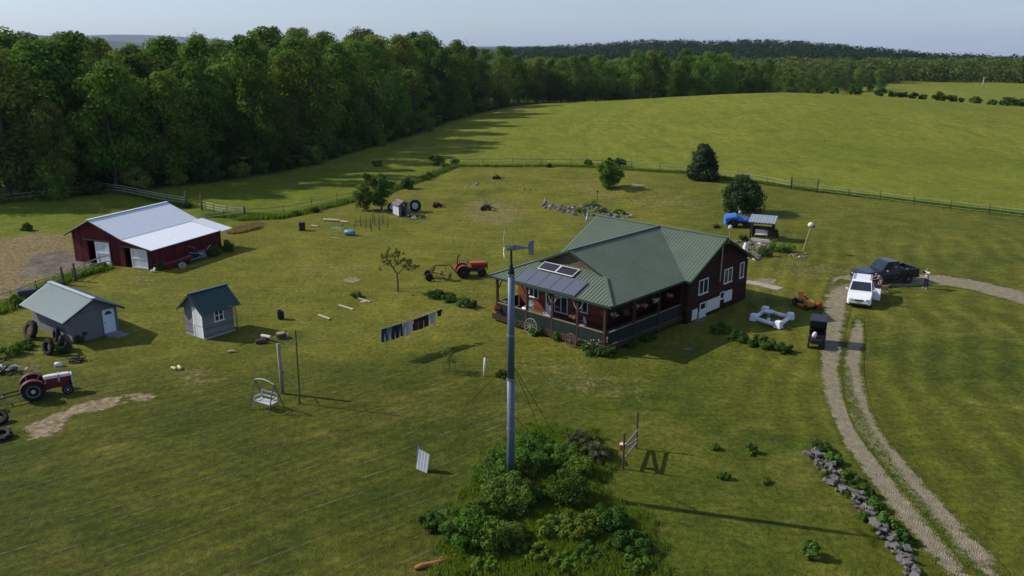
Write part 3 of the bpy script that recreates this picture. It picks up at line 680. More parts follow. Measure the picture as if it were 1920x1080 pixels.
# big clump round the turbine mast
BUSH = [(930, 905, 2.2, 1.15, L_SHRUB, 'tall green bush just left of the turbine mast base'), (985, 880, 1.9, 1.1, L_SHRUB, 'bushy shrub just right of the turbine mast'), (955, 955, 2.1, 1.1, L_OLIVE, 'grey green bush in front of the turbine mast'), (1010, 850, 1.3, 1.0, L_MAPLE, 'leafy bush behind the mast below the guy wires'), (1065, 942, 1.8, 1.0, L_SHRUB, 'round dark green bush right of the mast'), (1045, 870, 1.35, 1.0, L_MAPLE, 'mid green bush between the mast and the dry grass clump'),
        (880, 1020, 1.8, 1.0, L_SHRUB, 'green bush left below the mast'), (930, 1025, 1.6, .95, L_MAPLE, 'green bush in the middle below the mast'), (860, 1005, 1.5, .8, L_SHRUB, 'small light bush at the left end of the thicket'), (905, 985, 1.5, .9, L_SHRUB, 'green bush above the pair of green bushes below the mast'), (808, 985, .75, .55, L_DARK, 'separate small bush left of the thicket'), (1090, 1000, 1.1, .9, L_LIGHT, 'bright low bush at the right of the thicket'), (1140, 990, 1.0, .85, L_SHRUB, 'low bush by the stone heap in the thicket'), (1180, 1030, .8, .9, L_SHRUB, 'low sprawling bush at the right edge of the thicket'), (1040, 1000, .9, .8, L_LIGHT, 'low bright weeds bush below the round dark green bush'), (985, 945, 1.2, .7, L_DARK, 'shaded bush in the hollow right of the mast'), (1105, 850, 1.0, .8, L_OLIVE, 'olive bush under the pale dry grass'), (1085, 890, 1.1, .75, L_MAPLE, 'leafy bush between round bush and dry grass'), (1000, 1040, .55, .7, L_LIGHT, 'low light weeds at the bottom middle of the thicket'), (1110, 1045, .5, .7, L_SHRUB, 'low weeds patch below the stone heap'), (1060, 1060, .5, .6, L_LIGHT, 'low light weeds at the bottom right of the thicket'), (905, 1062, .45, .6, L_LIGHT, 'low light weeds below the pair of green bushes'), (1195, 1065, .5, .6, L_SHRUB, 'low weeds in the bottom right corner of the thicket'), (965, 1015, .9, .6, L_OLIVE, 'olive bush below the mast beside the bright low bushes')]
for i, (u, v, h, r, mt, lab) in enumerate(BUSH):
    x, y = px(u, v); shrub('thicket_bush', lab, x, y, h * .86, r * 1.12, mt, 46, 74, .062, 600 + i, 'bush', 'bushes of the thicket round the turbine mast')
G_DRYM = leafmat('dry grass mound', (.075, .088, .032), (.185, .185, .090), .35)
for i, (u, v, h, r, lab) in enumerate(((1085, 845, 1.25, .75, 'grey green dome of dry grass at the top of the thicket'), (1118, 862, 1.05, .7, 'pale dry grass dome at the right edge of the thicket'))):
    x, y = px(u, v); shrub('dry_grass_mound', lab, x, y, h, r, G_DRYM, 60, 70, .045, 650 + i, 'dry grass')
# hosta and flower bed shrubs etc.
for i, (u, v, h, r, mt, lab) in enumerate(((820, 558, .75, .8, L_DARK, 'dark bushy plant at the left end of the lawn flower bed'), (845, 566, .6, .7, L_SHRUB, 'leafy plant in the middle of the lawn flower bed'), (868, 572, .6, .7, L_SHRUB, 'leafy plant right of the middle of the lawn flower bed'), (886, 577, .55, .55, L_DARK, 'dark plant at the right end of the lawn flower bed'), (666, 557, .45, .6, L_SHRUB, 'lone leafy plant beside a flat stone on the lawn'),
        (1350, 622, .6, .7, L_SHRUB, 'leftmost bush of the row beside the house shadow'), (1382, 637, .7, .75, L_DARK, 'second bush in the row below the white frame'), (1420, 648, .75, .8, L_DARK, 'third bush in the row below the white frame'), (1440, 652, .6, .6, L_SHRUB, 'fourth bush in the row below the white frame'), (1468, 660, .5, .65, L_DARK, 'low last bush in the row, nearest the buggy'),
        (1452, 470, .9, 1.0, L_SHRUB, 'leafy shrub in the pond garden left of the leaning pole'), (1476, 474, .8, .9, L_LIGHT, 'bright shrub in the pond garden beside the leaning pole'), (1436, 480, .8, .8, L_DARK, 'dark shrub at the front of the pond garden'), (1453, 444, .9, .5, L_DARK, 'spiky plant right of the garden shelter'), (1395, 452, .8, .45, L_DARK, 'climbing plant left of the garden shelter'),
        (1107, 388, .75, 1.1, L_SHRUB, 'leafy bed plant in the middle of the rock garden'), (1130, 398, .6, .9, L_SHRUB, 'leafy plant in the right half of the rock garden'), (1090, 398, .5, .8, L_OLIVE, 'low plant at the front of the rock garden'), (1160, 401, .5, .9, L_SHRUB, 'low plant at the right end of the rock garden'),
        (1410, 850, .75, .32, L_LIGHT, 'small leafy sapling with a long shadow, upper lawn'), (1340, 842, .3, .25, L_LIGHT, 'tiny planted seedling left of the small leafy sapling'), (1357, 897, .3, .3, L_SHRUB, 'tiny seedling in the middle of the lawn below the frame'), (1520, 1042, .85, .36, L_LIGHT, 'bright bushy sapling near the lower end of the stone wall'), (1437, 906, .25, .2, L_OLIVE, 'tiny sapling between the frame and the stone wall'),
        (1500, 448, .01, .01, None, ''), (115, 660, .6, .6, L_DARK, 'weeds growing round the leaning tyres at the grey shed'), (150, 640, .7, .6, L_DARK, 'weeds at the near corner of the grey shed'), (55, 652, .5, .7, L_SHRUB, 'weeds in front of the half buried tyre'), (15, 665, .9, 1.0, L_SHRUB, 'weedy bush above the scrap heap at the left edge'), (30, 575, .9, .6, L_SHRUB, 'small bush beside the dark tank behind the grey shed'), (300, 505, .8, .5, L_SHRUB, 'weed clump at the near corner of the red barn'), (433, 470, 1.3, .9, L_DARK, 'dark bush at the far corner of the barn wall'), (402, 480, 1.0, .7, L_DARK, 'dark weeds against the shaded barn wall'),
        (1110, 664, .9, .75, L_DARK, 'bush with white flowers at the porch corner'), (1140, 667, .7, .6, L_DARK, 'dark bush at the corner of the porch side'), (1030, 625, .7, .6, L_DARK, 'bush between the two wagon wheels'), (1052, 636, .6, .6, L_DARK, 'round bush left of the lower wagon wheel'), (980, 612, .6, .6, L_DARK, 'bush left of the upper wagon wheel'), (945, 603, .8, .35, L_SHRUB, 'tall red flowering plant at the left porch post'), (1003, 628, .6, .45, L_SHRUB, 'bush in front of the upper wagon wheel'), (1180, 650, .6, .6, L_SHRUB, 'shaded bush beside the porch side'), (1215, 640, .5, .6, L_DARK, 'shaded low bush in the house shadow'))):
    if mt is None: continue
    x, y = px(u, v); shrub('garden_plant', lab, x, y, h, r, mt, 12, 75, .075, 700 + i, 'plant')
for i, (u, v, lab) in enumerate(((1540, 845, 'dark shrub at the upper end of the stone wall'), (1560, 870, 'shrub behind the upper part of the stone wall'), (1595, 905, 'green shrub between stone wall and drive, upper third'), (1618, 930, 'green shrub between stone wall and drive, middle'), (1640, 955, 'dark shrub between stone wall and drive, lower half'), (1662, 985, 'shrub nearest the lower bend of the stone wall'), (1690, 1020, 'last shrub along the drive side of the stone wall'), (1552, 895, 'small plant on the lawn side of the stone wall, upper'), (1590, 930, 'small plant on the lawn side of the stone wall, middle'), (1622, 975, 'small plant on the lawn side of the stone wall, lower'), (1645, 995, 'light green weed tuft on the lawn side of the stone wall'))):
    x, y = px(u, v); r = .46 if i < 7 else .28; shrub('wall_shrub', lab, x, y, r * 1.15, r, [L_DARK, L_SHRUB, L_SHRUB][i % 3], 14, 90, .07, 800 + i, 'shrub', 'shrubs along the stone wall')
# ------------------------------------------------------------------ tall grass and rough grass (nobody could count it)
G_ROUGH = leafmat('rough grass', (.070, .112, .013), (.155, .190, .030), .45); G_DRY = leafmat('dry grass', (.20, .15, .085), (.38, .29, .175), .3)
def tufts(name, P, h, w, mt, seed, blades=5, spread=.5):
    g = np.random.default_rng(seed); N = len(P) * blades; B = np.repeat(np.asarray(P), blades, 0) + g.normal(0, .07, (N, 2)); z = tz(B[:, 0], B[:, 1]); a = g.uniform(0, 6.28, N); hh = h * g.uniform(.5, 1.3, N); ln = hh * spread * g.uniform(.2, 1, N)
    c, s = np.cos(a), np.sin(a); ww = w * g.uniform(.7, 1.4, N)
    p0 = np.column_stack([B[:, 0] - s * ww, B[:, 1] + c * ww, z - .02]); p1 = np.column_stack([B[:, 0] + s * ww, B[:, 1] - c * ww, z - .02]); m0 = np.column_stack([B[:, 0] + c * ln * .4 + s * ww * .7, B[:, 1] + s * ln * .4 - c * ww * .7, z + hh * .6]); tp = np.column_stack([B[:, 0] + c * ln, B[:, 1] + s * ln, z + hh])
    V = np.stack([p0, p1, m0, tp], 1).reshape(-1, 3); return meobj(name, npmesh(name, V, np.arange(N * 4).reshape(N, 4), mt))
def in_poly(P, n, seed):
    g = np.random.default_rng(seed); lo, hi = P.min(0), P.max(0); Q = g.uniform(lo, hi, (n, 2)); return Q[sdist(P, Q[:, 0], Q[:, 1]) < 0]
def along(L, n, wd, seed):
    g = np.random.default_rng(seed); Q = smooth_line([px(*p) for p in L], .5); i = g.integers(0, len(Q), n); return Q[i] + g.normal(0, wd, (n, 2))
Q = in_poly(wpoly([(790, 1100), (800, 985), (905, 840), (1000, 780), (1130, 790), (1170, 860), (1150, 925), (1240, 950), (1275, 1100)]), 30000, 1); gq = np.random.default_rng(5)
Q = Q[gq.random(len(Q)) < 1 - S((sdist(BUSHP, Q[:, 0], Q[:, 1]) + .75 + .5 * np.sin(Q[:, 0] * 5) * np.sin(Q[:, 1] * 4)) / 1.2)]
tag(tufts('tall_grass', Q, .24, .011, G_ROUGH, 1), 'tall rough grass in the thicket round the turbine mast', 'grass', kind='stuff')
P = np.vstack([along(L, n, .38, i) for i, (L, n) in enumerate(((LUSHL[0], 4200), (LUSHL[1], 1500), (LUSHL[2], 1800), (LUSHL[3], 2600), ([(1290, 325), (1480, 352), (1700, 378), (1920, 405)], 2600), ([(0, 380), (200, 360), (350, 388)], 2400)))])
tag(tufts('tall_grass', P, .42, .03, G_ROUGH, 2, 4), 'unmown grass growing along the field fences', 'grass', kind='stuff')
P = in_poly(wpoly([(0, 1085), (0, 700), (300, 560), (900, 440), (1500, 480), (1920, 600), (1920, 1085)]), 9000, 8); gq = np.random.default_rng(6)
P = P[np.sin(P[:, 0] * .9 + 2 * np.sin(P[:, 1] * .5)) * np.sin(P[:, 1] * .8) > gq.uniform(-.6, .9, len(P))]
tag(tufts('short_grass', P, .10, .014, G_ROUGH, 9, 4, .8), 'scattered weeds and taller grass blades in the mown lawn', 'grass', kind='stuff')
P = np.vstack([in_poly(np.array([(rutL[i] + np.array(rutR[min(i, 9)])) / 2 + np.array([dx, 0]) for i, dx in [(k, -.35) for k in range(3, 11)] + [(k, .35) for k in range(10, 2, -1)]]), 9000, 31)])
tag(tufts('short_grass', P, .13, .014, G_ROUGH, 14, 3, .9), 'grass strip between the two gravel ruts', 'grass', kind='stuff')
# ------------------------------------------------------------------ buildings
M_BARNROOF = mat('galvanised barn roof', (.66, .69, .74), .40, .10, .14, .5, (1, 6, 1), spec=.5, col2=(.54, .57, .62))
M_LEANROOF = mat('newer galvanised roof', (.78, .80, .83), .40, .05, .10, .5, (1, 6, 1), col2=(.66, .69, .73))  # same metal as the main roof; stronger sunlight put into this lighter colour
M_BARNRED = mat('weathered red barn boards', (.125, .014, .016), .85, var=.45, sc=1.2, boards=(0, .22), bump=.02, col2=(.07, .010, .012))
M_BARNRED_Y = mat('weathered red barn boards side', (.125, .014, .016), .85, var=.45, sc=1.2, boards=(1, .22), bump=.02, col2=(.07, .010, .012))
M_WHITE = mat('white painted boards', (.70, .71, .72), .6, var=.15, sc=2, boards=(0, .3), col2=(.5, .5, .49))
M_TRIM = mat('white trim', (.74, .75, .76), .5, var=.1)
M_DARKIN = mat('dark interior', (.035, .03, .027), .95)
M_GREYMETAL = mat('grey metal', (.30, .31, .33), .45, .5, var=.2)
M_BLACK = mat('black rubber', (.016, .016, .017), .75, var=.3, sc=6)
M_WOODPOST = mat('weathered post wood', (.14, .11, .085), .9, var=.4, sc=5, stretch=(1, 1, .2), bump=.02)
M_GREYWOOD = mat('silvery grey wood', (.30, .255, .205), .85, var=.35, sc=4, stretch=(1, 1, .2), bump=.02)
def frame_of(p0, p1):
    d = Vector((p1[0] - p0[0], p1[1] - p0[1])); return math.atan2(d.y, d.x), d.length
def wall_open(m, x0, x1, y, th, top, holes):
    """front wall in the plane y..y+th from x0 to x1, under the roofline top(x), with rectangular openings (x0, x1, z0, z1)"""
    xs_ = sorted({x0, x1, *[h[0] for h in holes], *[h[1] for h in holes], *[b for b in top[1] if x0 < b < x1]})
    for a, b in zip(xs_[:-1], xs_[1:]):
        hs = sorted([h for h in holes if h[0] < b - 1e-4 and h[1] > a + 1e-4], key=lambda h: h[2]); z = -.15
        for h in hs + [None]:
            if h is None: za, zb = top[0](a), top[0](b)
            else: za = zb = h[2]
            if za > z + .01 or zb > z + .01:
                vs = [(a, y, z), (b, y, z), (b, y, zb), (a, y, za), (a, y + th, z), (b, y + th, z), (b, y + th, zb), (a, y + th, za)]
                m.add(vs, [(0, 1, 2, 3), (5, 4, 7, 6), (0, 3, 7, 4), (1, 5, 6, 2), (3, 2, 6, 7), (0, 4, 5, 1)])
            if h: z = h[3]
def window(parent, c, w, h, axis, rows=2, cols=2, m=None, depth=.05, name='window'):
    """framed window facing -y (axis 'y') or +x (axis 'x'); c is the centre of its outer face"""
    f = MB(); t = .055; T = (lambda x, y, z: (c[0] + x, c[1] - y, c[2] + z)) if axis == 'y' else ((lambda x, y, z: (c[0] + y, c[1] + x, c[2] + z)))
    def bar(x0, x1, z0, z1, d=depth):
        a, b = T(x0, 0, z0), T(x1, d, z1); f.bb(min(a[0], b[0]), max(a[0], b[0]), min(a[1], b[1]), max(a[1], b[1]), min(a[2], b[2]), max(a[2], b[2]))
    bar(-w / 2, w / 2, h / 2 - t, h / 2); bar(-w / 2 - .03, w / 2 + .03, -h / 2 - .02, -h / 2 + t, depth + .03)
    bar(-w / 2, -w / 2 + t, -h / 2 + t, h / 2 - t); bar(w / 2 - t, w / 2, -h / 2 + t, h / 2 - t)
    for i in range(1, cols): x = -w / 2 + w * i / cols; bar(x - t * .5, x + t * .5, -h / 2 + t, h / 2 - t, depth * .9)
    for i in range(1, rows): z = -h / 2 + h * i / rows; bar(-w / 2 + t, w / 2 - t, z - t * .35, z + t * .35, depth * .8)
    fo = f.obj(name, m or M_TRIM, parent); g = MB(); a, b = T(-w / 2 + t * .5, .002, -h / 2 + t * .5), T(w / 2 - t * .5, .015, h / 2 - t * .5)
    g.bb(min(a[0], b[0]), max(a[0], b[0]), min(a[1], b[1]), max(a[1], b[1]), a[2], b[2]); g.obj('pane', glass(), fo); return fo

# ---- red barn: local x along the front (right is +x), y to the back
B0, BL = px(286, 507), px(142, 489); brz, bw = frame_of(BL, B0); BW = 9.1; BD = 8.9
barn = thing('red_barn', 'low red barn with pale metal roof, lean-to and two white sliding doors', 'barn', (BL[0], BL[1], 0), brz)
def btop(x): return 2.82 + .48 * x if x < 2.55 else (4.05 - .395 * (x - 2.55) if x < 6.25 else 2.588 - .205 * (x - 6.25))
BT = (lambda x: btop(x) - .06, (2.55, 6.25))
m = MB(); wall_open(m, 0, BW, 0, .14, BT, [(1.75, 2.95, -.15, 2.05), (6.05, 7.0, -.15, 1.75)]); m.obj('front_wall', M_BARNRED, barn)
m = MB(); m.bb(BW - .14, BW - .002, .14, BD, -.15, btop(BW) - .07); m.obj('side_wall', M_BARNRED_Y, barn); m = MB(); m.bb(.002, .14, .14, BD, -.15, btop(0) - .07); m.obj('side_wall', M_BARNRED_Y, barn)
m = MB(); wall_open(m, .14, BW - .14, BD - .14, .138, BT, []); m.obj('back_wall', M_BARNRED, barn)
m = MB(); m.bb(.15, BW - .15, .15, BD - .15, -.2, .01); m.obj('floor', M_DARKIN, barn)
m = MB(); f, bk = -.35, BD + .35
m.roof([(-.55, f, btop(-.55)), (2.55, f, 4.05), (2.55, bk, 4.05), (-.55, bk, btop(-.55))], .05, .6, .03, .015)
m.roof([(2.55, f, 4.05), (6.25, f, btop(6.249)), (6.25, bk, btop(6.249)), (2.55, bk, 4.05)], .05, .6, .03, .015)
m.beam((2.55, f - .02, 4.08), (2.55, bk + .02, 4.08), .28, .05); m.obj('roof', M_BARNROOF, barn)
m = MB(); m.roof([(6.18, f, btop(6.25) - .02), (BW + .45, f, btop(BW + .45)), (BW + .45, BD - .6, btop(BW + .45)), (6.18, BD - .6, btop(6.25) - .02)], .05, .6, .03, .015); m.obj('lean_to_roof', M_LEANROOF, barn)
m = MB(); m.roof([(6.22, BD - .6, btop(6.25) + .03), (BW + .75, BD - .6, btop(BW + .75) + .05), (BW + .75, BD + .9, btop(BW + .75) + .05), (6.22, BD + .9, btop(6.25) + .03)], .04, .6, .03, .015); m.obj('awning', M_BARNROOF, barn)
m = MB()
for x0, x1 in ((-.55, 2.55), (2.55, 6.25), (6.25, BW + .45)): m.beam((x0, f - .02, btop(x0 + .001) - .12), (x1, f - .02, btop(x1 - .001) - .12), .03, .12)
m.obj('fascia', mat('dark red trim', (.05, .009, .010)), barn)
for x0, x1, h in ((2.78, 4.42, 2.08), (6.93, 8.72, 1.82)):
    m = MB(); m.bb(x0, x1, -.10, -.04, .04, h); d = m.obj('door', M_WHITE, barn); q = MB()
    for z in (.1, h * .5, h - .12): q.bb(x0 + .02, x1 - .02, -.13, -.101, z, z + .12)
    q.bb(x0, x0 + .1, -.128, -.1, .04, h); q.bb(x1 - .1, x1, -.128, -.1, .04, h); q.obj('brace', M_TRIM, d)
for x0, x1, z in ((1.2, 4.5, 2.16), (5.8, 8.9, 1.86)):
    if z < 2: x1 = 8.75
    m = MB(); m.bb(x0, x1, -.12, -.02, z, z + .07); m.obj('door_track', mat('rusty rail', (.20, .12, .085), .8), barn)
# things lying along the barn wall, in its shade
def barnp(x, y, z=0): 
    v = Matrix.Rotation(brz, 3, 'Z') @ Vector((x, y, z)); return (BL[0] + v.x, BL[1] + v.y, z)
m = MB(); m.tube([(0, 0, .45), (1.4, 0, .5), (2.9, 0, .62)], [.17, .19, .19], 10); m.tube([(.1, -.02, .16), (2.8, .05, .22)], .12, 8); m.bb(.2, .34, -.3, .25, 0, .32); m.bb(2.5, 2.64, -.3, .25, 0, .44); m.obj('red_auger', mat('dull red paint', (.13, .025, .025), .6, var=.4), None, True, barnp(BW + .9, .5), brz + R(82))
tag(bpy.data.objects['red_auger'], 'long dull red auger tubes lying against the shaded barn wall', 'auger')
def junk(name, label, cat, x, y, z, n, spread, sizes, mats_, seed, parts='scrap_piece'):
    g = random.Random(seed); t = thing(name, label, cat, (x, y, z)); 
    for i in range(n):
        m = MB(); k = g.randrange(len(mats_)); q = (g.gauss(0, spread[0]), g.gauss(0, spread[1]), abs(g.gauss(0, spread[2]))); s = g.uniform(*sizes)
        if g.random() < .5: m.box((q[0], q[1], q[2] + s * .25), (s, s * g.uniform(.2, .6), s * g.uniform(.08, .4)), g.uniform(0, 3), jit=.02, rx=g.uniform(-.4, .4), ry=g.uniform(-.4, .4))
        else: a = g.uniform(0, 6.28); m.tube([(q[0], q[1], q[2] + .05), (q[0] + math.cos(a) * s, q[1] + math.sin(a) * s, q[2] + .05 + g.uniform(0, s * .5))], s * .09, 6)
        m.obj(parts, mats_[k], t)
    return t
M_RUST = mat('rust', (.14, .055, .03), .85, .2, var=.5, sc=4); M_DKIRON = mat('dark iron', (.035, .032, .032), .6, .4, var=.3); M_BLUEGREY = mat('blue grey paint', (.14, .18, .25), .5)
q = barnp(BW + 1.0, 4.4); junk('scrap_heap', 'dark heap of farm scrap against the shaded barn wall', 'scrap heap', *q, 26, (.45, .8, .3), (.3, .9), [M_DKIRON, M_BLUEGREY, M_GREYMETAL], 3)
q = barnp(BW + 1.5, 1.9); m = MB(); m.lathe((0, 0, .0), (0, 0, 1), [(.28, 0), (.32, .3), (.30, .33), (.24, .3), (.2, .06)], 14); m.obj('grey_tub', mat('pale tub plastic', (.36, .34, .31)), None, True, q); tag(bpy.data.objects['grey_tub'], 'pale tub tipped in the grass beside the shaded barn wall', 'tub'); bpy.data.objects['grey_tub'].rotation_euler = (R(48), 0, .6)
q = barnp(BW + .5, -.5); m = MB(); m.box((0, 0, .12), (.42, .3, .22), .3, .8); m.box((.1, .2, .3), (.2, .26, .16), .8, .7); o = m.obj('white_feed_sack', mat('white sacking', (.7, .68, .62), .9), None, False, q, bevel=.04); tag(o, 'crumpled white sack by the near corner of the barn', 'sack')

# ---- hayfield side: straw heap and rail fence fans
m = MB(); 
V_ = in_poly(wpoly([(425, 440), (440, 428), (490, 417), (488, 428), (450, 438)]), 1500, 21)
tag(tufts('straw_heap', V_, .30, .03, G_DRY, 22, 4, 1.2), 'ridge of brown old straw at the back corner of the barn', 'straw', kind='stuff')

# ---- large grey shed
M_SHEDROOF = mat('pale blue green metal roof', (.185, .25, .255), .45, .1, .1, .8)
M_SHEDWALL = mat('grey board sheeting', (.165, .160, .172), .9, var=.25, sc=2.5, bump=.01, col2=(.11, .107, .115))
def gable_shed(name, label, loc, rz, w, d, ze, zr, over, m_wall, m_roof, rib, cat='shed', holes=(), back=.3, front=.35, fascia=None):
    """gable faces -y; eaves along y"""
    t = thing(name, label, cat, loc, rz); top = (lambda x: ze + (zr - ze) * (1 - abs(x - w / 2) / (w / 2)) - .05, (w / 2,))
    m = MB(); wall_open(m, 0, w, 0, .1, top, list(holes)); wall_open(m, .1, w - .1, d - .1, .098, top, []); m.bb(.002, .1, .1, d - .002, -.15, ze - .06); m.bb(w - .1, w - .002, .1, d - .002, -.15, ze - .06); m.bb(.1, w - .1, .1, d - .1, -.2, .02); m.obj('wall', m_wall, t)
    k = (zr - ze) / (w / 2); m = MB()
    m.roof([(-over[0], -front, ze - k * over[0]), (w / 2, -front, zr), (w / 2, d + back, zr), (-over[0], d + back, ze - k * over[0])], .04, rib, .05, .025)
    m.roof([(w / 2, -front, zr), (w + over[1], -front, ze - k * over[1]), (w + over[1], d + back, ze - k * over[1]), (w / 2, d + back, zr)], .04, rib, .05, .025); m.obj('roof', m_roof, t)
    m = MB(); m.beam((w / 2, -front - .02, zr + .035), (w / 2, d + back + .02, zr + .035), .30, .04); m.obj('ridge_cap', fascia or mat('bright ridge metal', (.62, .64, .66), .35, .4), t)
    m = MB()
    for x0, x1 in ((-over[0], w / 2), (w + over[1], w / 2)): m.beam((x0, -front - .012, (ze - k * over[0] if x0 < 0 else ze - k * over[1]) - .09), (x1, -front - .012, zr - .09), .025, .11)
    m.obj('fascia', mat('dark trim', (.045, .05, .055)), t); return t
S0, S1 = px(137, 645), px(224, 622); srz, sw = frame_of(S0, S1)
shed = gable_shed('grey_shed', 'large grey shed with pale green metal roof and white panelled door', (S0[0], S0[1], 0), srz, 3.15, 5.9, 1.98, 2.82, (.62, .42), M_SHEDWALL, M_SHEDROOF, .23, holes=[(2.12, 2.98, -.15, 1.78)])
m = MB(); m.bb(2.14, 2.96, .0, .05, .03, 1.77); d = m.obj('door', mat('pale blue white door', (.60, .66, .74), .5, var=.1), shed)
m = MB(); m.lathe((2.55, -.012, 1.42), (0, 1, 0), [(.24, 0), (.24, .015)], 20); 
m.v = [(x, y, max(z, 1.42)) for x, y, z in m.v]; m.obj('fanlight', glass(), d); m = MB(); m.box((2.24, -.02, .9), (.05, .06, .05)); m.obj('handle', M_DKIRON, d)
m = MB()
for x in (2.3, 2.64):
    for z0, z1 in ((.15, .75), (.85, 1.3)): m.bb(x, x + .2, -.008, .001, z0, z1)
m.obj('panel', mat('pale blue white door', ()), d)
m = MB(); m.bb(-.01, 3.16, -.03, -.002, 1.9, 1.98); m.bb(2.04, 2.12, -.03, -.002, .0, 1.895); m.bb(2.98, 3.06, -.03, -.002, .0, 1.895); m.obj('trim', mat('blue grey trim', (.10, .13, .17)), shed)
m = MB(); m.box((2.55, -.42, .08), (1.0, .6, .16)); m.box((2.8, -.95, .035), (.9, .45, .07), .15); o = m.obj('door_step', mat('grey stone step', (.22, .21, .215), .9), shed)
# ---- small shed
K0, KL = px(386, 637), px(350, 625); krz, kw = frame_of(KL, K0)
M_SMALLWALL = mat('grey clapboard', (.20, .195, .205), .9, var=.25, sc=2, boards=(2, .16), bump=.01, col2=(.14, .135, .145))
M_DKGREEN = mat('dark green metal roof', (.040, .082, .080), .5, .1, .12, .8)
hut = gable_shed('small_shed', 'small grey shed with dark green roof, double white doors and one window', (KL[0], KL[1], 0), krz, 2.2, 2.3, 2.15, 3.05, (.45, .35), M_SMALLWALL, M_DKGREEN, .23, front=.3, back=.45, fascia=mat('green ridge metal', (.05, .10, .095), .45, .1))
m = MB(); m.bb(1.02, 2.1, -.06, -.003, .03, 1.02); m.bb(1.02, 2.1, -.06, -.003, 1.05, 2.1); m.bb(1.02, 2.1, -.085, -.06, .9, 1.02); m.bb(1.02, 1.12, -.085, -.06, .05, .85); m.obj('door', M_WHITE, hut)
window(hut, (2.2, 1.15, 1.45), .72, .82, 'x', 2, 2)
m = MB(); m.bb(-.03, 2.23, -.03, 2.33, -.05, .12); m.obj('foundation', mat('pale stone footing', (.34, .32, .28), .9), hut)
x, y = px(446, 624); m = MB(); m.tube([(0, 0, 0), (0, 0, 1.7), (-.06, -.05, 1.88), (-.22, -.12, 1.96), (-.4, -.2, 1.98)], .035, 7); m.tube([(-.06, -.05, 1.9), (.02, -.02, 1.9)], .05, 6)
tag(m.obj('standpipe', mat('brassy pipe', (.30, .26, .13), .5, .4), None, True, (x, y, 0)), 'tall bent yellowish pipe standing at the right of the small shed', 'pipe')
# ---- tiny hut at the back with open front
H0, HL = px(757, 411), px(737, 402); hrz, _ = frame_of(HL, H0)
t = thing('animal_hut', 'tiny pale grey hut with an open dark front below the pair of trees', 'hut', (HL[0], HL[1], gz(*HL)), hrz)
m = MB(); m.bb(0, 1.8, 0, .05, .1, 1.25); m.bb(0, .05, .05, 1.25, .1, 1.4); m.bb(1.75, 1.8, 1.0, 1.25, .1, 1.62); m.bb(1.75, 1.8, .052, .3, .1, 1.3); m.bb(.05, 1.75, 1.2, 1.25, .1, 1.4); m.obj('wall', mat('pale grey board', (.46, .46, .50), .8, boards=(0, .2), var=.15), t)
m = MB(); m.roof([(-.15, -.15, 1.22), (1.95, -.15, 1.28), (1.95, .62, 1.85), (-.15, .62, 1.8)], .05); m.roof([(-.15, .62, 1.8), (1.95, .62, 1.85), (1.95, 1.4, 1.5), (-.15, 1.4, 1.4)], .05); m.obj('roof', mat('grey brown shingle', (.165, .145, .14), .9, boards=(1, .2), var=.25), t)
m = MB(); m.bb(.06, 1.74, .06, 1.19, .1, .14); m.obj('floor', M_DARKIN, t)
# ---- log house
k_ = .974
house = thing('log_house', 'single storey red brown log house with green metal roof and wraparound porch', 'house', (2.33 * k_, 54.53 * k_, CAMH * (1 - k_)), math.atan2(-.69, .724)); house.scale = (k_,) * 3
GZ0 = -.56
M_HROOF = mat('green metal roof', (.114, .150, .108), .55, .05, .22, .5, spec=.25)
M_LOGSHADE = mat('dark stained logs', (.046, .020, .013), .8, var=.3, sc=1.5, boards=(2, .19), bump=.04, spec=.1, col2=(.045, .013, .009))  # same logs as the front wall; shade put into this darker colour
M_LOGLIT = mat('orange brown stained logs', (.165, .045, .018), .65, var=.3, sc=1.5, boards=(2, .19), bump=.04, col2=(.18, .05, .022))  # sunlit copy of the logs, direct sun put into the colour
M_PORCHBROWN = mat('brown porch timber', (.050, .026, .020), .75, var=.3, sc=3)
M_PORCHGREEN = mat('dark green rail boards', (.011, .025, .019), .7, var=.25, sc=3, boards=(0, .12))
M_PORCHGREENY = mat('dark green rail boards side', (.011, .025, .019), .7, var=.25, sc=3, boards=(1, .12))
E_, Hh, sl, sm = 2.9, 5.3, .4324, .505
m = MB(); RB = .27
m.roof([(-5.55, 0, 2.9), (5.55, 0, 2.9), (3.15, 2.4, 3.938), (2.78, 2.8, 4.11), (-2.78, 2.8, 4.11), (-3.15, 2.4, 3.938)], .06, RB)
m.roof([(5.55, 0, 2.9), (5.55, 8.65, 2.9), (0, 13.4, 5.3), (0, 2.4, 5.3), (3.15, 2.4, 3.938)], .06, RB)
m.roof([(-5.55, 0, 2.9), (-3.15, 2.4, 3.938), (0, 2.4, 5.3), (0, 13.4, 5.3), (-5.55, 8.65, 2.9)], .06, RB)
m.roof([(6.05, 8.65, 2.9), (6.05, 13.4, 5.3), (0, 13.4, 5.3), (5.55, 8.65, 2.9)], .06, RB)
m.roof([(-6.2, 8.65, 2.9), (-5.55, 8.65, 2.9), (0, 13.4, 5.3), (-6.2, 13.4, 5.3)], .06, RB)
m.roof([(6.05, 18.15, 2.9), (-6.2, 18.15, 2.9), (-6.2, 13.4, 5.3), (6.05, 13.4, 5.3)], .06, RB); m.obj('roof', M_HROOF, house)
m = MB()
for a, b in (((0, 2.36, 5.335), (0, 13.4, 5.335)), ((-6.22, 13.4, 5.335), (6.07, 13.4, 5.335)), ((5.55, 0, 2.94), (3.15, 2.4, 3.975)), ((-5.55, 0, 2.94), (-3.15, 2.4, 3.975))): m.beam(a, b, .24, .05)
m.obj('ridge_cap', M_HROOF, house)
m = MB(); dk = mat('dark green trim', (.022, .042, .034), .6)
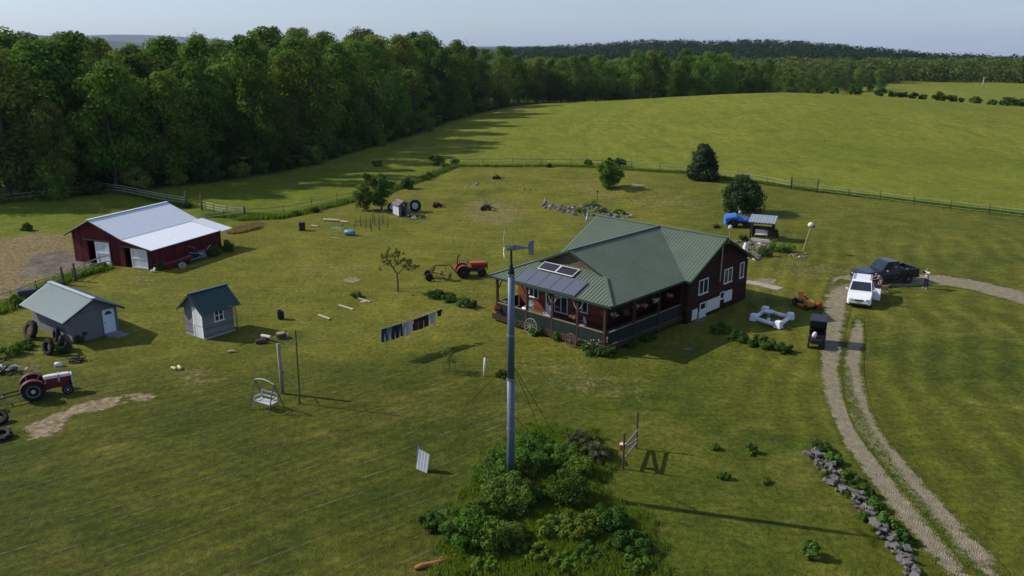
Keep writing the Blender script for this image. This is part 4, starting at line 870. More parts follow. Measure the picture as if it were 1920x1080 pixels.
for a, b in (((-5.55, -.015, 2.82), (5.55, -.015, 2.82)), ((5.565, 0, 2.82), (5.565, 8.6, 2.82)), ((-5.565, 0, 2.82), (-5.565, 8.6, 2.82)), ((3.15, 2.385, 3.85), (0, 2.385, 5.21)), ((-3.15, 2.385, 3.85), (0, 2.385, 5.21)), ((6.065, 8.65, 2.81), (6.065, 13.4, 5.21)), ((6.065, 18.15, 2.81), (6.065, 13.4, 5.21)), ((-6.215, 8.65, 2.81), (-6.215, 13.4, 5.21)), ((-6.215, 18.15, 2.81), (-6.215, 13.4, 5.21)), ((5.55, 8.64, 2.82), (6.05, 8.64, 2.82))): m.beam(a, b, .03, .14)
m.obj('fascia', dk, house)
m = MB(); m.add([(-2.9, 2.75, 4.0), (2.9, 2.75, 4.0), (0, 2.75, 5.22), (-2.9, 2.85, 4.0), (2.9, 2.85, 4.0), (0, 2.85, 5.22)], [(0, 1, 2), (5, 4, 3), (0, 3, 4, 1), (1, 4, 5, 2), (2, 5, 3, 0)]); m.obj('gable_wall', mat('weathered grey brown logs', (.165, .115, .085), .85, var=.4, sc=1.5, boards=(2, .19), bump=.04), house)
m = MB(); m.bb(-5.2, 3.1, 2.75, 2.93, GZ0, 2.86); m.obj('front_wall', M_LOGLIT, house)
m = MB(); m.bb(2.92, 3.1, 2.93, 9.1, GZ0, 2.86); m.bb(-5.2, -5.02, 2.93, 9.1, GZ0, 2.86); m.bb(-5.8, 5.6, 9.1, 9.28, GZ0, 2.86); m.bb(-5.8, 5.6, 17.5, 17.68, GZ0, 2.86)
for x in (5.42, -5.8): m.add([(x, 9.28, GZ0), (x, 17.5, GZ0), (x, 17.5, 3.15), (x, 13.4, 5.2), (x, 9.28, 3.1), (x + .18, 9.28, GZ0), (x + .18, 17.5, GZ0), (x + .18, 17.5, 3.15), (x + .18, 13.4, 5.2), (x + .18, 9.28, 3.1)], [(0, 1, 2, 3, 4), (9, 8, 7, 6, 5), (0, 5, 6, 1), (1, 6, 7, 2), (2, 7, 8, 3), (3, 8, 9, 4), (4, 9, 5, 0)])
m.obj('wall', M_LOGSHADE, house)
m = MB(); m.bb(5.6, 5.66, 11.72, 13.62, GZ0 + .35, .70); m.bb(5.6, 5.66, 14.3, 15.4, GZ0 + .55, .86); m.bb(5.6, 5.66, 9.75, 10.45, GZ0 + .2, .42); m.bb(5.6, 5.64, 10.7, 11.7, GZ0 + .1, .1); m.obj('foundation_panel', mat('cream foundation board', (.62, .60, .54), .8, var=.15), house)
for yc, zc, w, h in ((11.12, 1.96, 1.28, 1.12), (14.66, 2.08, 1.2, 1.14), (16.75, 2.1, .62, 1.25)): window(house, (5.6, yc, zc), w, h, 'x', 1, 2 if w > 1 else 1)
for yc, zc, w in ((11.2, .42, .8), (13.95, .66, .62)): window(house, (5.6, yc, zc), w, .56, 'x', 1, 1, name='basement_window')
for xc, zc, w, h in ((-3.6, 1.45, .95, .85), (1.0, 1.35, 1.0, .9)): window(house, (xc, 2.75, zc), w, h, 'y', 1, 2)
window(house, (-.95, 2.75, 1.05), 1.25, 1.25, 'y', 1, 2)
m = MB(); m.bb(-2.4, -1.62, 2.70, 2.748, .06, 1.95); d = m.obj('door', M_TRIM, house); m = MB(); m.bb(-2.28, -1.74, 2.685, 2.699, .8, 1.8); m.obj('pane', glass(), d)
m = MB(); m.tube([(5.72, 13.3, 1.9), (5.72, 13.36, 4.8)], .06, 8); m.tube([(6.16, 13.42, 4.9), (6.16, 13.44, 6.0)], .03, 6); m.beam((5.72, 13.36, 4.8), (6.16, 13.42, 4.92), .05, .05); mo = m.obj('mast', mat('tan pole', (.36, .29, .21), .7), house)
m = MB(); m.lathe((6.16, 13.44, 6.0), (0, 0, 1), [(.05, 0), (.15, .05), (.15, .2), (.05, .28)], 10); m.obj('mast_cap', mat('pale grey cap', (.5, .5, .5)), mo)
# porch
m = MB(); m.bb(-5.3, 5.25, .12, 2.74, -.02, .06); m.bb(3.12, 5.25, 2.74, 9.05, -.02, .06); m.obj('deck', mat('deck boards', (.16, .12, .09), .85, boards=(0, .14), var=.3), house)
m = MB(); m.bb(-5.32, 5.27, .08, .118, -.22, .07); m.bb(5.252, 5.29, .118, 9.05, -.22, .07); m.bb(-5.32, 5.27, .05, .078, -.36, -.22); m.obj('rim_beam', M_PORCHBROWN, house)
PX = (-4.9, -1.95, .42, 2.65, 4.93)
for i in range(4):
    m = MB()
    m.bb(PX[i] + .1, PX[i + 1] - .1, .16, .19, .10, .92); m.obj('railing', M_PORCHGREEN, house)
    m = MB(); m.bb(PX[i] + .1, PX[i + 1] - .1, .12, .24, .93, .99); m.obj('handrail', mat('worn handrail', (.22, .15, .11), .8), house)
for y0, y1 in ((.35, 3.1), (3.3, 6.0), (6.2, 8.9)):
    m = MB(); m.bb(5.1, 5.13, y0, y1, .10, .92); m.obj('railing', M_PORCHGREENY, house); m = MB(); m.bb(5.06, 5.18, y0, y1, .93, .99); m.obj('handrail', mat('worn handrail', ()), house)
m = MB(); m.bb(-5.15, -5.12, .35, 2.7, .10, .92); m.obj('railing', M_PORCHGREENY, house)
for i, x in enumerate(PX):
    m = MB(); m.bb(x - .08, x + .08, .14, .30, GZ0, 2.78); m.obj('post', M_PORCHBROWN, house)
    m = MB()
    for s in ((-1, 1) if 0 < i < 4 else ((1,) if i == 0 else (-1,))): m.tube([(x + s * .08, .22, 2.05), (x + s * .25, .22, 2.22), (x + s * .38, .22, 2.5), (x + s * .55, .22, 2.74)], .045, 6)
    m.obj('brace', M_GREYWOOD if i in (2, 3) else M_PORCHBROWN, house)
for y in (3.2, 6.1, 8.95):
    m = MB(); m.bb(5.03, 5.19, y - .08, y + .08, GZ0, 2.8); m.obj('post', M_PORCHBROWN, house)
# solar panels on the porch roof
def on_roof(x, y, h): 
    n = Vector((0, -sl, 1)).normalized(); return Vector((x, y, 2.9 + sl * y)) + n * h
def roof_panel(name, x0, x1, y0, y1, h, mframe, mface, cells=None):
    m = MB(); P = [on_roof(x0, y0, h), on_roof(x1, y0, h), on_roof(x1, y1, h), on_roof(x0, y1, h)]; m.poly(P, .05); f = m.obj(name, mframe, house); e = .045
    m = MB(); P = [on_roof(x0 + e, y0 + e, h + .006), on_roof(x1 - e, y0 + e, h + .006), on_roof(x1 - e, y1 - e, h + .006), on_roof(x0 + e, y1 - e, h + .006)]; m.poly(P, .004); m.obj('cell_face', mface, f); return f
def cellmat():
    m, nt, out = newmat('solar cells'); b = nn(nt, 'ShaderNodeBsdfPrincipled'); lk(nt, b.outputs[0], out.inputs[0]); tc = nn(nt, 'ShaderNodeTexCoord').outputs['Object']
    br = nn(nt, 'ShaderNodeTexBrick'); br.offset = 0; lk(nt, tc, br.inputs['Vector']); br.inputs['Color1'].default_value = (.074, .083, .112, 1); br.inputs['Color2'].default_value = (.085, .094, .127, 1); br.inputs['Mortar'].default_value = (.13, .13, .17, 1)
    br.inputs['Scale'].default_value = 1; br.inputs['Brick Width'].default_value = .16; br.inputs['Row Height'].default_value = .16; br.inputs['Mortar Size'].default_value = .006
    lk(nt, br.outputs[0], b.inputs['Base Color']); b.inputs['Roughness'].default_value = .38; return m
M_CELL = cellmat()
for i in range(5): x0 = -3.05 + i * 1.115; roof_panel('solar_panel', x0, x0 + 1.09, .02, 1.48, .12, mat('panel frame', (.16, .16, .18), .4, .5), M_CELL)
for i in range(2): x0 = -2.2 + i * 1.62; roof_panel('solar_panel', x0, x0 + 1.58, 1.62, 2.42, .16, M_TRIM, mat('dark collector glass', (.035, .033, .038), .3), None)['label'] = 'white framed dark collector panel on the porch roof'
# things on and at the porch
HM = Matrix.Translation(house.location) @ Matrix.Rotation(house.rotation_euler.z, 4, 'Z') @ Matrix.Scale(k_, 4)
def hp(x, y, z): return tuple(HM @ Vector((x, y, z)))
HRZ = house.rotation_euler.z
def wagon_wheel(label, x, z, r, col):
    p = hp(x, -.05, 0); t = thing('wagon_wheel', label, 'wagon wheel', (p[0], p[1], 0), HRZ, 'wagon wheels at the porch'); mm = mat('wheel wood ' + col, {'pale': (.24, .22, .18), 'red': (.14, .085, .075)}[col], .85)
    m = MB(); n = 22; tilt = .22
    ring = [(math.cos(2 * math.pi * i / n) * r, -.30 + (1 + math.sin(2 * math.pi * i / n)) * r * tilt * .5, r + math.sin(2 * math.pi * i / n) * r) for i in range(n + 1)]
    m.tube(ring, .038, 6, False); m.obj('rim', mm, t); m = MB()
    for i in range(12): q = Vector(ring[0]).lerp(Vector(ring[0]), 0); a = 2 * math.pi * i / 12; m.tube([(0, -.30 + r * tilt * .5, r), (math.cos(a) * r, -.30 + (1 + math.sin(a)) * r * tilt * .5, r + math.sin(a) * r)], .02, 5)
    m.obj('spoke', mm, t)['kind'] = 'thing'; m = MB(); m.lathe((0, -.30 + r * tilt * .5, r), (0, 1, -.1), [(.07, -.12), (.09, 0), (.07, .12)], 10); m.obj('hub', mm, t)
wagon_wheel('larger pale wagon wheel leaning at the porch, left of its reddish twin', -1.12, 0, .56, 'pale'); wagon_wheel('smaller reddish wagon wheel leaning at the porch front', 2.53, 0, .45, 'red')
def chair(label, x, y, rz, mm):
    t = thing('porch_chair', label, 'chair', hp(x, y, .06), HRZ + rz, 'chairs on the porch'); m = MB(); m.box((0, 0, .42), (.5, .48, .05)); m.obj('seat', mm, t, bevel=.01)
    m = MB(); m.lathe((0, .24, .72), (0, 1, .15), [(.26, 0), (.29, .02), (.26, .04)], 16); m.obj('backrest', mm, t)
    for sx in (-.22, .22):
        for sy in (-.2, .2): m = MB(); m.tube([(sx, sy, 0), (sx, sy, .41)], .022, 6); m.obj('leg', mm, t)
    for sx in (-.26, .26): m = MB(); m.beam((sx, -.2, .62), (sx, .24, .64), .05, .03); m.beam((sx, -.19, .42), (sx, -.19, .61), .03, .03); m.obj('armrest', mm, t)
PWH = mat('white plastic', (.72, .73, .74), .4, var=.08)
chair('white round backed chair beside the small left porch window', -3.1, 1.7, .3, PWH); chair('white chair by the pale porch door', -1.1, 1.5, -.2, PWH); chair('white chair on the right half of the front porch', 2.0, 1.4, -.5, mat('grey white plastic', (.5, .5, .54), .5))
m = MB(); m.lathe((0, 0, 0), (0, 0, 1), [(.03, 0), (.03, .66), (.38, .67), (.38, .70)], 16); m.lathe((0, 0, 0), (0, 0, 1), [(.22, 0), (.2, .03)], 12); tag(m.obj('porch_table', PWH, None, True, hp(-2.75, 1.1, .06)), 'small white round table beside the left porch chair', 'table')
def basket(label, x, y, z, col, seed, r=.2):
    t = thing('hanging_basket', label, 'flower basket', hp(x, y, z), 0, 'hanging flower baskets under the porch eaves'); m = MB(); m.lathe((0, 0, 0), (0, 0, 1), [(.1, -.16), (.17, -.04), (.19, 0)], 12); m.obj('pot', mat('basket brown', (.10, .06, .04)), t)
    m = MB()
    for a in (0, 2.1, 4.2): m.tube([(.17 * math.cos(a), .17 * math.sin(a), 0), (0, 0, .5)], .006, 4)
    m.obj('hanger', M_DKIRON, t); V, F = leaves([(rnd.gauss(0, .1), rnd.gauss(0, .1), .08 + rnd.gauss(0, .05), r * .6) for _ in range(7)], 26, .04, seed=seed); meobj('flowers', npmesh('flowers', V, F, leafmat('petals ' + col, *{'pink': ((.35, .10, .09), (.75, .42, .34)), 'white': ((.30, .34, .26), (.78, .78, .72)), 'red': ((.30, .02, .02), (.62, .06, .04)), 'purple': ((.06, .04, .12), (.30, .16, .26))}[col])), t)
basket('pink and orange flower basket by the right end of the front porch', 1.75, .9, 1.15, 'pink', 31, .26)
for i, (y, c_, lb) in enumerate(((.9, 'white', 'white flower basket hanging at the near end of the porch side'), (2.2, 'purple', 'dark purple flower basket, second along the porch side'), (3.4, 'pink', 'pink flower basket, third along the porch side'), (4.3, 'pink', 'trailing pink flower basket, fourth along the porch side'), (5.6, 'white', 'white flower basket, fifth along the porch side'), (7.4, 'pink', 'last flower basket at the far end of the porch side'))): basket(lb, 5.15, y, 2.0 - .1 * (i % 2), c_, 40 + i)
basket('white flower basket at the left end of the front porch', -4.35, .5, .95, 'white', 50); basket('red flower clump hung on the left porch post', -4.75, -.05, .55, 'red', 51, .22)
def scatter_flowers(label, u, v, r, h, seed, col='white', n=16):
    x, y = px(u, v); V, F = leaves([(rnd.gauss(0, r * .6), rnd.gauss(0, r * .5), h + rnd.uniform(-.2, .12), .035) for _ in range(n)], 6, .035, seed=seed, up=.8); o = meobj('flower_heads', npmesh('flower_heads', V, F, MATS['petals ' + col]), None, (x, y, 0)); tag(o, label, 'flowers')
scatter_flowers('white flower heads on the bush at the porch corner', 1110, 664, .6, .85, 61); scatter_flowers('white flower heads on the bush between the wagon wheels', 1030, 625, .35, .7, 62, n=8); scatter_flowers('red flower heads on the tall plant at the left porch post', 945, 603, .25, 1.0, 63, 'red', 14); scatter_flowers('pale flowers along the front of the lawn flower bed', 868, 580, .8, .25, 64, n=9)
# ------------------------------------------------------------------ fences
M_RAIL = mat('pale fence rail', (.40, .40, .34), .8, var=.25, sc=.7); M_TAPE = mat('dull white fence tape', (.26, .26, .21), .8, var=.2, sc=.7); M_WIRE = mat('greenish grey fence rail', (.22, .26, .17), .8, var=.2, sc=.7)
def fence(label, L, rails, step, rmat, pmat, ph=1.15, pr=.05, rw=.03, cat='fence', name='rail_fence'):
    Q = smooth_line([px(*p) for p in L], .5) if len(L) > 2 else np.array([px(*L[0]), px(*L[1])])
    sg = np.r_[0, np.cumsum(np.linalg.norm(np.diff(Q, axis=0), axis=1))]; n = max(1, round(sg[-1] / step)); T = np.linspace(0, sg[-1], n + 1)
    P = np.column_stack([np.interp(T, sg, Q[:, 0]), np.interp(T, sg, Q[:, 1])]); o = P[0]; z0 = gz(*o); t = thing(name, label, cat, (o[0], o[1], z0)); W_ = [Vector((p[0] - o[0], p[1] - o[1], gz(*p) - z0)) for p in P]
    for w in W_: m = MB(); m.tube([w + Vector((0, 0, -.1)), w + Vector((rnd.uniform(-.04, .04), rnd.uniform(-.04, .04), ph * rnd.uniform(.92, 1.08)))], [pr, pr * .85], 6); m.obj('post', pmat, t)
    for h in rails:
        m = MB()
        for a, b in zip(W_[:-1], W_[1:]): mid = (a + b) / 2 + Vector((0, 0, h - rnd.uniform(.01, .05))); m.beam(a + Vector((0, pr, h)), mid + Vector((0, pr, 0)), .02, rw * 2); m.beam(mid + Vector((0, pr, 0)), b + Vector((0, pr, h)), .02, rw * 2)
        m.obj('rail', rmat, t)
    return t
fence('white tape fence between the barnyard dirt and the lawn, behind the grey shed', [(-40, 588), (0, 578), (55, 556), (95, 538), (117, 532)], (.5, .95), 2.6, M_RAIL, M_DKIRON, 1.15, .03, .045)
fence('short rail fence run joining the gate post to the white barn door', [(139, 527), (165, 512), (196, 500), (230, 492)], (.45, .95), 2.2, M_RAIL, M_DKIRON, 1.1, .03, .045)
for u, v, lb in ((119, 534, 'left thick wooden gate post of the barnyard'), (142, 527, 'right thick wooden gate post of the barnyard')):
    x, y = px(u, v); m = MB(); m.tube([(0, 0, -.2), (.02, 0, .8), (-.03, 0, 1.55)], [.13, .12, .11], 9); tag(m.obj('gate_post', M_WOODPOST, None, True, (x, y, 0)), lb, 'post', 'barnyard gate posts')
m = MB(); x, y = px(185, 503); m.box((0, 0, .22), (1.5, .8, .4), .3, .8); m.box((0, 0, .42), (1.2, .55, .05), .3); tag(m.obj('water_trough', M_BLACK, None, False, (x, y, 0), bevel=.05), 'black trough beside the rail fence in front of the barn', 'trough')
fence('shaded pale fence along the foot of the wood behind the barn', [(-40, 384), (60, 374), (130, 366), (198, 359)], (.45, .95), 4, M_TAPE, M_DKIRON, 1.2, .03, .04)
fence('sunlit pale fence running from the wood corner to the pasture gate', [(198, 359), (250, 368), (300, 379), (349, 387)], (.45, .8, 1.1), 3.5, M_RAIL, M_DKIRON, 1.2, .03, .04)
fence('pale rail fence from the right gate post down to the barn corner', [(379, 393), (420, 402), (459, 406)], (.4, .7, 1.0), 2.6, M_RAIL, M_DKIRON, 1.1, .03, .04)
fence('pale rail run from the barn back to the weedy corner post', [(380, 416), (420, 411), (459, 406)], (.5, .9), 2.6, M_RAIL, M_DKIRON, 1.1, .03, .04)
for u, v, lb in ((350, 388, 'left tall post of the pasture gateway behind the barn'), (379, 394, 'right tall post of the pasture gateway behind the barn'), (459, 407, 'dark corner post at the end of the weedy fence strip')):
    x, y = px(u, v); m = MB(); m.tube([(0, 0, -.2), (.02, 0, 1.0), (-.02, 0, 1.95 if u < 400 else 1.3)], [.13, .12, .11], 8); tag(m.obj('gate_post', M_WOODPOST, None, True, (x, y, gz(x, y))), lb, 'post', 'pasture gate posts')
fence('weedy wire fence rising from the barn to the hay field corner', [(459, 407), (535, 402), (600, 388), (650, 377), (720, 360), (790, 336), (850, 312)], (.45, .9), 4.5, M_WIRE, M_DKIRON, 1.2, .035, .035)
fence('long pale fence along the foot of the hay field, up to the lone evergreen', [(850, 311), (950, 309), (1060, 311), (1180, 315), (1290, 325)], (.5, 1.0), 5, M_WIRE, M_DKIRON, 1.25, .035, .04)
fence('fence from the lone evergreen to the metal field gate', [(1290, 325), (1380, 336), (1440, 345), (1482, 354)], (.5, 1.0), 5, M_WIRE, M_DKIRON, 1.25, .035, .04)
fence('pale fence from the metal field gate to the right edge of the yard', [(1532, 362), (1600, 370), (1700, 384), (1806, 397), (1920, 411), (2010, 424)], (.4, .75, 1.1), 4.2, mat('pale green grey rail', (.24, .29, .19), .8), M_DKIRON, 1.25, .035, .022)
x0, y0 = px(1483, 355); x1, y1 = px(1531, 361); grz, gl = frame_of((x0, y0), (x1, y1)); t = thing('field_gate', 'grey tubular metal field gate between tall dark posts', 'gate', (x0, y0, gz(x0, y0)), grz)
for xx in (0, gl): m = MB(); m.tube([(xx, 0, -.1), (xx + (.15 if xx else 0), 0, 1.75)], .07, 7); m.obj('post', M_DKIRON, t)
m = MB()
for z in (.25, .5, .75, 1.0, 1.25): m.tube([(.12, 0, z), (gl - .12, 0, z)], .022, 6)
for xx in (.12, gl / 2, gl - .12): m.tube([(xx, 0, .22), (xx, 0, 1.28)], .025, 6)
m.obj('gate_panel', mat('dull gate metal', (.10, .105, .11), .6, .4), t)
# ------------------------------------------------------------------ dry stone wall and rock gardens
M_STONE = mat('field stone', (.195, .182, .175), .95, var=.45, sc=4, bump=.05, spec=.08, col2=(.085, .080, .075)); M_STONEP = mat('pale field stone', (.40, .37, .33), .9, var=.3, sc=3, bump=.04); M_STONEB = mat('brown field stone', (.20, .155, .135), .9, var=.35, sc=3, bump=.04)
WL = smooth_line([px(*p) for p in ((1527, 848), (1547, 880), (1575, 912), (1605, 942), (1632, 972), (1655, 1003), (1685, 1040), (1712, 1078), (1730, 1110))], .25); m = MB(); o = WL[0]
for i, q in enumerate(WL):
    t_ = WL[min(i + 1, len(WL) - 1)] - WL[max(i - 1, 0)]; a = math.atan2(t_[1], t_[0]); w = 1.0 if i < 12 else .5
    for j in range(7 if i < 12 else 5):
        if rnd.random() < .12: continue
        off = rnd.uniform(-.5, .5) * w; c_ = (q[0] - o[0] - math.sin(a) * off + rnd.gauss(0, .08), q[1] - o[1] + math.cos(a) * off + rnd.gauss(0, .08)); z = rnd.choice((.06, .14, .24, .34)) - abs(off) * .25; s1 = rnd.choice((.13, .17, .22, .3, .4))
        m.box((c_[0], c_[1], z), (s1, s1 * rnd.uniform(.55, .9), rnd.uniform(.07, .15)), a + rnd.gauss(0, .5), rnd.uniform(.7, 1), .03, rnd.gauss(0, .12), rnd.gauss(0, .12))
tag(m.obj('dry_stone_wall', M_STONE, None, False, (o[0], o[1], 0), bevel=.02), 'low dry stone wall of grey slabs curving along the gravel drive', 'stone wall')
def rocks(L, n, size, what, seed, mats_=None, group=None):
    g = random.Random(seed); P = in_poly(wpoly(L), 4000, seed)[:n]
    big = sorted([(g.uniform(*size), tuple(p)) for p in P], reverse=True)
    for i, (s, p) in enumerate(big[:14]):
        m = MB(); m.rock((0, 0, 0), (s, s * g.uniform(.6, .95), s * g.uniform(.35, .6))); o = m.obj('garden_rock', [M_STONE, M_STONE, M_STONEB, M_STONEP, M_STONE][g.randrange(5)], None, False, (p[0], p[1], gz(*p)), g.uniform(0, 3), bevel=.03); tag(o, f"weathered rock among the stones of {what}", 'rock', f"rocks of {what}")
    m = MB(); o0 = big[0][1]
    for s, p in big[14:]: m.rock((p[0] - o0[0], p[1] - o0[1], gz(*p) - gz(*o0)), (s, s * g.uniform(.6, 1), s * g.uniform(.35, .6)))
    o = m.obj('rubble', M_STONE, None, False, (o0[0], o0[1], gz(*o0))); tag(o, f"loose smaller stones covering {what}", 'rubble', kind='stuff')
rocks([(1016, 392), (1020, 379), (1060, 388), (1120, 386), (1165, 395), (1200, 408), (1165, 412), (1100, 408), (1060, 402)], 120, (.2, .75), 'the rock garden behind the house', 41)
rocks([(1365, 456), (1400, 452), (1440, 462), (1450, 480), (1420, 489), (1390, 480)], 90, (.2, .7), 'the pond garden below the shelter', 42)
rocks([(1470, 470), (1520, 478), (1515, 485), (1480, 484)], 16, (.2, .5), 'the leaning pole base', 43)
rocks([(1140, 985), (1178, 1000), (1176, 1012), (1140, 1008)], 24, (.15, .45), 'the thicket stone heap', 44)
rocks([(865, 345), (895, 343), (905, 349), (870, 352)], 14, (.2, .55), 'the small stone pile on the back lawn', 45)
for i, (u, v, s, lb) in enumerate(((683, 566, .5, 'flat pale stone on the lawn beside the lone leafy plant'), (1290, 655, .45, 'flat stepping stone in the house shadow'), (1312, 600, .9, 'large flat grey stone slab in the house shadow'), (1350, 573, .8, 'pale flat slab in the shade below the house windows'))):
    x, y = px(u, v); m = MB(); m.rock((0, 0, 0), (s * 1.5, s, .1)); tag(m.obj('flat_stone', M_STONEP if i == 0 else M_STONE, None, False, (x, y, 0), .3 * i), lb, 'stone')
# ------------------------------------------------------------------ wind turbine mast
MX, MY = 0.0, 33.25
t = thing('wind_turbine', 'tall blue grey turbine mast with a small tail vane, rising from the thicket', 'wind turbine', (MX - .05, MY, 0))
M_MAST = mat('blue grey galvanised mast', (.105, .138, .185), .5, .2, .1, .6)
m = MB(); m.tube([(0, 0, -.3), (0, 0, 5.2)], [.175, .165], 20); m.tube([(0, 0, 5.2), (.02, 0, 9.85)], [.158, .142], 20); m.obj('mast', M_MAST, t, True)
for z, r in ((2.9, .186), (5.2, .188), (7.2, .168), (9.85, .158)): m = MB(); m.lathe((0, 0, z), (0, 0, 1), [(r, -.04), (r, .04)], 20); m.obj('flange', mat('light flange metal', (.24, .27, .31), .45, .3), t)
m = MB(); m.lathe((.02, 0, 9.89), (0, 0, 1), [(.142, 0), (.125, .12), (.055, .42), (.05, .46)], 14); m.obj('head_cone', M_DKIRON, t, True)
m = MB(); m.tube([(.02, 0, 10.3), (.02, 0, 11.05)], .045, 8); m.obj('top_pole', M_DKIRON, t)
m = MB(); m.lathe((-.22, -.02, 11.0), (1, 0, 0), [(.06, 0), (.11, .06), (.11, .26), (.07, .34)], 12); n_ = m.obj('nacelle', mat('nacelle grey', (.2, .22, .24), .5), t, True)
m = MB(); m.add([(.1, -.02, 11.14), (.1, -.02, 10.88), (.72, -.02, 10.97), (.72, -.02, 11.03), (.1, .02, 11.14), (.1, .02, 10.88), (.72, .02, 10.97), (.72, .02, 11.03)], [(0, 1, 2, 3), (7, 6, 5, 4), (0, 4, 5, 1), (1, 5, 6, 2), (2, 6, 7, 3), (3, 7, 4, 0)]); m.obj('tail_boom', mat('tail grey', (.20, .235, .26), .5), t)
m = MB(); P = [(.70, 11.02), (.73, 11.22), (.80, 11.30), (.95, 11.32), (.95, 10.70), (.80, 10.70), (.73, 10.78)]; m.add([(x, -.015, z) for x, z in P] + [(x, .015, z) for x, z in P], [tuple(range(7)), tuple(range(7, 14))[::-1]] + [(i, i + 7, (i + 1) % 7 + 7, (i + 1) % 7) for i in range(7)]); m.obj('tail_vane', mat('tail grey', ()), t)
for a in (95, 200, 318):
    a = R(a); m = MB(); c_, s_ = math.cos(a), math.sin(a); L = .72; pts = [Vector((-.28, c_ * .08, 11.0 + s_ * .08)), Vector((-.30, c_ * L * .5, 11.0 + s_ * L * .5)), Vector((-.26, c_ * L, 11.0 + s_ * L))]
    m.beam(pts[0], pts[1], .13, .03, (1, 0, 0)); m.beam(pts[1], pts[2], .09, .02, (1, 0, 0)); m.obj('blade', mat('white blade', (.72, .72, .66), .4), t)
for (u, v, z) in ((1022, 822, 6.0), (1010, 826, 3.6), (1040, 812, 6.0), (868, 768, 6.0), (862, 800, 3.6)):
    x, y = px(u, v); m = MB(); m.tube([(0, 0, z), (x - MX, y - MY, 0)], .013, 5); m.obj('guy_wire', M_DKIRON, t)
# ------------------------------------------------------------------ vehicles
def wheel(parent, x, y, r, w, side, mt=M_BLACK, rimm=None, name='wheel', rimr=.6, lugs=0):
    m = MB(); m.lathe((x, y - w / 2, r), (0, 1, 0), [(r * rimr, 0), (r * .93, .0), (r, w * .2), (r, w * .8), (r * .93, w), (r * rimr, w)], 22)
    for i in range(lugs):
        a = 2 * math.pi * i / lugs
        for s in (-1, 1): m.box((x + math.cos(a + s * .05) * r, y + s * w * .24, r + math.sin(a + s * .05) * r), (.07, w * .46, .07), 0, ry=-a)
    o = m.obj(name, mt, parent, False); d = MB(); oy = y + side * w * .5
    d.lathe((x, oy - side * .04, r), (0, side, 0), [(r * rimr, 0), (r * rimr, .045), (r * rimr * .85, .03), (r * .2, .02), (r * .18, .06), (.01, .065)], 18); d.obj('rim', rimm or mat('wheel silver', (.5, .5, .52), .35, .6), o, False); return o
def carpaint(name, col, rough=.25):
    if name in MATS: return MATS[name]
    m_ = mat(name, col, rough, 0, .05, 1.5, spec=.5); b_ = [n for n in m_.node_tree.nodes if n.type == 'BSDF_PRINCIPLED'][0]; b_.inputs['Coat Weight'].default_value = .3; b_.inputs['Coat Roughness'].default_value = .08; return m_
def ring(x, w, zb, zt, tuck=.06, belt=.55):
    zm = zb + (zt - zb) * belt; return [(x, -w + .05, zb), (x, -w, zb + .08), (x, -w, zm), (x, -w + tuck, zt), (x, w - tuck, zt), (x, w, zm), (x, w, zb + .08), (x, w - .05, zb)]
